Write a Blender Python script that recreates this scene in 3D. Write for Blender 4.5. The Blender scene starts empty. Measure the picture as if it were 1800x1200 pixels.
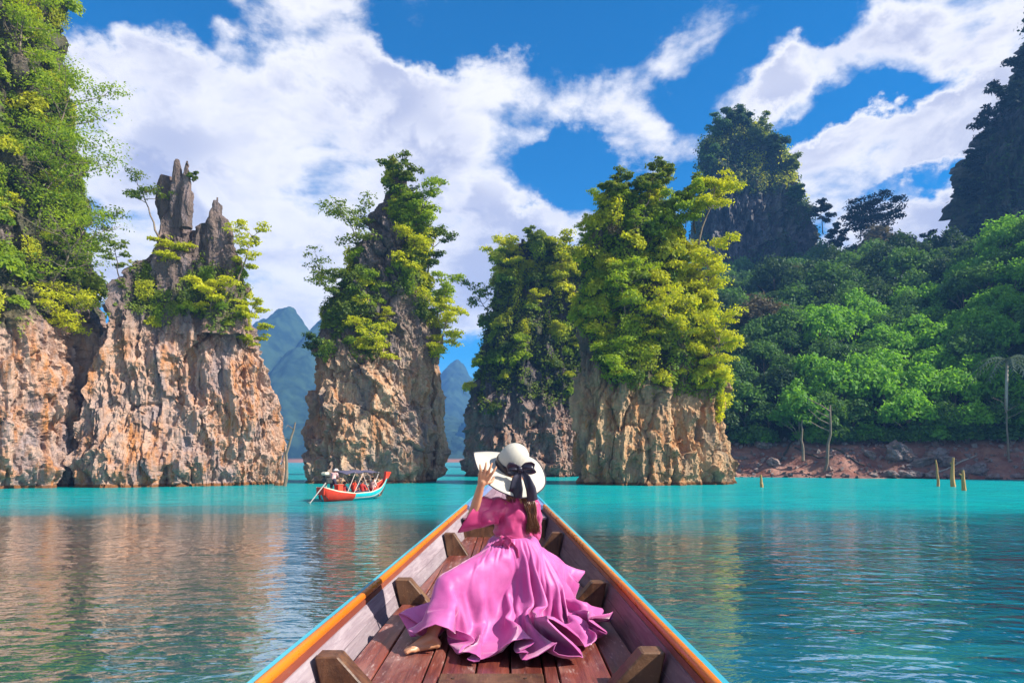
import bpy, bmesh, math, random
import numpy as np
from mathutils import Vector, Matrix, Euler

# ------------------------------------------------------------------ camera, world, sun, exposure
SC = bpy.context.scene
COL = SC.collection
R = math.radians
F, HZ, CX, CAM_Z = 1200.0, 808.0, 900.0, 2.4      # focal length and horizon in photo pixels; eye height over the water
SUN_EL, SUN_BEHIND = 40.0, 16.0                   # sun from the right, a little behind the viewer
EXPOSURE = 1.2

cam_data = bpy.data.cameras.new('camera')
cam = bpy.data.objects.new('camera', cam_data)
COL.objects.link(cam)
cam.location = (0, 0, CAM_Z)
cam.rotation_euler = (R(90), 0, 0)
cam_data.sensor_width = 36.0
cam_data.lens = 24.0
cam_data.shift_y = (HZ - 600.0) / 1800.0
cam_data.clip_start = 0.05
cam_data.clip_end = 20000.0
SC.camera = cam

SC.view_settings.view_transform = 'Standard'
SC.view_settings.look = 'None'
SC.view_settings.gamma = 1.0
SC.view_settings.use_curve_mapping = False
SC.view_settings.exposure = EXPOSURE
SC.render.engine = 'CYCLES'
SC.cycles.max_bounces = 6
SC.cycles.diffuse_bounces = 3
SC.cycles.glossy_bounces = 3
SC.cycles.transmission_bounces = 4
SC.cycles.volume_bounces = 0
SC.cycles.transparent_max_bounces = 4
SC.cycles.sample_clamp_indirect = 4.0
SC.cycles.use_denoising = True
SC.cycles.use_adaptive_sampling = True
SC.cycles.adaptive_threshold = 0.015


class NT:
    """small helper that writes node trees"""
    def __init__(self, tree):
        self.t = tree
        tree.nodes.clear()

    def n(self, typ, **kw):
        nd = self.t.nodes.new(typ)
        for k, v in kw.items():
            if k == 'inp':
                for i, val in v.items():
                    self.put(nd.inputs[i], val)
            else:
                setattr(nd, k, v)
        return nd

    def put(self, sock, val):
        if isinstance(val, bpy.types.NodeSocket):
            self.t.links.new(val, sock)
        elif isinstance(val, bpy.types.Node):
            self.t.links.new(val.outputs[0], sock)
        else:
            if hasattr(sock.default_value, '__len__') and len(sock.default_value) == 4 and len(val) == 3:
                val = (*val, 1.0)
            sock.default_value = val

    def math(self, op, a, b=0.0, c=None, clamp=False):
        nd = self.n('ShaderNodeMath', operation=op, use_clamp=clamp)
        self.put(nd.inputs[0], a)
        self.put(nd.inputs[1], b)
        if c is not None:
            self.put(nd.inputs[2], c)
        return nd.outputs[0]

    def vec(self, op, a, b=None, out=0):
        nd = self.n('ShaderNodeVectorMath', operation=op)
        self.put(nd.inputs[0], a)
        if b is not None:
            self.put(nd.inputs[1], b)
        return nd.outputs[out]

    def ramp01(self, v, a, b, lo=0.0, hi=1.0, mode='SMOOTHSTEP'):
        nd = self.n('ShaderNodeMapRange', interpolation_type=mode)
        for i, val in enumerate((v, a, b, lo, hi)):
            self.put(nd.inputs[i], val)
        return nd.outputs[0]

    def noise(self, vec, scale, detail=4.0, rough=0.55, dist=0.0, out=0):
        nd = self.n('ShaderNodeTexNoise')
        self.put(nd.inputs['Vector'], vec)
        nd.inputs['Scale'].default_value = scale
        nd.inputs['Detail'].default_value = detail
        nd.inputs['Roughness'].default_value = rough
        nd.inputs['Distortion'].default_value = dist
        return nd.outputs[out]

    def mapping(self, vec, loc=(0, 0, 0), rot=(0, 0, 0), scale=(1, 1, 1), typ='POINT'):
        nd = self.n('ShaderNodeMapping', vector_type=typ)
        self.put(nd.inputs['Vector'], vec)
        nd.inputs['Location'].default_value = loc
        nd.inputs['Rotation'].default_value = rot
        nd.inputs['Scale'].default_value = scale
        return nd.outputs[0]

    def mix(self, f, a, b, mode='MIX'):
        nd = self.n('ShaderNodeMix', data_type='RGBA', blend_type=mode)
        self.put(nd.inputs[0], f)
        self.put(nd.inputs[6], a)
        self.put(nd.inputs[7], b)
        return nd.outputs[2]


def make_world():
    w = bpy.data.worlds.new('World')
    SC.world = w
    w.use_nodes = True
    t = NT(w.node_tree)
    out = t.n('ShaderNodeOutputWorld')
    bg = t.n('ShaderNodeBackground')
    sky = t.n('ShaderNodeTexSky', sky_type='NISHITA', sun_disc=False)
    sky.sun_elevation = R(SUN_EL)
    sky.sun_rotation = R(90 + SUN_BEHIND)
    sky.altitude = 0.0
    sky.air_density = 1.0
    sky.dust_density = 0.3
    sky.ozone_density = 4.0
    hsv = t.n('ShaderNodeHueSaturation', inp={'Saturation': 1.75, 'Value': 1.0, 'Color': sky})
    blue = t.vec('SCALE', hsv.outputs[0])
    blue.node.inputs['Scale'].default_value = 0.074
    tc = t.n('ShaderNodeTexCoord')
    d = tc.outputs['Generated']
    sep = t.n('ShaderNodeSeparateXYZ', inp={0: d})
    x, y, z = sep.outputs
    az = t.math('ARCTAN2', x, y)
    hyp = t.math('SQRT', t.math('ADD', t.math('MULTIPLY', x, x), t.math('MULTIPLY', y, y)))
    el = t.math('ARCTAN2', z, hyp)
    ae = t.n('ShaderNodeCombineXYZ', inp={0: az, 1: el}).outputs[0]
    # soft warp so that no cloud keeps an even outline
    wv = t.noise(t.mapping(d, scale=(1, 1, 1.4)), 5.0, 3.0, 0.6, out=1)
    warp = t.vec('SCALE', t.vec('SUBTRACT', wv, (0.5, 0.5, 0.5)))
    warp.node.inputs['Scale'].default_value = 0.13
    wv2 = t.noise(t.mapping(d, loc=(4, 2, 7), scale=(1, 1, 1.3)), 17.0, 5.0, 0.62, out=1)
    warp2 = t.vec('SCALE', t.vec('SUBTRACT', wv2, (0.5, 0.5, 0.5)))
    warp2.node.inputs['Scale'].default_value = 0.085
    aw = t.vec('ADD', t.vec('ADD', ae, warp), warp2)

    def at(px, py):
        u = (px - CX) / F
        return math.atan(u), math.atan((HZ - py) / F / math.sqrt(1 + u * u))
    # banks of cloud: photo position, half axes in pixels, tilt, weight
    banks = [
        (420, 250, 400, 190, 6, 0.52), (180, 170, 190, 130, 0, 0.34), (640, 200, 340, 120, -14, 0.42), (850, 170, 240, 80, -8, 0.3), (1120, 215, 200, 62, -16, 0.42),
        (560, 420, 420, 200, 0, 0.42), (880, 440, 210, 140, 0, 0.42), (905, 120, 110, 60, 20, 0.3),
        (560, 25, 170, 48, -10, 0.32), (375, 50, 40, 26, 0, 0.28),
        (1170, 95, 150, 55, 22, 0.34), (1400, 110, 130, 50, 20, 0.42), (1560, 60, 240, 75, 14, 0.46), (1740, 50, 80, 40, 20, 0.38),
        (1480, 290, 180, 66, 10, 0.48), (1700, 200, 190, 90, 26, 0.52), (1590, 270, 150, 60, 20, 0.3), (1600, 400, 230, 80, 0, 0.46), (1420, 330, 130, 60, 0, 0.4), (1000, 420, 130, 60, 20, 0.45),
        (1180, 370, 120, 50, 10, 0.36), (740, 500, 300, 90, 0, 0.4), (1500, 460, 200, 60, 0, 0.45), (250, 480, 260, 90, 0, 0.4), (480, 540, 260, 90, 0, 0.36), (830, 470, 170, 70, 0, 0.3), (1640, 420, 190, 70, 0, 0.4), (880, 540, 280, 90, 0, 0.46), (130, 60, 60, 40, 0, -0.1),
    ]
    holes = [(985, 300, 100, 60, 30, 0.42), (1500, 215, 210, 36, 8, 0.35), (230, 45, 200, 62, 0, 0.34), (1000, 45, 220, 60, 0, 0.34), (330, 20, 120, 50, 0, 0.2), (720, 75, 120, 30, 0, 0.28), (1640, 310, 120, 28, 10, 0.35),
             (800, 350, 70, 40, 20, 0.15)]
    acc = None
    for sgn, rows in ((1, banks), (-1, holes)):
        for px, py, rx, ry, rot, wgt in rows:
            a, e = at(px, py)
            m = t.mapping(aw, loc=(a, e, 0), rot=(0, 0, R(rot)), scale=(rx / F * 0.95, ry / F * 0.95, 1), typ='TEXTURE')
            ln = t.vec('LENGTH', m, out=1)
            f = t.ramp01(ln, 1.25, 0.1, 0.0, wgt * sgn)
            acc = f if acc is None else t.math('ADD', acc, f)
    acc = t.math('MINIMUM', acc, 0.56)
    # the same broken cover goes on all round outside the picture
    wide = t.ramp01(t.noise(d, 2.2, 2.0, 0.5), 0.38, 0.58, 0.0, 0.40)
    away = t.ramp01(t.math('ABSOLUTE', az), 0.68, 0.95)
    high = t.ramp01(el, 0.62, 0.8)
    outside = t.math('MAXIMUM', away, high)
    acc = t.math('ADD', acc, t.math('MULTIPLY', wide, outside))
    sv = t.mapping(d, scale=(1.0, 1.0, 1.7))

    def dens(v):
        n1 = t.noise(v, 6.5, 9.0, 0.58, 0.25)
        return n1
    n1 = dens(sv)
    sunv = (math.cos(R(SUN_BEHIND)) * 0.7, -math.sin(R(SUN_BEHIND)) * 0.7, 0.75)
    n2 = t.noise(t.vec('ADD', sv, tuple(0.035 * c for c in sunv)), 6.5, 4.0, 0.5, 0.25)
    fine = t.noise(t.mapping(d, scale=(1, 1, 1.5)), 26.0, 6.0, 0.6)
    nn = t.math('ADD', t.math('MULTIPLY', t.math('SUBTRACT', n1, 0.5), 1.55), 0.5)
    body = t.math('ADD', t.math('ADD', nn, acc), t.math('MULTIPLY', t.math('SUBTRACT', fine, 0.5), 0.34))
    mask = t.ramp01(body, 0.60, 1.0)
    mask = t.math('MULTIPLY', mask, t.ramp01(el, -0.02, 0.03))
    shade = t.ramp01(t.math('SUBTRACT', n2, n1), -0.09, 0.11)
    thick = t.ramp01(body, 0.92, 1.2)
    sh = t.math('MULTIPLY', shade, t.math('ADD', t.math('MULTIPLY', thick, 0.75), 0.25))
    big = t.ramp01(t.noise(sv, 3.2, 3.0, 0.5), 0.40, 0.62)
    sh = t.math('MAXIMUM', t.math('MULTIPLY', sh, 0.95), t.math('MULTIPLY', t.math('MULTIPLY', big, thick), 0.85))
    cl = t.mix(sh, (0.485, 0.475, 0.485), (0.21, 0.228, 0.325))
    colr = t.mix(mask, blue, cl)
    t.put(bg.inputs['Color'], colr)
    bg.inputs['Strength'].default_value = 1.0
    t.put(out.inputs[0], bg.outputs[0])
    w.cycles.sampling_method = 'MANUAL'
    w.cycles.sample_map_resolution = 512


make_world()

sun_data = bpy.data.lights.new('sun', 'SUN')
sun = bpy.data.objects.new('sun', sun_data)
COL.objects.link(sun)
sun_data.energy = 5.0
sun_data.angle = R(0.55)
sun_data.color = (1.0, 0.92, 0.80)
TO_SUN = Vector((math.cos(R(SUN_BEHIND)) * math.cos(R(SUN_EL)), -math.sin(R(SUN_BEHIND)) * math.cos(R(SUN_EL)), math.sin(R(SUN_EL))))
sun.rotation_euler = TO_SUN.to_track_quat('Z', 'Y').to_euler()
sun.location = (40, -20, 60)


# ------------------------------------------------------------------ helpers
def W(px, py, d):
    """world point at distance d that stands at the given photo pixel (used to survey the place)"""
    return Vector(((px - CX) / F * d, d, CAM_Z + (HZ - py) / F * d))


def dist_at(py):
    """distance of a point of the water seen at photo row py"""
    return F * CAM_Z / (py - HZ)


def mesh_np(name, v, faces, smooth=False):
    """faces: one array or a list of arrays, each n x 3 or n x 4"""
    v = np.asarray(v, dtype=np.float32)
    if not isinstance(faces, (list, tuple)):
        faces = [faces]
    faces = [np.asarray(f, dtype=np.int32) for f in faces if len(f)]
    me = bpy.data.meshes.new(name)
    me.vertices.add(len(v))
    me.vertices.foreach_set('co', v.ravel())
    nl = sum(f.size for f in faces)
    npoly = sum(len(f) for f in faces)
    me.loops.add(nl)
    me.polygons.add(npoly)
    me.loops.foreach_set('vertex_index', np.concatenate([f.ravel() for f in faces]))
    tot = np.concatenate([np.full(len(f), f.shape[1], np.int32) for f in faces])
    start = np.concatenate([[0], np.cumsum(tot)[:-1]]).astype(np.int32)
    me.polygons.foreach_set('loop_start', start)
    me.polygons.foreach_set('loop_total', tot)
    me.polygons.foreach_set('use_smooth', np.full(npoly, smooth, dtype=bool))
    me.update(calc_edges=True)
    return me


def obj(name, me, mats=None, parent=None, label=None, cat=None, group=None, kind=None):
    o = bpy.data.objects.new(name, me)
    COL.objects.link(o)
    if mats is not None and me is not None and len(me.materials) == 0:
        for m in (mats if isinstance(mats, (list, tuple)) else [mats]):
            me.materials.append(m)
    o.parent = parent
    for k, val in (('label', label), ('category', cat), ('group', group), ('kind', kind)):
        if val:
            o[k] = val
    return o


def thing(name, loc, label, cat, group=None, rz=0.0):
    o = obj(name, None, label=label, cat=cat, group=group)
    o.location = loc
    o.rotation_euler = (0, 0, rz)
    o.empty_display_size = 0.2
    return o


def grid_faces(nu, nv, wrap=False):
    """quads of a grid with nv rows of nu points; wrap closes each row"""
    i = np.arange(nu if wrap else nu - 1)
    j = np.arange(nv - 1)
    I, J = np.meshgrid(i, j)
    I2 = (I + 1) % nu
    return np.stack([J * nu + I, J * nu + I2, (J + 1) * nu + I2, (J + 1) * nu + I], axis=-1).reshape(-1, 4)


class MB:
    """collects shapes into one mesh"""
    def __init__(self):
        self.v, self.f, self.n = [], [], 0

    def add(self, v, f):
        v = np.asarray(v, dtype=float).reshape(-1, 3)
        for arr in (f if isinstance(f, list) else [f]):
            self.f.append(np.asarray(arr, dtype=np.int32) + self.n)
        self.v.append(v)
        self.n += len(v)

    def box(self, lo, hi, bev=0.0):
        lo, hi = np.array(lo, float), np.array(hi, float)
        if bev <= 0:
            v = np.array([[x, y, z] for z in (lo[2], hi[2]) for y in (lo[1], hi[1]) for x in (lo[0], hi[0])])
            self.add(v, np.array([[0, 2, 3, 1], [4, 5, 7, 6], [0, 1, 5, 4], [2, 6, 7, 3], [0, 4, 6, 2], [1, 3, 7, 5]]))
            return
        self.hull8(np.array([[x, y, z] for z in (lo[2], hi[2]) for y in (lo[1], hi[1]) for x in (lo[0], hi[0])]), bev)

    def hull8(self, c, bev):
        """a hexahedron with eight corners (order x fastest, then y, z), its edges bevelled by bev"""
        bm = bmesh.new()
        vs = [bm.verts.new(p) for p in c]
        for q in ([0, 2, 3, 1], [4, 5, 7, 6], [0, 1, 5, 4], [2, 6, 7, 3], [0, 4, 6, 2], [1, 3, 7, 5]):
            bm.faces.new([vs[i] for i in q])
        if bev > 0:
            bmesh.ops.bevel(bm, geom=bm.edges[:], offset=bev, segments=1, affect='EDGES', profile=0.5)
        self.bm(bm)

    def bm(self, bm):
        bm.verts.index_update()
        v = [tuple(x.co) for x in bm.verts]
        tri = [[x.index for x in f.verts] for f in bm.faces if len(f.verts) == 3]
        quad = [[x.index for x in f.verts] for f in bm.faces if len(f.verts) == 4]
        big = [f for f in bm.faces if len(f.verts) > 4]
        for f in big:
            ids = [x.index for x in f.verts]
            tri += [[ids[0], ids[k], ids[k + 1]] for k in range(1, len(ids) - 1)]
        out = []
        if tri:
            out.append(np.array(tri))
        if quad:
            out.append(np.array(quad))
        self.add(v, out)
        bm.free()

    def tube(self, pts, rad, seg=6, cap=True, flat=1.0):
        pts = np.asarray(pts, float)
        n = len(pts)
        rad = np.broadcast_to(np.asarray(rad, float), (n,)) if np.ndim(rad) else np.full(n, float(rad))
        tan = np.gradient(pts, axis=0)
        tan /= np.linalg.norm(tan, axis=1)[:, None] + 1e-9
        ref = np.array([0.0, 0.0, 1.0]) if abs(tan[0][2]) < 0.9 else np.array([1.0, 0.0, 0.0])
        rows = []
        for i in range(n):
            a = np.cross(tan[i], ref)
            a /= np.linalg.norm(a) + 1e-9
            b = np.cross(a, tan[i])
            ref = b
            th = np.linspace(0, 2 * np.pi, seg, endpoint=False)
            rows.append(pts[i] + rad[i] * (np.cos(th)[:, None] * a + flat * np.sin(th)[:, None] * b))
        v = np.concatenate(rows)
        fs = [grid_faces(seg, n, True)]
        if cap:
            v = np.concatenate([v, pts[:1], pts[-1:]])
            k = np.arange(seg)
            k2 = (k + 1) % seg
            fs.append(np.stack([np.full(seg, n * seg), k2, k], 1))
            e = (n - 1) * seg
            fs.append(np.stack([np.full(seg, n * seg + 1), e + k, e + k2], 1))
        self.add(v, fs)

    def prism(self, poly, axis_from, axis_to, bev=0.0):
        """poly: (x, z) outline swept along y from axis_from to axis_to"""
        bm = bmesh.new()
        a = [bm.verts.new((p[0], axis_from, p[1])) for p in poly]
        b = [bm.verts.new((p[0], axis_to, p[1])) for p in poly]
        n = len(poly)
        bm.faces.new(a)
        bm.faces.new(b[::-1])
        for i in range(n):
            bm.faces.new([a[i], b[i], b[(i + 1) % n], a[(i + 1) % n]])
        bmesh.ops.recalc_face_normals(bm, faces=bm.faces[:])
        if bev > 0:
            bmesh.ops.bevel(bm, geom=bm.edges[:], offset=bev, segments=1, affect='EDGES', profile=0.5)
        self.bm(bm)

    def mesh(self, name, smooth=False):
        byw = {}
        for f in self.f:
            if len(f):
                byw.setdefault(f.shape[1], []).append(f)
        return mesh_np(name, np.concatenate(self.v), [np.concatenate(x) for x in byw.values()], smooth)

    def obj(self, name, mat, parent=None, smooth=False, **kw):
        return obj(name, self.mesh(name, smooth), mat, parent, **kw)


def _hash(ix, iy, iz, seed):
    h = (ix.astype(np.int64) * 374761393 + iy.astype(np.int64) * 668265263 + iz.astype(np.int64) * 2147483647 + seed * 1274126177) & 0xFFFFFFFF
    h = ((h ^ (h >> 13)) * 1274126177) & 0xFFFFFFFF
    h = ((h ^ (h >> 16)) * 2246822519) & 0xFFFFFFFF
    return ((h ^ (h >> 15)) & 0xFFFFFF) / float(0xFFFFFF)


def vnoise(p, seed=0):
    p = np.asarray(p, float)
    i = np.floor(p).astype(np.int64)
    f = p - i
    u = f * f * f * (f * (f * 6 - 15) + 10)
    r = 0.0
    for dx in (0, 1):
        wx = u[:, 0] if dx else 1 - u[:, 0]
        for dy in (0, 1):
            wy = u[:, 1] if dy else 1 - u[:, 1]
            for dz in (0, 1):
                wz = u[:, 2] if dz else 1 - u[:, 2]
                r = r + wx * wy * wz * _hash(i[:, 0] + dx, i[:, 1] + dy, i[:, 2] + dz, seed)
    return r * 2 - 1


def fbm(p, octaves=4, seed=0, gain=0.5):
    p = np.asarray(p, float)
    a, s, tot = 1.0, 0.0, 0.0
    for k in range(octaves):
        s = s + a * vnoise(p * 2.0 ** k + 17.3 * k, seed + k)
        tot += a
        a *= gain
    return s / tot


def worley(p, seed=0):
    """F1, F2 and a random value of the nearest cell"""
    p = np.asarray(p, float)
    i = np.floor(p).astype(np.int64)
    f1 = np.full(len(p), 9.0)
    f2 = np.full(len(p), 9.0)
    cid = np.zeros(len(p))
    for dx in (-1, 0, 1):
        for dy in (-1, 0, 1):
            for dz in (-1, 0, 1):
                a, b, c = i[:, 0] + dx, i[:, 1] + dy, i[:, 2] + dz
                q = np.stack([a + _hash(a, b, c, seed), b + _hash(a, b, c, seed + 7), c + _hash(a, b, c, seed + 13)], 1)
                dd = np.sqrt(((p - q) ** 2).sum(1))
                nearer = dd < f1
                f2 = np.where(nearer, f1, np.minimum(f2, dd))
                cid = np.where(nearer, _hash(a, b, c, seed + 29), cid)
                f1 = np.where(nearer, dd, f1)
    return f1, f2, cid


def sstep(x, a, b):
    t = np.clip((np.asarray(x, float) - a) / (b - a), 0, 1)
    return t * t * (3 - 2 * t)


def unit(a):
    return a / (np.linalg.norm(a, axis=-1, keepdims=True) + 1e-9)

# ------------------------------------------------------------------ materials
def mat(name):
    m = bpy.data.materials.new(name)
    m.use_nodes = True
    return m, NT(m.node_tree)


def finish(t, shader, disp=None):
    o = t.n('ShaderNodeOutputMaterial')
    t.put(o.inputs['Surface'], shader)
    return o


def bump(t, h, strength=0.5, dist=0.1):
    b = t.n('ShaderNodeBump')
    b.inputs['Strength'].default_value = strength
    b.inputs['Distance'].default_value = dist
    t.put(b.inputs['Height'], h)
    return b.outputs[0]


def pbsdf(t, color, rough=0.6, normal=None, spec=0.3, **kw):
    b = t.n('ShaderNodeBsdfPrincipled')
    t.put(b.inputs['Base Color'], color)
    t.put(b.inputs['Roughness'], rough)
    b.inputs['Specular IOR Level'].default_value = spec
    if normal is not None:
        t.put(b.inputs['Normal'], normal)
    for k, v in kw.items():
        t.put(b.inputs[k.replace('_', ' ')], v)
    return b.outputs[0]


def rock_material(name, pale, ochre, grey, dark, line=9.5, warm=0.5):
    """limestone: bleached pink and ochre in the drawdown band, dark weathered grey above the old water line"""
    m, t = mat(name)
    g = t.n('ShaderNodeNewGeometry').outputs['Position']
    n1 = t.noise(g, 0.22, 5, 0.6, 0.4)
    n2 = t.noise(t.mapping(g, scale=(1, 1, 0.25)), 0.9, 6, 0.65, 0.6)
    n3 = t.noise(g, 3.4, 5, 0.7)
    n4 = t.noise(t.mapping(g, loc=(31, 7, 3), scale=(1, 1, 0.5)), 0.35, 4, 0.6, 0.5)
    c = t.mix(t.ramp01(n2, 0.41, 0.65), pale, ochre)
    c = t.mix(t.ramp01(n1, 0.56 - 0.14 * warm, 0.72), c, tuple(0.5 * (a + b) for a, b in zip(pale, grey)))
    c = t.mix(t.math('MULTIPLY', t.ramp01(n4, 0.5, 0.66), 0.75), c, grey)
    c = t.mix(t.math('MULTIPLY', t.ramp01(n3, 0.52, 0.72), 0.45), c, tuple(0.45 * x for x in ochre))
    st = t.noise(t.mapping(g, loc=(3, 8, 1), scale=(1, 1, 0.07)), 1.1, 5, 0.65, 0.35)
    c = t.mix(t.math('MULTIPLY', t.ramp01(st, 0.55, 0.68), 0.6), c, tuple(0.35 * x for x in grey))
    c = t.mix(t.math('MULTIPLY', t.ramp01(st, 0.44, 0.34), 0.5), c, tuple(min(0.6, 1.18 * x) for x in pale))
    z = t.n('ShaderNodeSeparateXYZ', inp={0: g}).outputs[2]
    zz = t.math('ADD', z, t.math('MULTIPLY', t.math('SUBTRACT', n2, 0.5), 9.0))
    hi = t.ramp01(zz, line - 2.0, line + 3.5)
    up = t.mix(t.ramp01(n2, 0.48, 0.70), dark, grey)
    up = t.mix(t.math('MULTIPLY', t.ramp01(n1, 0.5, 0.7), 0.5), up, pale)
    c = t.mix(t.math('MULTIPLY', hi, 0.9), c, up)
    at = t.n('ShaderNodeAttribute', attribute_name='veg')
    c = t.mix(t.math('MULTIPLY', t.ramp01(t.math('ADD', at.outputs['Fac'], t.math('MULTIPLY', t.math('SUBTRACT', n3, 0.5), 0.8)), 0.35, 0.8), 0.75), c, (0.045, 0.055, 0.02))
    wet = t.ramp01(t.math('ADD', z, t.math('MULTIPLY', n2, 0.5)), 0.42, 0.62)
    c = t.mix(wet, tuple(0.42 * x for x in ochre), c)
    h = t.math('ADD', t.math('MULTIPLY', n3, 0.6), t.noise(t.mapping(g, scale=(1, 1, 0.35)), 1.8, 8, 0.7, 0.8))
    finish(t, pbsdf(t, c, 0.85, bump(t, h, 0.9, 0.35), 0.2))
    return m


M = {}
M['rock_warm'] = rock_material('rock_warm', (0.437, 0.296, 0.226), (0.406, 0.172, 0.058), (0.234, 0.195, 0.203), (0.086, 0.070, 0.066), 14.0, 0.6)
M['rock_pink'] = rock_material('rock_pink', (0.437, 0.304, 0.203), (0.328, 0.156, 0.070), (0.187, 0.156, 0.156), (0.078, 0.070, 0.074), 13.0, 0.4)
M['rock_brown'] = rock_material('rock_brown', (0.437, 0.289, 0.164), (0.359, 0.156, 0.055), (0.211, 0.168, 0.125), (0.070, 0.062, 0.062), 9.5, 0.4)
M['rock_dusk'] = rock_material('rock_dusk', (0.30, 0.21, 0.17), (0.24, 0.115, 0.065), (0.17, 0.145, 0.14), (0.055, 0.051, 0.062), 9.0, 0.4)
M['rock_grey'] = rock_material('rock_grey', (0.234, 0.218, 0.218), (0.172, 0.140, 0.117), (0.187, 0.179, 0.187), (0.070, 0.066, 0.070), 5.0, 0.2)


def leaf_material(name, a, b, trans=0.45, tint=0.25):
    m, t = mat(name)
    info = t.n('ShaderNodeObjectInfo')
    g = t.n('ShaderNodeNewGeometry')
    n = t.noise(g.outputs['Position'], 0.55, 3, 0.6)
    n2 = t.noise(g.outputs['Position'], 5.0, 2, 0.6)
    f = t.math('ADD', t.math('MULTIPLY', t.ramp01(n, 0.35, 0.65), 0.5), t.math('MULTIPLY', t.math('SUBTRACT', info.outputs['Random'], 0.25), 0.7))
    f = t.math('ADD', f, t.math('MULTIPLY', t.math('SUBTRACT', n2, 0.5), 0.6), clamp=True)
    c = t.mix(f, a, b)
    d = t.n('ShaderNodeBsdfDiffuse', inp={'Color': c, 'Roughness': 0.4})
    tc = t.mix(0.5, c, tuple(min(1, x * s) for x, s in zip(b, (1.35, 1.3, 0.5))))
    tr = t.n('ShaderNodeBsdfTranslucent', inp={'Color': tc})
    mx = t.n('ShaderNodeMixShader', inp={0: trans, 1: d, 2: tr})
    gl = t.n('ShaderNodeBsdfGlossy', inp={'Color': (0.9, 0.95, 1.0), 'Roughness': 0.6})
    mx2 = t.n('ShaderNodeMixShader', inp={0: 0.014, 1: mx, 2: gl})
    finish(t, mx2.outputs[0])
    return m


M['leaf_lime'] = leaf_material('leaf_lime', (0.27, 0.33, 0.008), (0.56, 0.56, 0.014), 0.5)
M['leaf_fresh'] = leaf_material('leaf_fresh', (0.12, 0.22, 0.010), (0.34, 0.44, 0.015), 0.5)
M['leaf_mid'] = leaf_material('leaf_mid', (0.055, 0.105, 0.012), (0.19, 0.25, 0.018), 0.38)
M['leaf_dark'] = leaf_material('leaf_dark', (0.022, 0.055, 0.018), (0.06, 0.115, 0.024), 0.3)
M['leaf_forest'] = leaf_material('leaf_forest', (0.036, 0.10, 0.026), (0.115, 0.235, 0.035), 0.35)
M['leaf_bright'] = leaf_material('leaf_bright', (0.07, 0.21, 0.02), (0.22, 0.46, 0.03), 0.42)
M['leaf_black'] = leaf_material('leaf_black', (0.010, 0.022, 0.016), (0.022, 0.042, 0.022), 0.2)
M['leaf_brown'] = leaf_material('leaf_brown', (0.08, 0.075, 0.03), (0.14, 0.11, 0.06), 0.3)


def bark_material(name, a, b):
    m, t = mat(name)
    g = t.n('ShaderNodeNewGeometry').outputs['Position']
    n = t.noise(t.mapping(g, scale=(1, 1, 0.2)), 5.0, 5, 0.6)
    finish(t, pbsdf(t, t.mix(n, a, b), 0.85, bump(t, n, 0.6, 0.05), 0.2))
    return m


M['bark'] = bark_material('bark', (0.10, 0.075, 0.05), (0.26, 0.21, 0.16))
M['bark_dark'] = bark_material('bark_dark', (0.035, 0.028, 0.022), (0.09, 0.075, 0.06))
M['bark_pale'] = bark_material('bark_pale', (0.22, 0.19, 0.16), (0.42, 0.38, 0.33))
M['bark_gold'] = bark_material('bark_gold', (0.22, 0.13, 0.05), (0.5, 0.33, 0.13))


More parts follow.
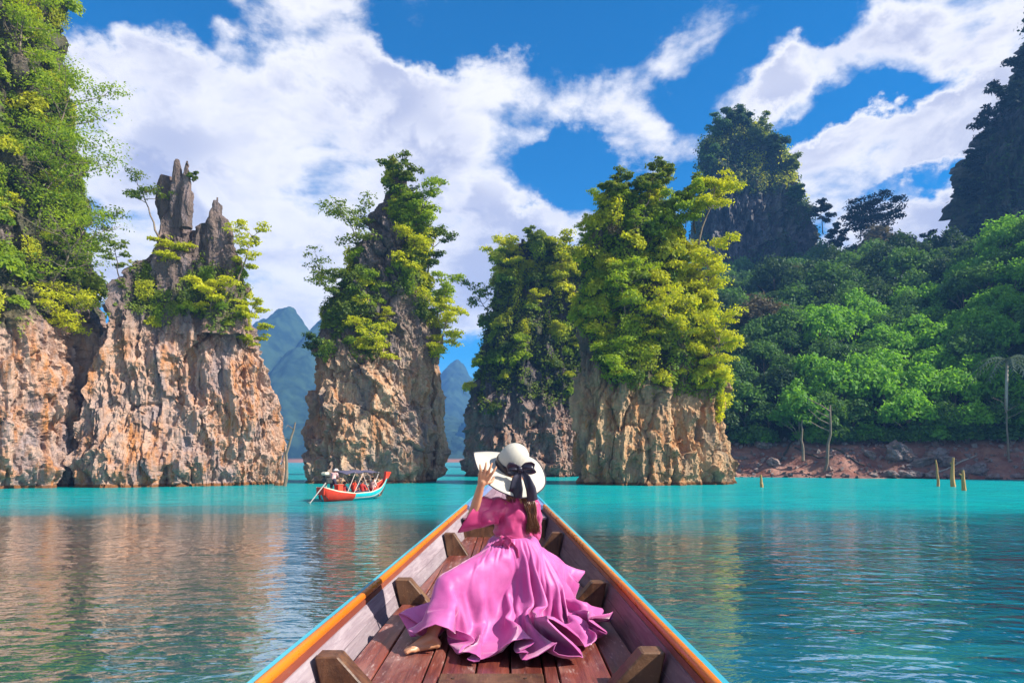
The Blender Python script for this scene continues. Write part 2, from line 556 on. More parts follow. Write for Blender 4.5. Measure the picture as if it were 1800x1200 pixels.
# ------------------------------------------------------------------ water
def make_water():
    m, t = mat('lake_water')
    g = t.n('ShaderNodeNewGeometry').outputs['Position']
    sep = t.n('ShaderNodeSeparateXYZ', inp={0: g})
    y = sep.outputs[1]
    # breeze: ruffled water beyond the boat, calm water close in; slow patches in both
    patch = t.noise(t.mapping(g, scale=(0.6, 1.0, 1)), 0.06, 4, 0.6)
    yy = t.math('ADD', y, t.math('MULTIPLY', t.math('SUBTRACT', patch, 0.5), 34.0))
    breeze = t.ramp01(yy, 13.0, 40.0)
    # ripples
    r1 = t.noise(t.mapping(g, scale=(1, 1.7, 1), rot=(0, 0, R(8))), 1.5, 2.0, 0.45, 0.3)
    r2 = t.noise(t.mapping(g, scale=(1, 1.9, 1), rot=(0, 0, R(-14)), loc=(5, 3, 0)), 4.2, 2.0, 0.5, 0.3)
    r3 = t.noise(t.mapping(g, scale=(1, 1.5, 1)), 0.33, 2.0, 0.5)
    gust = t.noise(t.mapping(g, loc=(3, 11, 0), scale=(0.55, 1.0, 1), rot=(0, 0, R(12))), 0.16, 3.0, 0.6)
    amp = t.ramp01(gust, 0.36, 0.62, 0.45, 1.6)
    x = sep.outputs[0]
    lee = t.ramp01(x, 2.5, 9.0, 0.75, 1.7)       # the cliffs on one side keep the breeze off the water
    h = t.math('ADD', t.math('ADD', t.math('MULTIPLY', r1, 0.10), t.math('MULTIPLY', r3, 0.14)), t.math('MULTIPLY', t.math('MULTIPLY', r2, 0.030), amp))
    bm_ = t.n('ShaderNodeBump')
    bm_.inputs['Strength'].default_value = 1.0
    bm_.inputs['Distance'].default_value = 1.0
    t.put(bm_.inputs['Height'], t.math('MULTIPLY', t.math('MULTIPLY', h, lee), t.ramp01(y, 4.0, 45.0, 0.44, 0.72)))
    nrm = bm_.outputs[0]
    body = t.mix(breeze, (0.0, 0.10, 0.18), (0.002, 0.255, 0.255))
    body = t.mix(t.math('MULTIPLY', t.ramp01(gust, 0.35, 0.65), 0.35), body, (0.0, 0.17, 0.24))
    ripple_tone = t.noise(t.mapping(g, scale=(0.35, 1.0, 1)), 0.9, 5, 0.65, 0.8)  # light and dark of the ripples, painted into the water colour
    body = t.mix(t.math('MULTIPLY', t.ramp01(ripple_tone, 0.45, 0.62), 0.30), body, (0.0, 0.12, 0.16))
    body = t.mix(t.math('MULTIPLY', t.ramp01(ripple_tone, 0.48, 0.36), 0.22), body, (0.03, 0.36, 0.34))
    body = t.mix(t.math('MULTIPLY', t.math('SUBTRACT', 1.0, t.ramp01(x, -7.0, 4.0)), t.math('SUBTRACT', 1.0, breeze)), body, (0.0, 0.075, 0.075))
    far = t.ramp01(y, 90.0, 300.0)
    body = t.mix(far, body, (0.04, 0.26, 0.30))
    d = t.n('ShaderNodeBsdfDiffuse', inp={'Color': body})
    gl = t.n('ShaderNodeBsdfGlossy', inp={'Color': (1, 1, 1), 'Roughness': 0.03, 'Normal': nrm})
    t.put(gl.inputs['Roughness'], t.ramp01(breeze, 0, 1, 0.02, 0.10))
    fr = t.n('ShaderNodeFresnel', inp={'IOR': 1.6, 'Normal': nrm})
    # a ruffled surface shows mostly wave fronts turned to the viewer, so it mirrors less than calm water
    fac = t.math('MULTIPLY', t.math('ADD', fr.outputs[0], 0.05), t.math('MULTIPLY', t.ramp01(breeze, 0, 1, 1.75, 0.42), t.ramp01(x, 2.0, 9.0, 1.0, 0.85)), clamp=True)
    mx = t.n('ShaderNodeMixShader', inp={0: fac, 1: d, 2: gl})
    finish(t, mx.outputs[0])
    xs = np.array([-1080, -300, -60, -12, 0, 12, 60, 300, 1080.0])
    ys = np.array([-380, -30, 0, 8, 20, 40, 80, 200, 600, 1600.0])
    X, Y = np.meshgrid(xs, ys)
    v = np.stack([X, Y, np.zeros_like(X)], -1).reshape(-1, 3)
    obj('water', mesh_np('water', v, grid_faces(len(xs), len(ys))), m, kind='structure', label='turquoise lake water, ruffled far out and mirroring the cliffs close in')
    m2, t2 = mat('lake_bed')
    finish(t2, pbsdf(t2, (0.10, 0.09, 0.06), 0.9))
    obj('ground', mesh_np('ground', [(-1100, -400, -6), (1100, -400, -6), (1100, 1640, -6), (-1100, 1640, -6)], np.array([[0, 1, 2, 3]])), m2, kind='structure', label='bed of the lake under the water')


make_water()


# ------------------------------------------------------------------ rocks
def loft_rock(rows, d, nth=260, dz=0.12, depth=0.9, shear=0.0, seed=1, amp=1.0, vert=0.4, strata=0.0, front=0.72, back=None, lean=0.0, cap=True, z0=-1.2, jag=0.0, inset=0.0):
    """a karst body: width surveyed row by row, an own depth, its surface broken into flutes, blocks and cracks"""
    rows = sorted(rows, key=lambda r: r[0])
    py = np.array([r[0] for r in rows], float)
    wide = np.interp(HZ + F * CAM_Z / d, py, [r[2] - r[1] for r in rows])
    dc = d / (1 - wide / 2 / F * depth)               # the outline is seen at the depth of the body's middle
    zl = CAM_Z + (HZ - py) / F * dc
    off = shear * wide / 2 / F * dc                   # a body set askew shows each edge at that edge's own depth
    xl = (np.array([r[1] + inset for r in rows], float) - CX) / F * (dc - off)
    xr = (np.array([r[2] - inset for r in rows], float) - CX) / F * (dc + off)
    z = np.arange(z0, zl[0] + 1e-6, dz)
    if z[-1] < zl[0]:
        z = np.append(z, zl[0])
    L = np.interp(z, zl[::-1], xl[::-1])
    Rr = np.interp(z, zl[::-1], xr[::-1])
    c, hw = (L + Rr) / 2, np.maximum((Rr - L) / 2, 0.05)
    rng = np.random.RandomState(seed)
    nf = int(nth * front)
    th = np.concatenate([np.linspace(-np.pi * 1.02, np.pi * 0.02, nf, endpoint=False), np.linspace(np.pi * 0.02, np.pi * 0.98, nth - nf, endpoint=False)])
    hd = np.interp(z, [z[0], z[-1]], [hw[0] * depth, hw[-1] * depth * 0.6 + 0.15 * hw[0] * depth])
    hd = np.minimum(hd, hw * max(depth, 1.2) + 0.4)
    cy = dc + lean * z
    ct, st = np.cos(th), np.sin(th)
    e = 0.82
    ux, uy = np.sign(ct) * np.abs(ct) ** e, np.sign(st) * np.abs(st) ** e
    X = c[:, None] + hw[:, None] * ux[None]
    Y = cy[:, None] + hd[:, None] * uy[None] + shear * (hw[:, None] * ux[None])
    Z = np.repeat(z[:, None], nth, 1)
    N = np.stack([hd[:, None] * ux[None], hw[:, None] * uy[None] - 0 * X, 0 * X], -1)
    if shear:
        N[..., 0] -= shear * N[..., 1]
    N /= np.linalg.norm(N, axis=-1, keepdims=True) + 1e-9
    P = np.stack([X, Y, Z], -1).reshape(-1, 3)
    Nf = N.reshape(-1, 3)
    Q = P.copy()
    if strata:
        a = strata
        Q = np.stack([P[:, 0] * math.cos(a) + P[:, 2] * math.sin(a), P[:, 1], -P[:, 0] * math.sin(a) + P[:, 2] * math.cos(a)], 1)
    Q = Q + 0.5 * np.stack([fbm(P * 0.5, 3, seed + 1), fbm(P * 0.5 + 9, 3, seed + 2), fbm(P * 0.5 + 19, 3, seed + 3)], 1)
    S = Q * np.array([1, 1, vert])
    big = fbm(P * np.array([0.16, 0.16, 0.1]), 3, seed + 5)
    def ridged(Pm, octs, sd, gain=0.55):
        a, tot, s_ = 1.0, 0.0, 0.0
        prev = 1.0
        for k in range(octs):
            r_ = 1 - np.abs(vnoise(Pm * 2.0 ** k + 11.1 * k, sd + k))
            r_ = r_ * r_
            s_ = s_ + a * r_ * prev
            tot += a
            prev = 0.35 + 0.65 * r_
            a *= gain
        return s_ / tot
    f1, f2, cid = worley(S / 2.9, seed + 11)
    gate = sstep(fbm(P * 0.3 + 5, 2, seed + 13), -0.25, 0.25)
    crack1 = np.exp(-(f2 - f1) / 0.05) * gate
    g1, g2, gid = worley(S * np.array([1, 1, 0.8]) / 1.05, seed + 23)
    k1, k2, kid = worley(S * np.array([1, 1, 1.3]) / 0.5, seed + 31)
    rg1 = ridged(S * np.array([0.42, 0.42, 0.55]) + 3, 5, seed + 41, 0.6)
    rg2 = ridged(P * np.array([0.62, 0.62, 0.13]) + 7, 4, seed + 47, 0.6)
    rough = fbm(P * 2.1, 4, seed + 51, 0.65)
    dsp = amp * (1.2 * big + 0.95 * (cid - 0.5) - 0.6 * crack1 + 0.50 * (gid - 0.5) + 0.20 * (kid - 0.5) + 1.15 * rg1 + 1.15 * rg2 + 0.22 * rough)
    dsp -= dsp.mean() + 0.25 * amp
    dsp -= 0.75 * np.exp(-((P[:, 2] - 0.45) / 0.5) ** 2) * np.clip(0.45 + 0.9 * fbm(P * 0.45 + 21, 3, seed + 81), 0, 1)   # the lake has cut a notch
    small = np.repeat(np.clip(hw / 2.6, 0.40, 1.0)[:, None], nth, 1).reshape(-1)
    dsp = dsp * small
    tilt = fbm(P * 0.8 + 40, 3, seed + 61)
    V = P + Nf * dsp[:, None] + np.stack([0 * tilt, 0 * tilt, 0.35 * tilt * amp * small], 1)
    if jag:
        top = sstep(P[:, 2], z[-1] - jag * 2.2, z[-1])
        a1, a2, aid = worley(P * np.array([1, 1, 0.05]) / 0.8, seed + 71)
        V[:, 2] += top * (aid - 0.55) * jag
    nv = len(z)
    fs = [grid_faces(nth, nv, True)]
    if cap:
        V = np.concatenate([V, [[c[-1], cy[-1] if np.ndim(cy) else cy, V[-nth:, 2].mean() + 0.2]]])
        k = np.arange(nth)
        e0 = (nv - 1) * nth
        fs.append(np.stack([e0 + k, e0 + (k + 1) % nth, np.full(nth, nv * nth)], 1))
    return V, fs


class Rock:
    """one rock stack: its lofted bodies in one mesh plus what the vegetation needs to know about its surface"""
    def __init__(self, name, material, label, cat='rock stack', kind=None):
        self.name, self.material, self.label, self.cat, self.kind = name, material, label, cat, kind
        self.mb = MB()

    def add(self, *a, **k):
        v, f = loft_rock(*a, **k)
        self.mb.add(v, f)

    def build(self, vegmask):
        me = self.mb.mesh(self.name)
        n = len(me.vertices)
        co = np.empty(n * 3, np.float32)
        me.vertices.foreach_get('co', co)
        co = co.reshape(-1, 3)
        nr = np.empty(n * 3, np.float32)
        me.vertex_normals.foreach_get('vector', nr)
        self.co, self.nr = co, nr.reshape(-1, 3)
        px = CX + co[:, 0] / co[:, 1] * F
        py = HZ - (co[:, 2] - CAM_Z) / co[:, 1] * F
        self.px, self.py = px, py
        self.veg = np.clip(vegmask(px, py, co, self.nr), 0, 1)
        at = me.attributes.new('veg', 'FLOAT', 'POINT')
        at.data.foreach_set('value', self.veg.astype(np.float32))
        self.obj = obj(self.name, me, self.material, label=self.label, cat=None if self.kind else self.cat, kind=self.kind)
        return self


def patchy(px, py, co, scale, seed):
    return fbm(co / scale, 3, seed)


ROCKS = {}

# far-left cliff, runs out of the frame at the top
r = Rock('cliff', M['rock_warm'], 'tall overgrown limestone cliff running out of the picture top, bare foot in the water', 'cliff')
r.add([(-330, -420, 20), (-150, -470, 55), (0, -500, 66), (100, -500, 74), (200, -500, 84), (300, -500, 98), (400, -500, 108), (500, -500, 124), (560, -500, 148), (620, -500, 170), (700, -505, 182), (800, -510, 190), (866, -512, 196), (900, -515, 198)],
      50.0, nth=420, dz=0.12, depth=0.8, seed=3, amp=1.15, vert=0.45)
ROCKS['cliff'] = r.build(lambda px, py, co, nr: sstep(560 + 45 * fbm(co / 3.0, 3, 5) - py, -14, 26) * (0.55 + 0.6 * fbm(co / 2.2, 3, 8) + 0.3))

# spired rock beside it
r = Rock('rock_stack', M['rock_warm'], 'broad orange rock stack with two bare jagged spires on its top')
D = 58.8
r.add([(405, 285, 400), (420, 268, 416), (450, 236, 424), (480, 212, 432), (520, 190, 444), (560, 172, 454), (600, 156, 464), (640, 146, 478), (660, 142, 488), (700, 138, 496), (750, 136, 503), (800, 134, 508), (860, 132, 514), (900, 132, 516)],
      D, nth=380, dz=0.11, depth=0.62, shear=0.38, seed=13, amp=1.05, vert=0.36, jag=1.2)
r.add([(316, 280, 333), (330, 274, 338), (350, 273, 339), (375, 276, 335), (400, 281, 327), (430, 272, 338), (470, 262, 350)], D + 4.2, nth=90, dz=0.10, depth=0.8, seed=17, amp=0.62, vert=0.3, z0=14.0, jag=0.9)
r.add([(283, 308, 315), (300, 305, 320), (320, 304, 323), (335, 300, 325)], D + 4.6, nth=40, dz=0.09, depth=0.9, seed=19, amp=0.55, vert=0.3, z0=24.0, jag=0.3)
r.add([(285, 323, 332), (300, 321, 335), (320, 318, 337), (335, 316, 338)], D + 4.4, nth=40, dz=0.09, depth=0.9, seed=20, amp=0.55, vert=0.3, z0=24.0, jag=0.3)
r.add([(352, 377, 388), (364, 376, 390), (370, 372, 390), (384, 364, 402), (400, 344, 409), (420, 336, 412), (450, 326, 418), (490, 315, 424)], D + 3.8, nth=90, dz=0.10, depth=0.7, seed=23, amp=0.6, vert=0.3, z0=14.0, jag=1.2)
# broken teeth along its outer foot
r.add([(786, 500, 504), (800, 497, 506), (830, 490, 506), (862, 480, 504)], D + 5.0, nth=48, dz=0.1, depth=1.2, seed=25, amp=0.8, vert=0.3, jag=0.8)


def veg_spire(px, py, co, nr):
    m = sstep(575 + 40 * fbm(co / 3.0, 3, 15) - py, -10, 30) * (0.30 + 0.9 * fbm(co / 2.4, 3, 18) + 0.25 * nr[:, 2])
    m = np.where(py < 415, 0.0, m)
    return m + 0.5 * np.exp(-(((px - 350) / 60) ** 2 + ((py - 500) / 45) ** 2)) + 0.4 * np.exp(-(((px - 400) / 40) ** 2 + ((py - 560) / 40) ** 2))


ROCKS['spire'] = r.build(veg_spire)

# centre pillar
r = Rock('rock_stack', M['rock_pink'], 'tall tapering rock stack rising behind the small red and turquoise tour boat')
D = 68.6
r.add([(316, 694, 710), (332, 686, 716), (352, 674, 728), (384, 656, 736), (424, 644, 742), (474, 624, 748), (524, 600, 752), (562, 578, 754), (600, 562, 756), (650, 554, 756), (700, 548, 756), (750, 544, 757), (800, 541, 757), (850, 534, 756), (900, 533, 757)],
      D, nth=340, dz=0.11, depth=0.85, shear=0.12, seed=33, amp=1.0, vert=0.55, strata=0.7, jag=1.0)
r.add([(545, 715, 758), (600, 712, 766), (650, 705, 769), (700, 700, 773), (760, 700, 778), (805, 700, 782), (835, 705, 780), (846, 720, 766), (900, 720, 764)], D + 6.5, nth=120, dz=0.14, depth=1.0, seed=37, amp=0.9, vert=0.4)


def veg_centre(px, py, co, nr):
    edge = np.interp(px, [540, 600, 650, 700, 750, 770], [590, 610, 640, 560, 575, 560])
    m = sstep(edge + 45 * fbm(co / 3.0, 3, 35) - py, -14, 24) * (0.55 + 0.8 * fbm(co / 2.6, 3, 38))
    bare = np.exp(-(((px - 668) / 30) ** 2 + ((py - 410) / 75) ** 2)) + np.exp(-(((px - 700) / 22) ** 2 + ((py - 560) / 40) ** 2))
    return m - 1.3 * bare


ROCKS['centre'] = r.build(veg_centre)

# rock behind the hat
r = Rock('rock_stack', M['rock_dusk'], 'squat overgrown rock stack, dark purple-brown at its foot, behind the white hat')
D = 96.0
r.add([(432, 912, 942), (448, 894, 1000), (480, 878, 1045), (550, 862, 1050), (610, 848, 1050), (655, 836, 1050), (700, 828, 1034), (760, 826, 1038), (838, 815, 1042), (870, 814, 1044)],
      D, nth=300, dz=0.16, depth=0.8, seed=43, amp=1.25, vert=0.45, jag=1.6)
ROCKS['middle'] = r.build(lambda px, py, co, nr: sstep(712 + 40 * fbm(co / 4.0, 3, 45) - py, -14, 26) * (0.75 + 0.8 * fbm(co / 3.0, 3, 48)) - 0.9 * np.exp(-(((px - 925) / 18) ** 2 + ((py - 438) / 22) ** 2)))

# right pillar
r = Rock('rock_stack', M['rock_brown'], 'thickset rock stack wrapped in lime green growth, bare tan foot, tallest trees on its crest')
D = 64.0
r.add([(350, 1104, 1140), (368, 1072, 1166), (405, 1050, 1192), (460, 1034, 1214), (520, 1026, 1234), (580, 1020, 1248), (640, 1014, 1260), (690, 1011, 1270), (740, 1013, 1275), (800, 1017, 1281), (853, 1021, 1288), (900, 1022, 1290)],
      D, nth=380, dz=0.11, depth=0.8, shear=0.15, seed=53, amp=1.0, vert=0.4, strata=-0.25, jag=1.2)


def veg_right(px, py, co, nr):
    edge = np.interp(px, [1010, 1045, 1080, 1140, 1200, 1260, 1290], [560, 620, 700, 690, 700, 705, 670])
    return sstep(edge + 36 * fbm(co / 3.0, 3, 55) - py, -12, 24) * (0.85 + 0.8 * fbm(co / 2.6, 3, 58))


ROCKS['right'] = r.build(veg_right)

# karst tower behind the forest
r = Rock('karst_tower', M['rock_grey'], 'distant steep karst tower with a grey streaked wall, above the dark forest', 'karst tower')
D = 200.0
r.add([(205, 1282, 1308), (215, 1270, 1318), (232, 1256, 1334), (260, 1244, 1372), (285, 1238, 1386), (320, 1233, 1396), (360, 1231, 1406), (400, 1229, 1414), (450, 1226, 1424), (560, 1220, 1440), (800, 1205, 1460)],
      D, nth=260, dz=0.45, depth=0.9, seed=63, amp=3.0, vert=0.3, jag=3.0)
ROCKS['tower'] = r.build(lambda px, py, co, nr: 0.62 + 0.9 * fbm(co / 9.0, 3, 65) + 0.6 * sstep(330 - py, -20, 60) - 1.1 * np.exp(-(((px - 1275) / 26) ** 2 + ((py - 440) / 70) ** 2)) - 0.25 * np.exp(-(((px - 1310) / 40) ** 2 + ((py - 390) / 50) ** 2)))

# steep mountain that leaves the frame
r = Rock('mountain', M['rock_grey'], 'steep dark wooded mountain wall leaving the picture, in shade', kind='structure')
D = 148.0
r.add([(-220, 1960, 2300), (-150, 1900, 2450), (-60, 1850, 2550), (60, 1812, 2620), (120, 1800, 2640), (150, 1778, 2650), (200, 1762, 2650), (230, 1728, 2650), (290, 1708, 2650), (350, 1702, 2650), (420, 1712, 2650), (480, 1716, 2650), (700, 1700, 2650), (860, 1690, 2650)],
      D, nth=340, dz=0.5, depth=0.42, seed=73, amp=3.6, vert=0.4)
ROCKS['wall'] = r.build(lambda px, py, co, nr: 0.8 + 0.9 * fbm(co / 9.0, 3, 75))


# ------------------------------------------------------------------ wooded shore hill
def hill_z(x, y):
    x, y = np.asarray(x, float), np.asarray(y, float)
    ys = np.where(x < 62, 96 - 0.447 * (x - 30.4), 82 - 0.75 * (x - 62))
    ys = ys + 1.6 * fbm(np.stack([x / 9, y * 0, x * 0], -1).reshape(-1, 3), 2, 81).reshape(x.shape)
    s = (y - ys) * 0.9
    p = np.stack([x, y, 0 * x], -1).reshape(-1, 3)
    bankn = fbm(p / 2.6, 4, 83).reshape(x.shape)
    z = np.where(s < 0, s * 0.35, 0.0)
    z = z + 5.0 * sstep(s, -0.5, 8.5) + 0.9 * bankn * sstep(s, -1.5, 2.5)
    z = z + np.where(s > 8, 60 * (1 - np.exp(-np.maximum(s - 8, 0) / 78.0)), 0.0)
    z = z - 0.25 * np.maximum(s - 120, 0)
    z = z + 4.0 * fbm(p / 24.0, 3, 85).reshape(x.shape) * sstep(s, 8, 40)
    ridge = 34 * sstep(x, 66, 108) * sstep(y, 44, 60) * sstep(150 - y, 20, 60)
    z = z + ridge * sstep(s, -2, 10)
    left = sstep(x - 0.165 * y, 0.0, 8.0)
    return z * left - 3.0 * (1 - left)


def make_hill():
    xs = np.concatenate([np.arange(10, 24, 1.5), np.arange(24, 72, 0.42), np.arange(72, 200, 3.0)])
    ys = np.concatenate([np.arange(40, 74, 1.6), np.arange(74, 112, 0.42), np.arange(112, 290, 2.5)])
    X, Y = np.meshgrid(xs, ys)
    Z = hill_z(X, Y)
    v = np.stack([X, Y, Z], -1).reshape(-1, 3)
    m, t = mat('hill_soil')
    g = t.n('ShaderNodeNewGeometry').outputs['Position']
    z = t.n('ShaderNodeSeparateXYZ', inp={0: g}).outputs[2]
    n = t.noise(g, 0.35, 6, 0.65, 0.3)
    n2 = t.noise(g, 2.2, 6, 0.7)
    lay = t.noise(t.mapping(g, scale=(0.08, 0.08, 2.6)), 1.0, 3, 0.6)
    c = t.mix(t.ramp01(n, 0.36, 0.64), (0.17, 0.062, 0.045), (0.30, 0.16, 0.12))
    c = t.mix(t.math('MULTIPLY', t.ramp01(lay, 0.45, 0.65), 0.5), c, (0.20, 0.12, 0.11))
    c = t.mix(t.math('MULTIPLY', t.ramp01(n2, 0.55, 0.75), 0.7), c, (0.33, 0.25, 0.23))
    zz = t.math('ADD', z, t.math('MULTIPLY', t.math('SUBTRACT', n, 0.5), 3.0))
    c = t.mix(t.ramp01(zz, 4.4, 6.0), c, (0.03, 0.035, 0.014))
    finish(t, pbsdf(t, c, 0.9, bump(t, t.math('ADD', n2, n), 0.9, 0.3), 0.15))
    obj('hill', mesh_np('hill', v, grid_faces(len(xs), len(ys)), True), m, kind='structure', label='shore slope with a bare red-brown earth bank along the waterline')


make_hill()


# ------------------------------------------------------------------ far mountains
def make_far():
    m, t = mat('far_forest')
    g = t.n('ShaderNodeNewGeometry').outputs['Position']
    n = t.noise(g, 0.035, 5, 0.6, 0.4)
    n2 = t.noise(g, 0.16, 3, 0.6)
    c = t.mix(t.ramp01(n, 0.38, 0.62), (0.008, 0.022, 0.022), (0.024, 0.05, 0.034))
    c = t.mix(t.math('MULTIPLY', t.ramp01(n2, 0.5, 0.7), 0.5), c, (0.034, 0.066, 0.038))
    z = t.n('ShaderNodeSeparateXYZ', inp={0: g}).outputs[2]
    c = t.mix(t.ramp01(z, 2.0, 4.5), (0.30, 0.14, 0.09), c)
    finish(t, pbsdf(t, c, 0.9, None, 0.1))

    def ridge(name, d, sky, base_py, label, seed, x0, x1, depth):
        xs = np.arange(x0, x1, 2.6)
        tt = np.linspace(0, 1, 110)
        sx = np.array([(p[0] - CX) / F * d for p in sky])
        sz = np.array([CAM_Z + (HZ - p[1]) / F * d for p in sky])
        X, T = np.meshgrid(xs, tt)
        H = np.interp(X, sx, sz)
        prof = np.where(T < 0.68, (T / 0.68) ** 0.72, 1 - 0.75 * (np.maximum(T - 0.68, 0) / 0.32) ** 1.4)
        Y = d - depth * 0.55 + depth * T
        P = np.stack([X / 60, Y / 60, 0 * X], -1).reshape(-1, 3)
        wob = fbm(P, 4, seed).reshape(X.shape)
        Z = H * np.clip(prof + 0.10 * wob * np.sin(np.pi * T), -0.02, None) - 3 * (T < 0.01)
        f1, f2, cid = worley(np.stack([X / 8.5, Y / 8.5, Z / 11.0], -1).reshape(-1, 3), seed + 3)
        dome = (0.75 - f1.reshape(X.shape)) * 4.2 + (cid.reshape(X.shape) - 0.5) * 3.5
        Z = Z + dome * sstep(Z, 2.5, 10)
        Y = Y + 14 * wob
        v = np.stack([X, Y, Z], -1).reshape(-1, 3)
        obj(name, mesh_np(name, v, grid_faces(len(xs), len(tt)), True), m, kind='structure', label=label)
    ridge('mountain', 860.0, [(0, 640), (250, 600), (380, 585), (425, 548), (445, 540), (462, 526), (486, 519), (505, 545), (522, 572), (535, 552), (552, 540), (575, 556), (600, 600), (640, 640), (700, 690), (760, 720), (900, 760)], 811,
          'hazy blue twin-peaked mountain far across the lake between the spired stack and the tall tapering one', 91, -720, -60, 420)
    ridge('mountain', 1250.0, [(500, 700), (600, 680), (700, 660), (752, 668), (768, 650), (782, 632), (797, 624), (811, 632), (822, 650), (840, 668), (900, 660), (1000, 690)], 810,
          'pale blue mountain farthest away, seen in the narrow gap beside the hat', 97, -460, 260, 460)
    ridge('hill', 760.0, [(600, 800), (740, 775), (790, 768), (830, 772), (900, 778), (1000, 800)], 811, 'low wooded far shore with a thin red earth edge, in the narrow gap', 103, -220, 80, 120)


make_far()


def make_haze():
    m, t = mat('haze')
    v = t.n('ShaderNodeVolumePrincipled')
    t.put(v.inputs['Color'], (0.16, 0.43, 1.0))
    v.inputs['Density'].default_value = 0.00042
    v.inputs['Anisotropy'].default_value = 0.0
    o = t.n('ShaderNodeOutputMaterial')
    t.put(o.inputs['Volume'], v.outputs[0])
    mb = MB()
    mb.box((-1110, -420, -7), (1110, 1660, 232))
    mb.obj('haze', m, kind='stuff', label='thin blue haze over the lake')


make_haze()

# ------------------------------------------------------------------ vegetation
def leaf_quads(C, N, size, rng, aspect=0.5, fold=0.0):
    n = len(C)
    N = unit(N)
    t = unit(np.cross(N, rng.normal(size=(n, 3))))
    b = np.cross(N, t)
    s = np.broadcast_to(size, (n,))[:, None]
    a = s * aspect
    v = np.stack([C - t * s * 0.5, C + b * a * 0.5 - t * s * 0.04 + N * fold * s, C + t * s * 0.5, C - b * a * 0.5 - t * s * 0.04 + N * fold * s], 1).reshape(-1, 3)
    f = np.arange(n * 4).reshape(-1, 4)
    return v, f


def lobe(rng, c, r, n, flat=0.75, under=-0.35):
    """leaf places and normals on the upper shell of one clump"""
    d = rng.normal(size=(int(n * 1.7) + 4, 3))
    d = unit(d)
    d = d[d[:, 2] > under][:n]
    rad = r * (0.40 + 0.72 * rng.rand(len(d)) ** 0.8) * (1 + 0.22 * np.sin(d[:, 0] * 7 + c[0] * 3) * np.cos(d[:, 1] * 6 + c[1] * 5))
    P = d * rad[:, None] * np.array([1, 1, flat]) + c
    N = d * 0.6 + np.array([0, 0, 0.5]) + rng.normal(size=d.shape) * 0.5
    return P, N


def branchy(seed, H, spread, nb=9, first=0.4, rc=0.3, per=60, leaf=0.26, flat=0.5, lean=(0, 0), droop=0.0, umbrella=0.0, trunk_r=None, aspect=0.5, bare=0.0):
    """a tree with trunk, limbs, twigs and sprays of leaves at their ends; returns (wood mesh builder, leaf vertices, leaf faces)"""
    rng = np.random.RandomState(seed)
    wood = MB()
    n = 8
    tt = np.linspace(0, 1, n)
    wob = np.cumsum(rng.normal(size=(n, 2)) * 0.035 * H, 0)
    wob -= wob[0]
    top = 0.86
    trunk = np.stack([wob[:, 0] * 0.6 + lean[0] * H * tt ** 1.2, wob[:, 1] * 0.6 + lean[1] * H * tt ** 1.2, H * top * tt], 1)
    r0 = trunk_r or max(0.05, H * 0.017)
    wood.tube(trunk, r0 * (1 - 0.75 * tt), 6)
    PP, NN = [], []
    az = rng.rand() * 6.28
    for k in range(nb):
        f = first + (1 - first) * (k + 0.5) / nb
        base = np.array([np.interp(f, tt, trunk[:, i]) for i in range(3)])
        az += 2.4 + rng.rand() * 0.5
        reach = spread * (0.55 + 0.5 * rng.rand()) * ((1.0 - 0.55 * abs(f - 0.72) / 0.5) if not umbrella else (0.55 + 0.6 * f))
        elv = 0.25 + 0.9 * (f - first) + rng.normal() * 0.12
        if umbrella:
            elv = 0.5 * (1 - f) + 0.35
        dirh = np.array([math.cos(az), math.sin(az), math.tan(min(elv, 1.1)) - droop])
        m = 6
        q = np.linspace(0, 1, m)
        bend = np.cumsum(rng.normal(size=(m, 3)) * 0.05 * reach, 0)
        bend -= bend[0]
        br = base + dirh[None] * (reach * q)[:, None] * np.array([1, 1, 0.8]) + bend
        br[:, 2] -= 0.12 * reach * q ** 2
        rb = r0 * 0.42 * (1 - 0.5 * f)
        wood.tube(br, rb * (1 - 0.8 * q) + 0.012, 5)
        tips = [(br[-1], 1.0), (br[3], 0.8)]
        for j in range(3):
            qa = 0.4 + 0.2 * j
            b0 = np.array([np.interp(qa, q, br[:, i]) for i in range(3)])
            dv = unit(rng.normal(size=3) * np.array([1, 1, 0.45]) + dirh * 0.5 + np.array([0, 0, 0.35])) * reach * (0.3 + 0.2 * rng.rand())
            tw = np.stack([b0, b0 + dv * 0.55 + rng.normal(size=3) * 0.04 * reach, b0 + dv])
            wood.tube(tw, [rb * 0.45 + 0.008, rb * 0.3 + 0.006, 0.008], 4)
            tips.append((tw[-1], 0.85))
        for tip, s in tips:
            if rng.rand() < bare:
                continue
            P, N = lobe(rng, tip, spread * rc * s * (0.8 + 0.4 * rng.rand()), per, flat, -0.25)
            PP.append(P)
            NN.append(N)
    if PP:
        PP, NN = np.concatenate(PP), np.concatenate(NN)
        v, f = leaf_quads(PP, NN, leaf * (0.7 + 0.6 * rng.rand(len(PP))), rng, aspect)
    else:
        v, f = np.zeros((0, 3)), np.zeros((0, 4), int)
    return wood, v, f


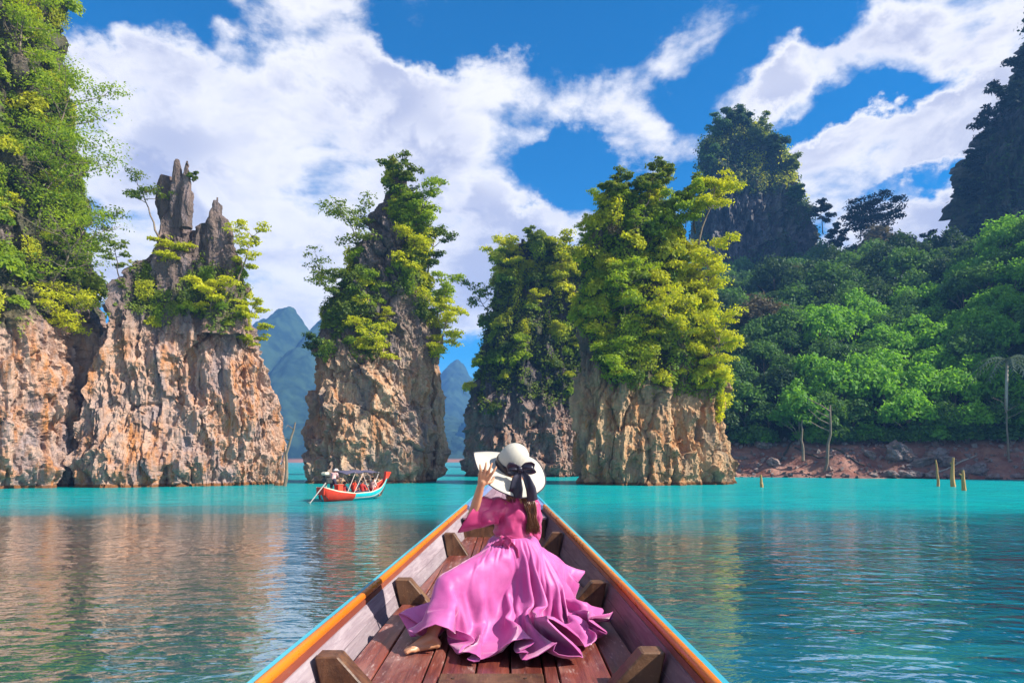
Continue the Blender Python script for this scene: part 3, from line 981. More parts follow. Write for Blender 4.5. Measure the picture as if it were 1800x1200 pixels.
def domed(seed, Rr, Hh, lobes=14, per=110, leaf=0.26, rl=0.42, stem=True, aspect=0.55):
    """a shrub or a forest crown: clumps over a dome, uneven outline"""
    rng = np.random.RandomState(seed)
    PP, NN = [], []
    wood = MB()
    for k in range(lobes):
        u = (k + 0.5) / lobes
        phi = k * 2.39996 + rng.rand() * 0.6
        el = math.asin(min(1, u * 1.02)) if k else 1.4
        rad = Rr * (0.62 + 0.3 * rng.rand())
        c = np.array([math.cos(phi) * math.cos(el) * rad, math.sin(phi) * math.cos(el) * rad, Hh * (0.18 + 0.62 * math.sin(el)) + rng.normal() * 0.05 * Hh])
        P, N = lobe(rng, c, Rr * rl * (0.75 + 0.5 * rng.rand()), per, 0.8, -0.45)
        PP.append(P)
        NN.append(N)
        if stem and k % 2 == 0:
            wood.tube(np.stack([[0, 0, -0.3], c * 0.45 + rng.normal(size=3) * 0.06 * Rr, c * 0.95]), [0.05 * Rr, 0.035 * Rr, 0.012 * Rr], 5)
    PP, NN = np.concatenate(PP), np.concatenate(NN)
    v, f = leaf_quads(PP, NN, leaf * (0.65 + 0.7 * rng.rand(len(PP))), rng, aspect)
    return wood, v, f


def hanging(seed, width, drop, leaf=0.24):
    """a curtain of creeper strands hanging from the rock"""
    rng = np.random.RandomState(seed)
    wood = MB()
    PP, NN = [], []
    for k in range(9):
        x = (k / 8 - 0.5) * width + rng.normal() * 0.06 * width
        L = drop * (0.45 + 0.6 * rng.rand())
        q = np.linspace(0, 1, 7)
        p = np.stack([x + np.cumsum(rng.normal(size=7)) * 0.05, 0.30 + 0.35 * np.sin(q * 3) + 0 * q, 0.3 - L * q], 1)
        wood.tube(p, 0.018, 4)
        n = int(42 * L)
        s = rng.rand(n) ** 0.8
        P = np.stack([np.interp(s, q, p[:, i]) for i in range(3)], 1) + rng.normal(size=(n, 3)) * np.array([0.20, 0.16, 0.12])
        PP.append(P)
        NN.append(np.array([0, 0.8, 0.4]) + rng.normal(size=(n, 3)) * 0.6)
    PP, NN = np.concatenate(PP), np.concatenate(NN)
    v, f = leaf_quads(PP, NN, leaf * (0.7 + 0.6 * rng.rand(len(PP))), rng, 0.6)
    return wood, v, f


def plant_meshes(stem, built):
    wood, v, f = built
    return wood.mesh(stem + '_wood', True) if wood.n else None, mesh_np(stem + '_leaves', v, f)


_mesh_with = {}


def dressed(me, material):
    """the shared mesh in one leaf colour (meshes are shared between alike plants)"""
    k = (me.name, material.name)
    if k not in _mesh_with:
        c = me if not me.materials else me.copy()
        if c is me:
            c.materials.append(material)
        else:
            c.materials[0] = material
        _mesh_with[k] = c
    return _mesh_with[k]


def plant(name, loc, meshes, leafmat, barkmat, label, cat, group, rz=0.0, s=1.0, leafname='crown', stemname='trunk', tilt=None):
    root = thing(name, loc, label, cat, group, rz)
    root.scale = (s, s, s) if np.isscalar(s) else s
    if tilt is not None:
        root.rotation_euler = (tilt[0], tilt[1], rz)
    if meshes[0] is not None:
        obj(stemname, dressed(meshes[0], barkmat), parent=root)
    obj(leafname, dressed(meshes[1], leafmat), parent=root)
    return root


SHRUB = [plant_meshes('shrub', domed(200 + i, 1.0, 1.1, 12, 80, 0.25, 0.42)) for i in range(6)]
CLIFFTREE = [plant_meshes('cliff_tree', branchy(300 + i, 3.2, 1.55, 8, 0.35, 0.34, 46, 0.25, 0.55, lean=(0.25, 0))) for i in range(7)]
CREEPER = [plant_meshes('creeper', hanging(400 + i, 1.5, 2.6)) for i in range(4)]
FOREST = [plant_meshes('forest_tree', domed(500 + i, 1.0, 1.25, 20, 130, 0.15, 0.36, False)) for i in range(7)]
FOREST_TRUNK = []
for i in range(3):
    rg = np.random.RandomState(540 + i)
    wb = MB()
    q = np.linspace(0, 1, 6)
    p = np.stack([np.cumsum(rg.normal(size=6)) * 0.03, np.cumsum(rg.normal(size=6)) * 0.03, -1.6 + 2.2 * q], 1)
    wb.tube(p, 0.055 * (1 - 0.5 * q), 6)
    for k in range(5):
        a = k * 1.3 + rg.rand()
        b0 = p[3 + k % 2]
        wb.tube(np.stack([b0, b0 + [0.3 * math.cos(a), 0.3 * math.sin(a), 0.35], b0 + [0.7 * math.cos(a), 0.7 * math.sin(a), 0.6]]), [0.03, 0.02, 0.008], 5)
    FOREST_TRUNK.append(wb.mesh('forest_tree_wood', True))

PLACE = {'cliff': 'the tall cliff', 'spire': 'the spired stack', 'centre': 'the tapering stack', 'middle': 'the squat stack', 'right': 'the thickset stack'}
TONE = {'leaf_lime': 'lime green', 'leaf_fresh': 'fresh green', 'leaf_mid': 'olive green', 'leaf_dark': 'dark green', 'leaf_forest': 'deep green', 'leaf_bright': 'bright green', 'leaf_black': 'near-black', 'leaf_brown': 'brownish'}


def pick_spots(rock, n, rng, mind, want, taken=None):
    """spread-out places on a rock where the growth mask allows a plant"""
    w = np.clip(rock.veg, 0, 1) * want
    face = rock.nr[:, 1] < 0.35
    w = w * face * (rock.px > -60) * (rock.px < 1850) * (rock.py > -60)
    if w.sum() <= 0:
        return []
    idx = rng.choice(len(w), size=n * 14, replace=True, p=w / w.sum())
    P = rock.co[idx]
    free = np.ones(len(idx), bool)
    got = []
    for k in range(len(idx)):
        if free[k]:
            got.append((P[k], idx[k]))
            if len(got) >= n:
                break
            free &= ((P - P[k]) ** 2).sum(1) > mind * mind
    return got


def words_for(rock, key, i, size):
    if not hasattr(rock, 'span'):
        v = rock.co[:, 2][rock.veg > 0.4]
        rock.span = (v.min(), v.max())
    lo, hi = rock.span
    t = (rock.co[i, 2] - lo) / (hi - lo + 1e-6)
    band = 'crest' if t > 0.84 else 'upper part' if t > 0.56 else 'middle' if t > 0.28 else 'lower fringe'
    nx = rock.nr[i][0]
    side = 'sunlit side' if nx > 0.45 else 'shaded side' if nx < -0.45 else 'front'
    return band, side


def clothe(key, n_shrub, n_tree, n_creep, tones, seed, smin, smax, spread):
    rock = ROCKS[key]
    rng = np.random.RandomState(seed)
    names = list(tones)
    pr = np.array([tones[k] for k in names], float)
    pr /= pr.sum()
    spots = pick_spots(rock, n_shrub, rng, spread, 1.0)
    for p, i in spots:
        tone = names[rng.choice(len(names), p=pr)]
        s = smin + (smax - smin) * rng.rand() ** 1.4
        band, side = words_for(rock, key, i, s)
        size = 'small' if s < smin + 0.28 * (smax - smin) else 'big' if s > smin + 0.62 * (smax - smin) else 'middling'
        nr = rock.nr[i]
        az = math.atan2(nr[1], nr[0])
        tl = 0.35 * (1 - max(0, nr[2]))
        loc = Vector(p - nr * 0.15 * s)
        o = plant('shrub', loc, SHRUB[rng.randint(len(SHRUB))], M[tone], M['bark'], f"{size} {TONE[tone]} shrub, {side} of {PLACE[key]}, {band}", 'shrub', 'shrubs growing on ' + PLACE[key],
                  rz=rng.rand() * 6.28, s=s, leafname='foliage', stemname='stem')
        o.rotation_euler = (Euler((0, 0, rng.rand() * 6.28)).to_matrix().to_4x4()).to_euler()
        ax = Vector((-nr[1], nr[0], 0))
        if ax.length > 0.01:
            o.rotation_euler = (Matrix.Rotation(tl * 1.6, 3, ax.normalized()) @ Matrix.Rotation(rng.rand() * 6.28, 3, 'Z')).to_euler()
    want = 0.4 + 0.9 * (rock.nr[:, 0] > 0.35) + 0.7 * (rock.nr[:, 0] < -0.5) + 0.3 * (rock.nr[:, 2] > 0.3)
    for p, i in pick_spots(rock, n_tree, rng, spread * 1.6, want):
        tone = names[rng.choice(len(names), p=pr)]
        s = (0.55 + 0.5 * rng.rand()) * (smax / 1.9)
        band, side = words_for(rock, key, i, s)
        size = 'short' if s < 0.78 * smax / 1.9 else 'taller'
        nr = rock.nr[i]
        plant('cliff_tree', Vector(p - nr * 0.1), CLIFFTREE[rng.randint(len(CLIFFTREE))], M[tone], M['bark'], f"{size} {TONE[tone]} tree, {side} of {PLACE[key]}, {band}", 'tree', 'small trees clinging to ' + PLACE[key],
              rz=math.atan2(nr[1], nr[0]) + rng.normal() * 0.4, s=s)
    low = sstep(rock.veg, 0.2, 0.5)
    for p, i in pick_spots(rock, n_creep, rng, spread * 1.2, (np.abs(rock.nr[:, 2]) < 0.5) * low):
        tone = names[rng.choice(len(names), p=pr)]
        s = 0.8 + 0.7 * rng.rand()
        band, side = words_for(rock, key, i, s)
        nr = rock.nr[i]
        size = 'short' if s < 1.1 else 'long'
        plant('creeper', Vector(p), CREEPER[rng.randint(len(CREEPER))], M[tone], M['bark_dark'], f"{size} {TONE[tone]} creeper, {side} of {PLACE[key]}, {band}", 'creeper', 'creepers hanging on ' + PLACE[key],
              rz=math.atan2(nr[1], nr[0]) - math.pi / 2, s=s * smax / 1.9, leafname='foliage', stemname='stem')


def undergrowth(rock, n_tuft, per, leaf, reach, material, label, seed, thresh=0.4, name='undergrowth'):
    """the close low growth between the plants: one object nobody could count"""
    rng = np.random.RandomState(seed)
    w = sstep(rock.veg, thresh - 0.15, thresh + 0.2) * (rock.nr[:, 1] < 0.4)
    idx = rng.choice(len(w), size=n_tuft, p=w / w.sum())
    c = rock.co[idx] + rock.nr[idx] * reach * 0.2
    d = unit(rng.normal(size=(n_tuft, per, 3)))
    r = reach * (0.35 + 0.75 * rng.rand(n_tuft, 1, 1)) * (0.5 + 0.5 * rng.rand(n_tuft, per, 1))
    P = (c[:, None] + d * r).reshape(-1, 3)
    N = (d * 0.5 + rock.nr[idx][:, None] * 0.55 + np.array([0, 0, 0.45])).reshape(-1, 3) + rng.normal(size=(n_tuft * per, 3)) * 0.35
    v, f = leaf_quads(P, N, leaf * (0.6 + 0.8 * rng.rand(len(P))), rng, 0.55)
    return obj(name, mesh_np(name, v, f), material, kind='stuff', label=label)


undergrowth(ROCKS['cliff'], 2600, 11, 0.26, 0.62, M['leaf_fresh'], 'close green growth covering the upper part of the tall cliff', 601)
undergrowth(ROCKS['spire'], 1100, 11, 0.26, 0.50, M['leaf_mid'], 'low green growth on the shoulders of the spired rock stack', 602, 0.55)
undergrowth(ROCKS['centre'], 2100, 11, 0.28, 0.65, M['leaf_mid'], 'close growth on the upper part of the tall tapering rock stack', 603)
undergrowth(ROCKS['middle'], 2200, 11, 0.36, 0.85, M['leaf_mid'], 'close growth on the squat rock stack behind the hat', 604)
undergrowth(ROCKS['right'], 3200, 11, 0.28, 0.65, M['leaf_fresh'], 'close lime growth wrapping the thickset rock stack', 605)
undergrowth(ROCKS['tower'], 2600, 10, 0.9, 2.6, M['leaf_dark'], 'dark growth on the distant karst tower', 606, 0.66)
class Upper:
    """the shoulder of the tower, its sunlight put into the leaf colour"""
    def __init__(self, r_):
        self.co, self.nr = r_.co, r_.nr
        self.veg = r_.veg * sstep(345 + 25 * fbm(r_.co / 8.0, 3, 9) - r_.py, -10, 20) * sstep(fbm(r_.co / 6.0, 3, 19), -0.15, 0.2)


undergrowth(Upper(ROCKS['tower']), 1300, 11, 0.8, 2.4, M['leaf_lime'], 'green growth with painted-in sunlight on the shoulder of the distant karst tower', 608, 0.4)  # lime leaves paint sunlight over the tower's dark growth
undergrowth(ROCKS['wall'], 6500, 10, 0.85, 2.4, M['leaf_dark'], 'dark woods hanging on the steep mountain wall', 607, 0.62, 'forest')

clothe('cliff', 58, 20, 22, {'leaf_fresh': 5, 'leaf_lime': 3, 'leaf_mid': 3}, 701, 0.6, 1.7, 1.35)
clothe('spire', 17, 6, 9, {'leaf_fresh': 4, 'leaf_lime': 5, 'leaf_mid': 2}, 702, 0.4, 1.0, 1.1)
clothe('centre', 34, 12, 18, {'leaf_fresh': 5, 'leaf_lime': 5, 'leaf_mid': 3, 'leaf_dark': 1, 'leaf_brown': 0.5}, 703, 0.5, 1.4, 1.35)
clothe('middle', 56, 16, 16, {'leaf_lime': 5, 'leaf_fresh': 4, 'leaf_mid': 2}, 704, 0.8, 2.1, 2.0)
clothe('right', 96, 24, 26, {'leaf_lime': 10, 'leaf_fresh': 3, 'leaf_mid': 2, 'leaf_brown': 0.6}, 705, 0.5, 1.6, 1.25)


# ---- single trees that shape the skyline: photo place of root, distance, height and spread in photo pixels
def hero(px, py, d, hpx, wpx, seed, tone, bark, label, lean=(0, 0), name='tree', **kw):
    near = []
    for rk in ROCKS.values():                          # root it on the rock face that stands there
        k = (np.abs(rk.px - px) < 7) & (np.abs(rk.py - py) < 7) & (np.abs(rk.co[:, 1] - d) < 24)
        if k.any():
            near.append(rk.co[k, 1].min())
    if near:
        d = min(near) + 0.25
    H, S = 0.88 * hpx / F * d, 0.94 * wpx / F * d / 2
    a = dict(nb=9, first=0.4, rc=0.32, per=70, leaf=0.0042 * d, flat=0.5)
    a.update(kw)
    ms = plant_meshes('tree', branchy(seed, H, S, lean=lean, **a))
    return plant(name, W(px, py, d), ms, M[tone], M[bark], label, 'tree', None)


hero(280, 418, 59.5, 128, 88, 801, 'leaf_mid', 'bark', 'slender bent tree with airy sprays, standing against the cloud beside the taller spire', lean=(-0.42, 0), nb=6, first=0.62, rc=0.30, per=34)
hero(418, 500, 61.5, 118, 84, 802, 'leaf_lime', 'bark', 'light green leafy tree on the shoulder of the spired stack, below its lower spire', lean=(0.22, 0), nb=9, first=0.3, rc=0.26, per=48)
hero(425, 568, 60.5, 30, 76, 803, 'leaf_lime', 'bark', 'small yellow-green tree reaching flat over the gap from the spired stack', lean=(0.75, 0), nb=6, first=0.35, rc=0.28, per=55, flat=0.35)
hero(432, 612, 60.5, 30, 76, 804, 'leaf_lime', 'bark', 'low yellow-green bough overhanging the foot of the spired stack', lean=(0.6, 0), nb=5, first=0.3, rc=0.3, per=55, flat=0.35)
hero(372, 560, 57.2, 74, 80, 805, 'leaf_lime', 'bark', 'bright lime tree on the face of the spired stack', lean=(0.15, 0), nb=8, rc=0.34, per=70)
hero(300, 470, 58.2, 40, 66, 806, 'leaf_lime', 'bark', 'lime bushy tree right under the taller spire', nb=8, first=0.2, rc=0.36, per=70)
hero(340, 320, 62.8, 16, 22, 807, 'leaf_mid', 'bark_dark', 'tiny tufted plant sprouting from the taller spire', nb=5, first=0.3, per=20, rc=0.3)
hero(210, 500, 56.0, 92, 52, 808, 'leaf_mid', 'bark_dark', 'thin dark tree in the notch between the cliff and the spired stack', lean=(-0.12, 0), nb=6, first=0.5, per=28)
hero(85, 300, 47.0, 175, 190, 811, 'leaf_fresh', 'bark', 'large spreading tree leaning out from the cliff, its crown against the big cloud', lean=(0.22, 0), nb=14, first=0.25, rc=0.30, per=95)
hero(70, 400, 46.0, 150, 210, 812, 'leaf_fresh', 'bark', 'broad green tree half way up the cliff, under the largest crown', lean=(0.38, 0), nb=14, first=0.25, rc=0.30, per=80)
hero(90, 520, 46.5, 150, 210, 813, 'leaf_fresh', 'bark', 'airy tree low on the cliff with long bare limbs reaching towards the spires', lean=(0.42, 0), nb=12, first=0.3, rc=0.27, per=55, bare=0.15)
hero(30, 130, 46.0, 170, 150, 814, 'leaf_fresh', 'bark', 'leafy tree on the cliff at the top corner of the picture', lean=(0.12, 0), nb=12, first=0.25, per=80)
hero(110, 590, 47.0, 66, 130, 815, 'leaf_lime', 'bark', 'yellow-green bush tree on the lower edge of the cliff growth, over the bare rock', lean=(0.3, 0), nb=9, first=0.2, per=70)
hero(150, 470, 47.5, 120, 120, 816, 'leaf_mid', 'bark_pale', 'pale-stemmed sparse tree sticking out from the cliff', lean=(0.3, 0), nb=8, first=0.4, per=36, bare=0.3)
hero(704, 352, 71.0, 72, 74, 821, 'leaf_mid', 'bark_dark', 'wind-shaped tree crowning the very tip of the tall tapering stack', lean=(0.03, 0), nb=9, first=0.42, rc=0.27, per=60)
hero(726, 430, 69.5, 92, 88, 822, 'leaf_fresh', 'bark', 'dense green tree just under the tip of the tall tapering stack', lean=(0.15, 0), nb=12, first=0.2, rc=0.33, per=95)
hero(722, 500, 67.5, 100, 100, 823, 'leaf_lime', 'bark', 'brightest lime tree on the tall tapering stack, half way up', lean=(0.05, 0), nb=13, first=0.2, rc=0.33, per=95)
hero(752, 500, 71.0, 130, 76, 824, 'leaf_mid', 'bark', 'olive tree on the outer edge of the tall tapering stack, against the sky', lean=(0.1, 0), nb=10, first=0.3, per=70)
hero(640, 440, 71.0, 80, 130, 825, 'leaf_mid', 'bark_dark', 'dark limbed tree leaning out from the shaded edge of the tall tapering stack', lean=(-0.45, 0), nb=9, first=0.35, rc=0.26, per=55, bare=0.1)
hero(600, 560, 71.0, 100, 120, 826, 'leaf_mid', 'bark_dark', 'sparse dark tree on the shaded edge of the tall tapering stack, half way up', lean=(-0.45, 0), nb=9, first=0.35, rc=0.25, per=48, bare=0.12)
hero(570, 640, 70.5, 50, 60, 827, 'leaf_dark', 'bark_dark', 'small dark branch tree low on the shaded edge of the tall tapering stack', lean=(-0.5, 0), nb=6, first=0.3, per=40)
hero(760, 640, 72.0, 120, 110, 828, 'leaf_lime', 'bark', 'lime tree drooping from the lower sunlit edge of the tall tapering stack', lean=(0.3, 0), nb=12, first=0.15, rc=0.27, per=75, droop=0.35)
hero(770, 570, 72.0, 90, 90, 829, 'leaf_fresh', 'bark', 'loose green tree over the gap beside the tall tapering stack', lean=(0.25, 0), nb=9, first=0.25, rc=0.27, per=55)
hero(665, 640, 66.8, 76, 110, 830, 'leaf_lime', 'bark', 'yellowish shrub tree at the lower edge of growth on the tall tapering stack', nb=9, first=0.2, rc=0.3, per=60, bare=0.15)
hero(636, 560, 67.4, 76, 84, 832, 'leaf_fresh', 'bark', 'green rounded tree on the shaded face of the tall tapering stack', nb=10, first=0.2, per=80)
hero(935, 440, 100.0, 38, 46, 833, 'leaf_mid', 'bark_dark', 'little tree beside the dark rock teeth on the squat stack', nb=6, first=0.3, per=50)
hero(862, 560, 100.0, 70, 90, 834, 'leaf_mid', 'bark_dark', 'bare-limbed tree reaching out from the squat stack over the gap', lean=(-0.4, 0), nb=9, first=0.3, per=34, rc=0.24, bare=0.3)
hero(890, 500, 98.0, 70, 80, 835, 'leaf_lime', 'bark', 'golden green tree on the shoulder of the squat stack', nb=10, first=0.2, per=80)
hero(985, 520, 98.0, 110, 90, 836, 'leaf_lime', 'bark', 'tall lime tree on the squat stack touching the thickset one', nb=12, first=0.2, per=80)
hero(1160, 372, 68.0, 98, 74, 841, 'leaf_mid', 'bark', 'tall thin tree standing highest on the crest of the thickset stack', lean=(-0.05, 0), nb=8, first=0.6, rc=0.26, per=60)
hero(1134, 372, 69.0, 84, 58, 842, 'leaf_mid', 'bark', 'second tall thin tree on the crest of the thickset stack, beside the tallest', lean=(0.06, 0), nb=7, first=0.6, rc=0.27, per=52)
hero(1068, 385, 67.0, 72, 62, 843, 'leaf_mid', 'bark_dark', 'dark round-headed tree on the shaded end of the thickset crest', nb=9, first=0.3, per=70)
hero(1104, 375, 67.0, 68, 60, 844, 'leaf_mid', 'bark_dark', 'dark bushy tree in the middle of the thickset crest', nb=9, first=0.25, per=70)
hero(1205, 400, 67.5, 64, 84, 845, 'leaf_fresh', 'bark', 'leafy tree on the sunlit end of the thickset crest', nb=10, first=0.2, per=80)
hero(1228, 430, 68.0, 140, 96, 846, 'leaf_lime', 'bark', 'lime flat-crowned tree with a leaning trunk in front of the karst tower', lean=(0.18, 0), nb=9, first=0.55, rc=0.31, per=90, flat=0.45)
hero(1222, 410, 69.0, 110, 60, 847, 'leaf_mid', 'bark_dark', 'darker tree tucked behind the lime flat-crowned one', lean=(-0.05, 0), nb=7, first=0.55, per=55)
hero(1240, 560, 63.0, 140, 110, 848, 'leaf_lime', 'bark', 'large lime tree on the sunlit side of the thickset stack, upper part', lean=(0.08, 0), nb=14, first=0.12, rc=0.33, per=110)
hero(1252, 690, 63.5, 130, 110, 849, 'leaf_lime', 'bark', 'large lime tree hanging at the lowest sunlit corner of the thickset stack', lean=(0.12, 0), nb=14, first=0.08, rc=0.33, per=110, droop=0.25)
hero(1180, 620, 61.0, 110, 120, 850, 'leaf_lime', 'bark_pale', 'lime tree with a pale stem on the face of the thickset stack', nb=12, first=0.3, per=90)
hero(1100, 560, 61.8, 100, 110, 851, 'leaf_fresh', 'bark', 'fresh green tree on the face of the thickset stack, nearer the squat stack', nb=12, first=0.2, per=85)
hero(1090, 690, 61.2, 90, 110, 852, 'leaf_fresh', 'bark', 'leafy green tree at the lower edge of the thickset growth', nb=11, first=0.2, per=85)
hero(1017, 475, 66.5, 74, 60, 853, 'leaf_mid', 'bark_dark', 'leafless dead tree leaning off the shaded edge of the thickset stack', lean=(-0.3, 0), nb=6, first=0.4, bare=0.85, per=10)


# ---- forest on the shore slope
ORD = 'first second third fourth fifth sixth seventh eighth ninth tenth eleventh twelfth'.split()
NUM = 'one two three four five six seven eight nine ten eleven twelve'.split()


def forest():
    rng = np.random.RandomState(901)
    n = 9000
    Y = 84 + 120 * rng.rand(n) ** 1.25
    X = (1255 + 580 * rng.rand(n) - CX) / F * Y
    Z = hill_z(X, Y)
    RAD = 2.6 + (Y - 84) * 0.022 + 1.4 * rng.rand(n) ** 2
    SP = RAD * (1.02 + 0.004 * (Y - 84))
    free = (Z > 4.6) & (X < 95)
    got = []
    for k in range(n):
        if free[k]:
            got.append((X[k], Y[k], Z[k], SP[k], RAD[k]))
            if len(got) >= 262:
                break
            free &= (X - X[k]) ** 2 + (Y - Y[k]) ** 2 > (0.5 * (SP + SP[k])) ** 2
    for x, y, z, sp, rad in got:
        px = CX + x / y * F
        low = y < 108
        u = rng.rand()
        if y < 128 and px > 1390:  # brighter leaf colour stands in for sunlight on this band
            tone = 'leaf_bright' if u < (0.72 if low else 0.45) else 'leaf_forest'
        elif low:
            tone = 'leaf_forest' if u < 0.7 else 'leaf_dark'
        else:
            tone = 'leaf_forest' if u < 0.45 else 'leaf_dark' if u < 0.93 else 'leaf_brown'
        row = 'above the bank' if y < 94 else 'low slope' if y < 112 else 'mid slope' if y < 145 else 'upper slope'
        under = 'beside the thickset stack' if px < 1340 else 'below the karst tower' if px < 1440 else 'below the skyline trees' if px < 1580 else 'below the skyline dip' if px < 1680 else 'under the mountain wall'
        size = 'small' if rad < 3.2 else 'large' if rad > 4.4 else 'middling'
        hgt = rad * (0.85 + 0.5 * rng.rand())
        k = rng.randint(len(FOREST))
        root = thing('forest_tree', (x, y, z + rad * (0.42 if low else 0.7)), f"{size} {TONE[tone]} tree, {row} {under}", 'tree', 'forest trees on the shore slope', rng.rand() * 6.28)
        root.scale = (rad, rad, hgt)
        obj('trunk', dressed(FOREST_TRUNK[k % 3], M['bark']), parent=root)
        obj('crown', dressed(FOREST[k][1], M[tone]), parent=root)


forest()


class HillPatch:
    """the part of the slope the picture shows, for the low growth under the trees"""
    def __init__(self):
        rng = np.random.RandomState(910)
        n = 26000
        y = 82 + 105 * rng.rand(n) ** 1.3
        px = 1230 + 620 * rng.rand(n)
        x = (px - CX) / F * y
        z = hill_z(x, y)
        z2, z3 = hill_z(x + 0.5, y), hill_z(x, y + 0.5)
        self.co = np.stack([x, y, z], 1)
        self.nr = unit(np.stack([-(z2 - z) / 0.5, -(z3 - z) / 0.5, np.ones(n)], 1))
        self.veg = sstep(z + 1.2 * fbm(self.co / 3.0, 3, 911), 4.6, 5.6)


undergrowth(HillPatch(), 7000, 9, 0.5, 1.3, M['leaf_dark'], 'dark undergrowth between the trees of the shore slope', 912)

rng = np.random.RandomState(920)
for k in range(46):
    y = 83.5 + 8 * rng.rand()
    px = 1285 + 530 * rng.rand()
    x = (px - CX) / F * y
    for _ in range(40):
        z = float(hill_z(np.array([x]), np.array([y]))[0])
        if z > 4.7:
            break
        y += 0.5
        x = (px - CX) / F * y
    tone = 'leaf_bright' if rng.rand() < 0.25 else 'leaf_forest'
    s = 1.3 + 1.3 * rng.rand()
    near = 'by the thickset stack' if px < 1400 else 'by the dead tree' if px < 1500 else 'above the boulders' if px < 1680 else 'past the boulders'
    plant('bush', (x, y, z - 0.1), SHRUB[k % 6], M[tone], M['bark'], f"{'small' if s < 1.9 else 'full'} {TONE[tone]} bush on the bank top, {near}", 'bush', 'bushes along the earth bank', rz=rng.rand() * 6, s=s, leafname='foliage', stemname='stem')

# skyline
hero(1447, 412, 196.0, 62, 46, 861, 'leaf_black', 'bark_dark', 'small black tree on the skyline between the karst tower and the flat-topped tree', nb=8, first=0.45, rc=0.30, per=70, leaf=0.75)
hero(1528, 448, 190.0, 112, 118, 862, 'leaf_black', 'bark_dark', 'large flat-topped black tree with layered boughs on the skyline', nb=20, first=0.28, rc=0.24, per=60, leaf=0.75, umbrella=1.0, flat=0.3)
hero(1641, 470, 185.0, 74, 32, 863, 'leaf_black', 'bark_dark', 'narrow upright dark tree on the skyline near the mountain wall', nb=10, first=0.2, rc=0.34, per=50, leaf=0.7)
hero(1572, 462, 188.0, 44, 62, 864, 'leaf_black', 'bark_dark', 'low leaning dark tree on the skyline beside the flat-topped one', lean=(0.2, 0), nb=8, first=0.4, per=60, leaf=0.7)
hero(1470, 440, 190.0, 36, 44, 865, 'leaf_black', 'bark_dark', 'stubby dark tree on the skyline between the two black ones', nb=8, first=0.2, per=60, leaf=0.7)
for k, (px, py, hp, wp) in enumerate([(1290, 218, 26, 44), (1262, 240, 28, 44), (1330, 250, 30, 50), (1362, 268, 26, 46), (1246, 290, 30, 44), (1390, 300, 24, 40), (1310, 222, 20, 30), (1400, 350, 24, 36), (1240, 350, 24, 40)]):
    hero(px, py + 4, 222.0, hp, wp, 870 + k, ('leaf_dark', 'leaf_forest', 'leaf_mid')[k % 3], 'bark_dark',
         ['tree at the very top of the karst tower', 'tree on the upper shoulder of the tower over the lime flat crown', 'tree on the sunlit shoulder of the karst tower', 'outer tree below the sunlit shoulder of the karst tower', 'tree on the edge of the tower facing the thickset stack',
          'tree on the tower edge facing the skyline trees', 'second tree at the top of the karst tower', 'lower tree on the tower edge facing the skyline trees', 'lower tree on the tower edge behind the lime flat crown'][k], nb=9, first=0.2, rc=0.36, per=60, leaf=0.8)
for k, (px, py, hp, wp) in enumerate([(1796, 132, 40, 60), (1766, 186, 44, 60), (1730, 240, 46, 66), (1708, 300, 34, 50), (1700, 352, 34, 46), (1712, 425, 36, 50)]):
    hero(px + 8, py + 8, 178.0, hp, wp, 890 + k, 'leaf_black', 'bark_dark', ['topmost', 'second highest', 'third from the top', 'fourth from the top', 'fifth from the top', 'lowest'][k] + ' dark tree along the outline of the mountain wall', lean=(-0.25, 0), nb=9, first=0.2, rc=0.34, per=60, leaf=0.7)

# ------------------------------------------------------------------ the wooden boat we sit in
def wood_material(name, base, alt, pale, pale_amt=0.4, rough=0.6, grain=(26, 1.6, 26), spec=0.3, worn=0.0, axis=None):
    m, t = mat(name)
    g = t.n('ShaderNodeNewGeometry').outputs['Position']
    info = t.n('ShaderNodeObjectInfo')
    off = t.vec('ADD', g, t.n('ShaderNodeCombineXYZ', inp={0: t.math('MULTIPLY', info.outputs['Random'], 37.0), 1: t.math('MULTIPLY', info.outputs['Random'], 11.0), 2: 0.0}).outputs[0])
    gr = t.noise(t.mapping(off, scale=grain), 1.0, 6, 0.62, 0.7)
    bl = t.noise(t.mapping(off, scale=(3.2, 1.3, 3.2)), 1.0, 5, 0.65, 0.3)
    c = t.mix(t.ramp01(gr, 0.36, 0.66), base, alt)
    c = t.mix(t.math('MULTIPLY', t.ramp01(bl, 0.45, 0.7), 0.55), c, tuple(0.5 * (a + b) for a, b in zip(alt, pale)))
    c = t.mix(t.math('MULTIPLY', t.math('SUBTRACT', info.outputs['Random'], 0.3), 0.55), c, tuple(x * 0.45 for x in base))
    scr = t.noise(t.mapping(off, scale=(34, 6.5, 34)), 1.0, 7, 0.75, 0.2)
    c = t.mix(t.math('MULTIPLY', t.math('MULTIPLY', t.ramp01(scr, 0.54, 0.66), t.ramp01(bl, 0.38, 0.56)), pale_amt), c, pale)
    ft = t.noise(t.mapping(off, scale=(90, 5, 90)), 1.0, 3, 0.6)
    h = t.math('ADD', t.math('MULTIPLY', gr, 0.6), t.math('MULTIPLY', ft, 0.5))
    rr = t.ramp01(bl, 0.3, 0.7, rough - 0.12, rough + 0.12)
    finish(t, pbsdf(t, c, rr, bump(t, h, 0.55, 0.008), spec))
    return m


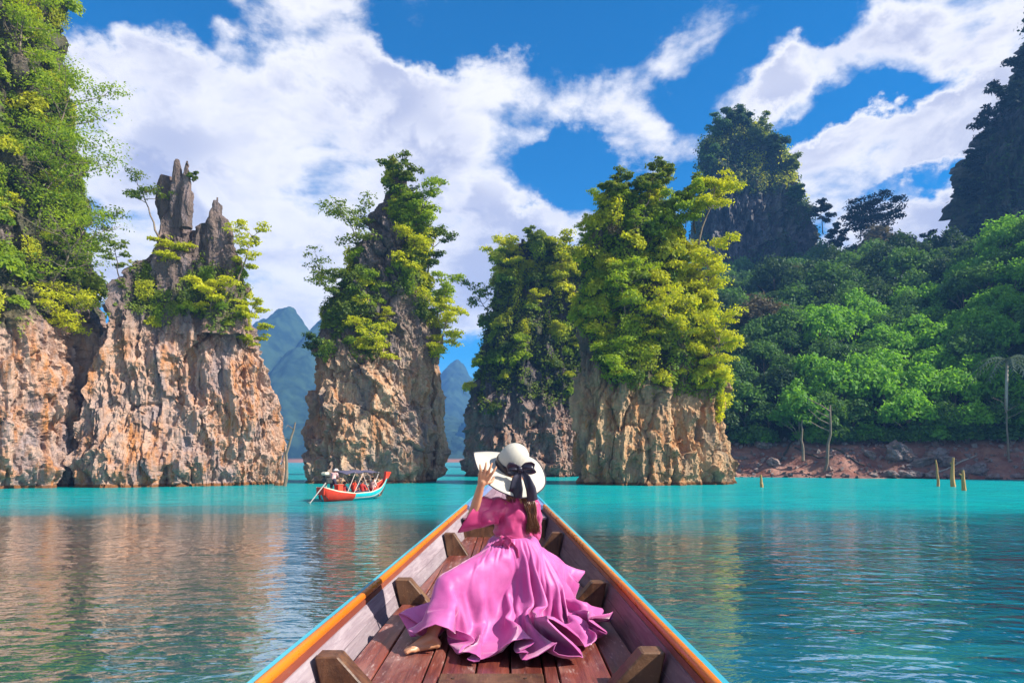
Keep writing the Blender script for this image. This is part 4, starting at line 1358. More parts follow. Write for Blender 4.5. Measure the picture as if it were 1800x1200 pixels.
def paint_material(name, c1, c2, rough=0.35, chip=(0.25, 0.2, 0.17), chip_amt=0.6):
    m, t = mat(name)
    g = t.n('ShaderNodeNewGeometry').outputs['Position']
    n = t.noise(t.mapping(g, scale=(1, 0.35, 1)), 9.0, 6, 0.7)
    n2 = t.noise(t.mapping(g, scale=(1, 0.5, 1)), 42.0, 4, 0.7)
    n3 = t.noise(t.mapping(g, scale=(1, 0.12, 1)), 3.0, 4, 0.6)
    c = t.mix(t.ramp01(n3, 0.35, 0.65), c1, c2)
    c = t.mix(t.math('MULTIPLY', t.ramp01(n, 0.50, 0.66), 0.14), c, tuple(x * 0.55 for x in c1))
    c = t.mix(t.math('MULTIPLY', t.ramp01(n2, 0.64, 0.69), chip_amt), c, chip)
    finish(t, pbsdf(t, c, t.ramp01(n, 0.3, 0.7, rough - 0.08, rough + 0.18), bump(t, n2, 0.25, 0.004), 0.45))
    return m


M['deck'] = wood_material('deck_wood', (0.095, 0.022, 0.018), (0.20, 0.052, 0.034), (0.42, 0.29, 0.26), 0.8, 0.40, spec=0.45)
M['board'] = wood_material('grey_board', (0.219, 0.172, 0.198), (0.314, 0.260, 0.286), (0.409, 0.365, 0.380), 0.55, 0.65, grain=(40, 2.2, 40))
M['board_shaded'] = wood_material('shaded_board', (0.115, 0.066, 0.084), (0.179, 0.115, 0.132), (0.259, 0.207, 0.219), 0.3, 0.6, grain=(40, 2.2, 40))  # darker copy of the inner boards, shade put into its colour
M['rib'] = wood_material('rib_wood', (0.055, 0.024, 0.013), (0.14, 0.062, 0.030), (0.30, 0.18, 0.10), 0.35, 0.5, grain=(14, 14, 5), spec=0.35)
M['foredeck'] = wood_material('foredeck_wood', (0.245, 0.136, 0.170), (0.340, 0.218, 0.252), (0.422, 0.340, 0.354), 0.4, 0.55)  # pink of the light is put into the wood colour
M['blue_paint'] = paint_material('blue_paint', (0.032, 0.302, 0.403), (0.065, 0.374, 0.461))
M['orange_paint'] = paint_material('orange_paint', (0.516, 0.129, 0.006), (0.579, 0.176, 0.009), 0.28, chip_amt=0.3)
M['lilac_paint'] = paint_material('lilac_paint', (0.116, 0.177, 0.354), (0.177, 0.231, 0.394), 0.45)
M['inwale'] = paint_material('red_brown_paint', (0.16, 0.035, 0.02), (0.26, 0.07, 0.035), 0.5, chip_amt=0.5)
M['dark_wood'] = wood_material('dark_wood', (0.04, 0.022, 0.016), (0.075, 0.04, 0.028), (0.12, 0.09, 0.07), 0.2, 0.7)

_ST = np.array([1.2, 2.7, 5.0, 7.0, 9.5, 11.5, 13.0, 14.0, 14.7])
_HALF = np.array([0.950, 0.957, 0.930, 0.818, 0.62, 0.43, 0.22, 0.085, 0.03])
_DROP = np.array([0.88, 0.88, 0.88, 0.80, 0.65, 0.49, 0.31, 0.15, 0.03])
_dd = np.linspace(1.2, 14.7, 136)


def _soft(y):
    v = np.interp(_dd, _ST, y)
    for _ in range(10):
        v[1:-1] = 0.25 * v[:-2] + 0.5 * v[1:-1] + 0.25 * v[2:]
    return v


_half, _drop = _soft(_HALF), _soft(_DROP)
AXIS = -0.095


def half(d):
    return np.interp(d, _dd, _half)


def rail_z(d):
    return CAM_Z - np.interp(d, _dd, _drop)


def deck_z(d):
    return CAM_Z - np.interp(d, [0, 6.5, 8.9, 11, 14], [1.10, 1.10, 1.0, 0.9, 0.5])


def seam(d):
    """half width of the boarded floor"""
    return half(d) - 0.155


DECK = float(deck_z(4.0))
boat = thing('wooden_boat', (AXIS, 2.7, 0.0), 'open wooden boat with turquoise gunwales, orange rails and red planks, carrying the woman', 'boat')
BOAT_INV = Matrix.Translation((-AXIS, -2.7, 0.0))


def to_boat(me):
    me.transform(BOAT_INV)
    return me


def boat_part(name, mb, m, smooth=False, **kw):
    me = mb.mesh(name, smooth) if isinstance(mb, MB) else mb
    return obj(name, to_boat(me), m, boat, **kw)


def sweep(prof, side, d0, d1, n=60, close=True, capped=True):
    """prof: (inset from the outer edge, height over the rail) swept along one side of the boat"""
    ds = np.linspace(d0, d1, n)
    prof = np.array(prof, float)
    k = len(prof)
    rows = []
    for d in ds:
        h, z = half(d), rail_z(d)
        sc = min(1.0, h / 0.25)
        rows.append(np.stack([AXIS + side * (h - prof[:, 0] * sc), np.full(k, d), z + prof[:, 1]], 1))
    mb = MB()
    f = [grid_faces(k, n, close)]
    v = np.concatenate(rows)
    if side < 0:
        f = [x[:, ::-1] for x in f]
    if capped:
        v = np.concatenate([v, [rows[0].mean(0)], [rows[-1].mean(0)]])
        i = np.arange(k)
        f.append(np.stack([np.full(k, n * k), i, (i + 1) % k], 1))
        f.append(np.stack([np.full(k, n * k + 1), (n - 1) * k + (i + 1) % k, (n - 1) * k + i], 1))
    mb.add(v, f)
    return mb


# outer hull
ds = np.linspace(1.2, 14.7, 60)
prof = []
for d in ds:
    h, z = half(d) - 0.012, rail_z(d) - 0.03
    w = [(-h, z), (-h * 0.97, z - 0.3), (-h * 0.86, 0.35 + 0.25 * max(0, d - 9) / 5), (-h * 0.60, -0.12 + 0.35 * max(0, d - 9) / 5), (0, -0.25 + 0.4 * max(0, d - 9) / 5)]
    w = w + [(-a, b) for a, b in w[-2::-1]]
    prof.append([(AXIS + a, d, min(b, z)) for a, b in w])
mb = MB()
mb.add(np.array(prof).reshape(-1, 3), grid_faces(9, 60)[:, ::-1])
boat_part('hull', mb, M['blue_paint'], True)
# floor of the bilge under the planks
mb = MB()
mb.add(np.array([[(AXIS + s * (half(d) - 0.03), d, float(deck_z(d)) - 0.07) for s in (-1, 1)] for d in ds]).reshape(-1, 3), grid_faces(2, 60))
boat_part('bilge', mb, M['dark_wood'])

RAIL_R = 0.021
half_round = [(0.035, -0.030), (0.035, 0.002)] + [(0.057 - RAIL_R * math.cos(a), 0.002 + 0.016 * math.sin(a)) for a in np.linspace(0.3, math.pi - 0.1, 7)] + [(0.080, -0.008), (0.079, -0.018), (0.070, -0.026)]
for s in (-1, 1):
    boat_part('gunwale', sweep([(-0.004, -0.045), (-0.004, -0.006), (0.001, 0.0), (0.033, 0.0), (0.033, -0.045)], s, 1.2, 14.6, 80), M['blue_paint'])
    boat_part('rail', sweep(half_round, s, 1.2, 9.6, 70), M['orange_paint'], True)
    boat_part('inwale', sweep([(0.036, -0.075), (0.036, -0.031), (0.069, -0.028), (0.074, -0.030), (0.084, -0.075)], s, 1.2, 9.6, 70), M['inwale'])
    boat_part('bow_rail', sweep([(0.05, -0.06), (0.05, 0.002), (0.10, 0.002), (0.115, -0.06)], s, 9.62, 14.3, 40), M['lilac_paint'])
    # the two strakes of the inner side
    for lo, hi, m in ((0.0, 0.52, 'board'), (0.535, 1.0, 'board')):
        pts = []
        dsi = np.linspace(1.2, 13.4, 60)
        for d in dsi:
            zt, zb = rail_z(d) - 0.06, float(deck_z(d)) - 0.05
            a, b = half(d) - 0.088, seam(d) + 0.004
            row = []
            for q in ((lo, hi) if hi < 1 else (lo, 1.0)):
                row.append((AXIS + s * (b + (a - b) * q), d, zb + (zt - zb) * q))
            (x0, _, z0), (x1, _, z1) = row
            pts += [(x0, d, z0), (x1, d, z1), (x1 + s * 0.022, d, z1), (x0 + s * 0.022, d, z0)]
        mb = MB()
        f = grid_faces(4, 60, True)
        mb.add(pts, f if s < 0 else f[:, ::-1])
        boat_part('side_plank', mb, M['board' if s < 0 else 'board_shaded'], label='pale grey weathered inner plank' if s < 0 else 'inner plank, shade painted into its mauve colour')

# floor planks
bounds = [-0.80, -0.615, -0.355, -0.275, -0.095, 0.085, 0.258, 0.335, 0.605, 0.80]
rng = np.random.RandomState(5)
for i in range(len(bounds) - 1):
    a, b = bounds[i], bounds[i + 1]
    cuts = [1.6] + ([5.35 + 0.9 * rng.rand()] if i in (1, 4, 6) else []) + [8.88]
    if i in (3, 4, 5):
        cuts = [1.6, 3.30] + [3.50] + cuts[1:]
    for c0, c1 in zip(cuts[:-1], cuts[1:]):
        if (c0, c1) == (3.30, 3.50):
            continue
        n = 12
        lift = 0.006 * rng.rand()
        top, pts = [], []
        for d in np.linspace(c0 + 0.004, c1 - 0.004, n):
            lim = seam(d) - 0.012
            x0, x1 = max(a + 0.005, -lim), min(b - 0.005, lim)
            if x1 < x0 + 0.01:
                x0 = x1 = (max(min(x0, lim), -lim))
                x1 = x0 + 0.01
            z = float(deck_z(d)) + lift - 0.006
            e = 0.005
            pts += [(AXIS + x0, d, z - 0.03), (AXIS + x0, d, z - e), (AXIS + x0 + e, d, z), (AXIS + x1 - e, d, z), (AXIS + x1, d, z - e), (AXIS + x1, d, z - 0.03)]
        mb = MB()
        f = [grid_faces(6, n)[:, ::-1], np.array([[0, 1, 2, 3], [0, 3, 4, 5]]), np.array([[3, 2, 1, 0], [5, 4, 3, 0]]) + 6 * (n - 1)]
        mb.add(pts, f)
        boat_part('deck_plank', mb, M['deck'])
mb = MB()
mb.box((AXIS - 0.275 + 0.004, 3.312, DECK - 0.03), (AXIS + 0.258 - 0.004, 3.488, DECK + 0.012), 0.006)
boat_part('cross_piece', mb, M['rib'])
for x in (-0.20, 0.16):
    mb = MB()
    mb.tube([(AXIS + x, 3.40, DECK + 0.010), (AXIS + x, 3.40, DECK + 0.0155)], 0.009, 8)
    boat_part('nail', mb, M['dark_wood'])

# ribs: thick knees standing on the floor against the side
ribs = [(-1, 3.21), (-1, 5.22), (-1, 7.55), (1, 3.28), (1, 5.12), (1, 7.6)]
for s, d in ribs:
    h, zr, zd = float(half(d)), float(rail_z(d)), float(deck_z(d))
    out_t, out_b = h - 0.115, seam(d) + 0.0
    poly = [(s * (out_b), zd - 0.01), (s * (out_b - 0.235), zd - 0.01), (s * (h - 0.225), zr - 0.045), (s * (out_t), zr - 0.045)]
    mb = MB()
    mb.prism([(AXIS + x, z) for x, z in poly], d, d + 0.125, 0.007)
    boat_part('rib', mb, M['rib'])

# bulkhead and foredeck
d = 8.9
zr, zd = float(rail_z(d)) - 0.055, float(deck_z(d))
mb = MB()
mb.box((AXIS - seam(d) - 0.02, d, zd - 0.04), (AXIS + seam(d) + 0.02, d + 0.04, zr - 0.035), 0.004)
boat_part('bulkhead', mb, M['rib'])
mb = MB()
mb.box((AXIS - seam(d) - 0.03, d - 0.035, zr - 0.034), (AXIS + seam(d) + 0.03, d + 0.09, zr), 0.006)
boat_part('bulkhead_cap', mb, M['foredeck'])
for i in range(5):
    pts = []
    dl = np.linspace(8.995, 13.6, 20)
    for dq in dl:
        w = max(half(dq) - 0.125, 0.012)
        x0, x1 = -w + 2 * w * i / 5 + 0.003, -w + 2 * w * (i + 1) / 5 - 0.003
        z = float(rail_z(dq)) - 0.06
        pts += [(AXIS + x0, dq, z - 0.03), (AXIS + x0, dq, z), (AXIS + x1, dq, z), (AXIS + x1, dq, z - 0.03)]
    mb = MB()
    mb.add(pts, grid_faces(4, 20, True)[:, ::-1])
    boat_part('foredeck_plank', mb, M['foredeck'])
# tall prow post
dl = np.linspace(13.3, 15.3, 14)
pts = []
for dq in dl:
    q = (dq - 13.3) / 2.0
    w = 0.10 - 0.05 * q
    zt = CAM_Z - 0.30 + 0.42 * q ** 1.3
    pts += [(AXIS - w, dq, zt - 0.30), (AXIS - w, dq, zt), (AXIS + w, dq, zt), (AXIS + w, dq, zt - 0.30)]
mb = MB()
mb.add(pts, [grid_faces(4, 14, True)[:, ::-1], np.array([[0, 1, 2, 3]]), np.array([[3, 2, 1, 0]]) + 4 * 13])
boat_part('prow', mb, M['foredeck'])
# seat board under her, hidden by the dress
mb = MB()
mb.box((AXIS - 0.16, 4.36, DECK), (AXIS + 0.36, 4.66, DECK + 0.30), 0.01)
boat_part('seat', mb, M['rib'])

# ------------------------------------------------------------------ figures
def capsule_union(name, bones, voxel, smooth=3, squash=None):
    """one continuous skin round a skeleton of tapered bones ((p, r), (q, s))"""
    mb = MB()
    for (p, r), (q, s) in bones:
        p, q = np.array(p, float), np.array(q, float)
        ax = q - p
        L = np.linalg.norm(ax)
        ax = ax / (L + 1e-9)
        cap = np.array([0.0, 0.38, 0.71, 0.92])
        pts = [p - ax * r * math.sqrt(max(0, 1 - c * c)) for c in cap] + [p + ax * L * t for t in (0.0, 0.33, 0.66, 1.0)] + [q + ax * s * math.sqrt(max(0, 1 - c * c)) for c in cap[::-1]]
        rad = [r * max(c, 0.02) for c in cap] + [r + (s - r) * t for t in (0.0, 0.33, 0.66, 1.0)] + [s * max(c, 0.02) for c in cap[::-1]]
        mb.tube(np.array(pts), rad, 12)
    tmp = bpy.data.objects.new('tmp', mb.mesh('tmp'))
    COL.objects.link(tmp)
    m = tmp.modifiers.new('r', 'REMESH')
    m.mode = 'VOXEL'
    m.voxel_size = voxel
    if smooth:
        s = tmp.modifiers.new('s', 'SMOOTH')
        s.iterations = smooth
        s.factor = 0.5
    dg = bpy.context.evaluated_depsgraph_get()
    dg.update()
    me = bpy.data.meshes.new_from_object(tmp.evaluated_get(dg))
    me.name = name
    bpy.data.objects.remove(tmp)
    me.polygons.foreach_set('use_smooth', np.ones(len(me.polygons), bool))
    return me


def V3(px, py, d):
    return np.array(W(px, py, d))


# joints of the seated woman, surveyed from the photograph
J = dict(
    pelvis=V3(903, 980, 4.46), waist=V3(902, 944, 4.49), chest=V3(905, 908, 4.49), neck=V3(913, 876, 4.46), head=V3(896, 836, 4.45),
    l_sh=V3(874, 892, 4.42), r_sh=V3(935, 889, 4.55), l_el=V3(829, 914, 4.34), l_wr=V3(845, 854, 4.22),
    r_el=V3(938, 938, 4.76), r_wr=V3(905, 925, 4.95),
    l_hip=V3(886, 985, 4.40), l_kn=V3(786, 1030, 4.14), l_an=V3(757, 1120, 3.95), r_hip=V3(922, 985, 4.50), r_kn=V3(975, 1000, 4.86), r_an=V3(985, 1050, 5.05))
J['l_an'][2] = DECK + 0.075
J['r_an'][2] = DECK + 0.08
HAT_N = unit(np.array([0.36, -0.50, 0.79]))
FACE = np.array([-0.62, 0.70, 0.0])
FACE = unit(FACE - HAT_N * FACE.dot(HAT_N))
FSIDE = np.cross(HAT_N, FACE)


def woman_bones():
    B = []
    j = J

    def b(p, r, q, s):
        B.append(((p, r), (q, s)))
    b(j['pelvis'] + [-0.05, 0, 0], 0.125, j['pelvis'] + [0.05, 0, 0], 0.125)
    b(j['pelvis'], 0.115, j['waist'], 0.088)
    b(j['waist'], 0.09, j['chest'], 0.105)
    b(j['chest'] + [-0.045, 0, 0.0], 0.085, j['chest'] + [0.05, 0, 0.0], 0.085)
    b(j['l_sh'] + [0.02, 0, 0], 0.052, j['r_sh'] - [0.02, 0, 0], 0.052)
    b(j['chest'], 0.09, j['neck'] - [0, 0, 0.03], 0.055)
    b(j['neck'] - [0, 0, 0.02], 0.047, j['head'] - HAT_N * 0.05, 0.045)
    h = j['head']
    b(h + HAT_N * 0.02 - FACE * 0.02, 0.088, h + HAT_N * 0.02 + FACE * 0.025, 0.08)
    b(h - HAT_N * 0.03 + FACE * 0.03, 0.062, h - HAT_N * 0.085 + FACE * 0.065, 0.03)
    b(h + FACE * 0.10 + HAT_N * 0.0, 0.012, h + FACE * 0.118 - HAT_N * 0.03, 0.014)
    for s in (-1, 1):
        b(h + FSIDE * s * 0.082 + HAT_N * 0.01, 0.014, h + FSIDE * s * 0.082 - HAT_N * 0.028, 0.010)
    b(j['l_sh'], 0.048, j['l_el'], 0.038)
    b(j['l_el'], 0.037, j['l_wr'], 0.024)
    b(j['r_sh'], 0.048, j['r_el'], 0.038)
    b(j['r_el'], 0.037, j['r_wr'], 0.024)
    for k in 'lr':
        b(j[k + '_hip'], 0.095, j[k + '_kn'], 0.062)
        b(j[k + '_kn'], 0.058, (j[k + '_kn'] * 0.6 + j[k + '_an'] * 0.4) + np.array([0.015, 0.015, 0]), 0.054)
        b((j[k + '_kn'] * 0.6 + j[k + '_an'] * 0.4) + np.array([0.015, 0.015, 0]), 0.054, j[k + '_an'], 0.033)
    # left hand: back of the hand to the viewer, fingers fanned up against the brim
    w = j['l_wr']
    tip = V3(859, 818, 4.165)
    up = unit(tip - w)
    back = unit(np.array([0.25, -1.0, 0.15]))
    across = unit(np.cross(up, back))          # towards the thumb side
    if across[0] < 0:
        across = -across
    palm = w + up * 0.075
    b(w, 0.023, w + up * 0.03, 0.024)
    for i, (off, L, fan) in enumerate(((-0.030, 0.056, -0.34), (-0.010, 0.072, -0.10), (0.011, 0.078, 0.06), (0.031, 0.070, 0.24))):
        k0 = palm + across * off + up * (0.008 - abs(off) * 0.2)
        b(w + up * 0.018 + across * off * 0.45, 0.014, k0, 0.0125)
        dr = unit(up + across * fan)
        k1 = k0 + dr * L * 0.5 + back * 0.004
        k2 = k1 + unit(dr - back * 0.30) * L * 0.32
        k3 = k2 + unit(dr - back * 0.60) * L * 0.26
        b(k0, 0.0100, k1, 0.0090)
        b(k1, 0.0090, k2, 0.0080)
        b(k2, 0.0080, k3, 0.0068)
    t0 = w + up * 0.03 + across * 0.022 - back * 0.012
    t1 = t0 + unit(up * 0.6 + across * 0.8 - back * 0.5) * 0.042
    b(t0, 0.014, t1, 0.011)
    b(t1, 0.011, t1 + unit(up * 0.9 + across * 0.25 - back * 0.6) * 0.030, 0.0085)
    # right hand resting in her lap, curled
    w2 = j['r_wr']
    u2 = unit(w2 - j['r_el'])
    for off in (-0.027, -0.009, 0.009, 0.027):
        a0 = w2 + u2 * 0.075 + np.array([0, off * 0.4, off])
        b(w2, 0.02, a0, 0.0125)
        a1 = a0 + unit(u2 + np.array([0, 0, -0.6])) * 0.032
        b(a0, 0.010, a1, 0.009)
        b(a1, 0.009, a1 + unit(u2 * 0.2 + np.array([0, 0, -1])) * 0.03, 0.0075)
    b(w2 + u2 * 0.02, 0.013, w2 + u2 * 0.06 + np.array([0, -0.03, 0.02]), 0.009)
    # feet: the left one shows, toes to the left of the skirt
    for k, dr in (('l', unit(np.array([-0.80, -0.45, 0]))), ('r', unit(np.array([0.3, 0.9, 0])))):
        a = j[k + '_an']
        sd = np.array([-dr[1], dr[0], 0])
        heel = np.array([a[0], a[1], DECK + 0.034]) - dr * 0.035
        ball = np.array([a[0], a[1], DECK + 0.026]) + dr * 0.115
        b(a, 0.035, heel, 0.03)
        b(a, 0.036, ball, 0.022)
        b(heel, 0.027, ball + sd * 0.016, 0.021)
        for i, (o, L, r) in enumerate(((0.032, 0.044, 0.0125), (0.013, 0.042, 0.0095), (-0.004, 0.038, 0.009), (-0.020, 0.033, 0.0085), (-0.034, 0.027, 0.0080))):
            s = o * (1 if k == 'l' else -1)
            t0 = ball + sd * s * 0.9 - dr * abs(o) * 0.15
            t0[2] = DECK + 0.022
            t1 = t0 + dr * L * 0.6 + sd * s * 0.15 + np.array([0, 0, 0.004])
            t2 = t1 + dr * L * 0.5 + np.array([0, 0, -0.010])
            b(t0, r * 1.15, t1, r)
            b(t1, r, t2, r * 0.95)
    return B


def cloth_material(name, c1, c2, rough=0.38, sheen=0.3, trans=0.0, aniso=0.0):
    m, t = mat(name)
    g = t.n('ShaderNodeNewGeometry').outputs['Position']
    n = t.noise(g, 6.0, 4, 0.6)
    w = t.noise(t.mapping(g, scale=(260, 260, 90)), 1.0, 2, 0.5)
    cr = t.noise(g, 34.0, 4, 0.6, 0.6)
    c = t.mix(t.ramp01(n, 0.35, 0.65), c1, c2)
    b = t.n('ShaderNodeBsdfPrincipled')
    t.put(b.inputs['Base Color'], c)
    b.inputs['Roughness'].default_value = rough
    b.inputs['Specular IOR Level'].default_value = 0.36
    b.inputs['Sheen Weight'].default_value = sheen
    b.inputs['Sheen Roughness'].default_value = 0.35
    t.put(b.inputs['Sheen Tint'], (1.0, 0.75, 0.9))
    b.inputs['Anisotropic'].default_value = aniso
    t.put(b.inputs['Normal'], bump(t, t.math('ADD', t.math('MULTIPLY', w, 0.12), cr), 0.22, 0.005))
    if trans:
        tr = t.n('ShaderNodeBsdfTranslucent', inp={'Color': c})
        mx = t.n('ShaderNodeMixShader', inp={0: trans, 1: b, 2: tr})
        finish(t, mx.outputs[0])
    else:
        finish(t, b.outputs[0])
    return m


M['satin'] = cloth_material('satin', (0.45, 0.078, 0.285), (0.53, 0.125, 0.355), 0.50, 0.6, 0.14, 0.0)
M['blouse'] = cloth_material('blouse_cloth', (0.44, 0.04, 0.15), (0.50, 0.058, 0.195), 0.45, 0.35, 0.14)
M['ribbon'] = cloth_material('ribbon_satin', (0.012, 0.011, 0.02), (0.035, 0.032, 0.05), 0.28, 0.25)


def skin_material():
    m, t = mat('skin')
    g = t.n('ShaderNodeNewGeometry').outputs['Position']
    n = t.noise(g, 30.0, 4, 0.6)
    b = t.n('ShaderNodeBsdfPrincipled')
    t.put(b.inputs['Base Color'], t.mix(n, (0.40, 0.185, 0.095), (0.50, 0.25, 0.14)))
    b.inputs['Roughness'].default_value = 0.45
    b.inputs['Subsurface Weight'].default_value = 0.12
    b.inputs['Subsurface Radius'].default_value = (0.01, 0.004, 0.002)
    finish(t, b.outputs[0])
    return m


M['skin'] = skin_material()


def hair_material(name, a, b_):
    m, t = mat(name)
    g = t.n('ShaderNodeNewGeometry').outputs['Position']
    n = t.noise(t.mapping(g, scale=(120, 120, 12)), 1.0, 3, 0.6)
    b = t.n('ShaderNodeBsdfPrincipled')
    t.put(b.inputs['Base Color'], t.mix(n, a, b_))
    b.inputs['Roughness'].default_value = 0.32
    b.inputs['Anisotropic'].default_value = 0.6
    finish(t, b.outputs[0])
    return m


M['hair'] = hair_material('hair', (0.028, 0.010, 0.005), (0.19, 0.07, 0.026))


def straw_material():
    m, t = mat('white_straw')
    at = t.n('ShaderNodeAttribute', attribute_name='ringpos').outputs['Fac']
    g = t.n('ShaderNodeNewGeometry').outputs['Position']
    w = t.n('ShaderNodeTexWave', wave_type='BANDS', bands_direction='X')
    w.inputs['Scale'].default_value = 52.0
    w.inputs['Distortion'].default_value = 0.4
    cv = t.n('ShaderNodeCombineXYZ', inp={0: at}).outputs[0]
    t.put(w.inputs['Vector'], cv)
    n = t.noise(g, 60.0, 4, 0.6)
    c = t.mix(t.math('MULTIPLY', t.ramp01(n, 0.4, 0.7), 0.35), (0.45, 0.43, 0.375), (0.38, 0.35, 0.285))
    c = t.mix(t.math('MULTIPLY', t.math('SUBTRACT', 1.0, w.outputs['Fac']), 0.45), c, (0.29, 0.26, 0.20))
    h = t.math('ADD', w.outputs['Fac'], t.math('MULTIPLY', n, 0.5))
    finish(t, pbsdf(t, c, 0.7, bump(t, h, 0.3, 0.0012), 0.25))
    return m


M['straw'] = straw_material()
m_, t_ = mat('dark_binding')
finish(t_, pbsdf(t_, (0.03, 0.03, 0.045), 0.6))
M['binding'] = m_

woman = thing('person', (float(J['pelvis'][0]), float(J['pelvis'][1]), DECK), 'woman in a pink dress seated in the boat, hand raised to her white hat', 'person')
WINV = Matrix.Translation(-Vector(woman.location))


def woman_part(name, me, m, parent=None, **kw):
    if isinstance(me, MB):
        me = me.mesh(name, True)
    if parent is None:
        me.transform(WINV)
        return obj(name, me, m, woman, **kw)
    me.transform(WINV)
    return obj(name, me, m, parent, **kw)


woman_part('body', capsule_union('body', woman_bones(), 0.0052, 4), M['skin'])
HD = J['head']
for s in (-1, 1):
    mb = MB()
    c = HD + FACE * 0.088 + FSIDE * s * 0.031 + HAT_N * 0.005
    mb.tube([c, c + FACE * 0.012], [0.012, 0.007], 8)
    woman_part('eye', mb, M['ribbon'])
mb = MB()
c = HD + FACE * 0.098 - HAT_N * 0.062
mb.tube([c - FSIDE * 0.022, c + FACE * 0.006, c + FSIDE * 0.022], [0.003, 0.007, 0.003], 6)
woman_part('mouth', mb, M['blouse'])


def oriented_rings(cs, axs, upv, radii, nseg, wrinkle=0.0, seed=0, wfreq=(9, 1.2)):
    """loft of elliptical rings: centres, plane axes a and b per ring and radii (ra, rb)"""
    th = np.linspace(0, 2 * np.pi, nseg, endpoint=False)
    rows = []
    for k, (c, (a, b), (ra, rb)) in enumerate(zip(cs, axs, radii)):
        w = 1 + wrinkle * np.sin(th * wfreq[0] + k * wfreq[1] + seed) * 0.5 + wrinkle * np.sin(th * 5 - k * 0.5 + seed * 2) * 0.5
        rows.append(c + (np.cos(th) * ra * w)[:, None] * a + (np.sin(th) * rb * w)[:, None] * b)
    return np.concatenate(rows)


def smooth_path(keys, n):
    keys = [np.array(k, float) for k in keys]
    t = np.linspace(0, len(keys) - 1, n)
    K = np.array(keys)
    out = np.stack([np.interp(t, np.arange(len(keys)), K[:, i]) for i in range(K.shape[1])], 1)
    for _ in range(max(1, n // 8)):
        out[1:-1] = 0.25 * out[:-2] + 0.5 * out[1:-1] + 0.25 * out[2:]
    return out


# blouse: bodice grown over the torso with loose folds
def bodice():
    B = []
    j = J

    def b(p, r, q, s):
        B.append(((p, r), (q, s)))
    b(j['waist'] + np.array([0, 0, -0.015]), 0.108, j['waist'] + np.array([0, 0, 0.05]), 0.116)
    b(j['waist'] + np.array([-0.012, 0, 0.05]), 0.118, j['chest'] + np.array([-0.005, 0, 0]), 0.126)
    b(j['chest'] + np.array([-0.07, 0.0, 0.0]), 0.088, j['chest'] + np.array([0.062, 0, 0.0]), 0.086)
    b(j['l_sh'] + np.array([0.0, 0, 0.0]), 0.066, j['r_sh'] - np.array([0.012, 0, 0]), 0.062)
    b(j['chest'], 0.11, j['neck'] - np.array([0, 0, 0.045]), 0.066)
    b(j['l_sh'], 0.068, j['l_sh'] * 0.45 + j['l_el'] * 0.55, 0.078)
    b(j['r_sh'], 0.062, j['r_el'], 0.058)
    b(j['r_el'], 0.058, j['r_el'] * 0.5 + j['r_wr'] * 0.5, 0.052)
    me = capsule_union('blouse', B, 0.0075, 8)
    n = len(me.vertices)
    co = np.empty(n * 3, np.float32)
    me.vertices.foreach_get('co', co)
    co = co.reshape(-1, 3)
    nr = np.empty(n * 3, np.float32)
    me.vertex_normals.foreach_get('vector', nr)
    nr = nr.reshape(-1, 3)
    r = co - J['waist']
    # folds run from the shoulders and the armpit down to the sash
    u = r[:, 0] * 0.8 + r[:, 2] * 0.45
    f = np.sin(u * 70 + 4 * fbm(co * 7, 2, 5)) * 0.0042 + np.sin((r[:, 0] * 0.5 - r[:, 2] * 1.0) * 55 + 5 * fbm(co * 6 + 3, 2, 6)) * 0.0035 + 0.006 * fbm(co * 16, 3, 7)
    co = co + nr * f[:, None]
    me.vertices.foreach_set('co', co.astype(np.float32).ravel())
    me.update()
    return me


woman_part('blouse', bodice(), M['blouse'])

# bell sleeve of the raised arm, open at the cuff
n = 26
cs = smooth_path([V3(880, 900, 4.42), V3(866, 900, 4.41), V3(848, 902, 4.38), V3(828, 903, 4.35)], n)
t = np.linspace(0, 1, n)
la = smooth_path([(0.10, 0, 0.99), (0.2, 0, 0.97), (0.42, 0, 0.9), (0.58, 0.0, 0.815)], n)
rows = []
axs = []
rad = []
for k in range(n):
    a = unit(la[k])
    ax = unit(np.gradient(cs, axis=0)[k])
    b = unit(np.array([0.12, 1.0, 0.0]) - a * a.dot(np.array([0.12, 1.0, 0.0])))
    axs.append((a, b))
    rad.append((np.interp(t[k], [0, 0.35, 0.7, 1], [0.074, 0.084, 0.112, 0.145]), np.interp(t[k], [0, 0.5, 1], [0.074, 0.082, 0.10])))
nseg = 48
v = oriented_rings(cs, axs, None, rad, nseg, 0.05, 1.7, (7, 0.18))
f = grid_faces(nseg, n, True)
mb = MB()
mb.add(v, f)
vi = oriented_rings(cs[::1], axs, None, [(a - 0.004, b - 0.004) for a, b in rad], nseg, 0.05, 1.7, (7, 0.18))
mb.add(vi, f[:, ::-1])
lip0, lip1 = (n - 1) * nseg, n * nseg + (n - 1) * nseg
k = np.arange(nseg)
mb.f.append(np.stack([lip0 + k, lip0 + (k + 1) % nseg, lip1 + (k + 1) % nseg, lip1 + k], 1).astype(np.int32))
woman_part('sleeve', mb, M['blouse'])


# skirt: draped cloth, its settled shape stored point by point
SKIRT_LO = (-0.7299, 3.5896, 1.3036)
NTH, NRR = 136, 38
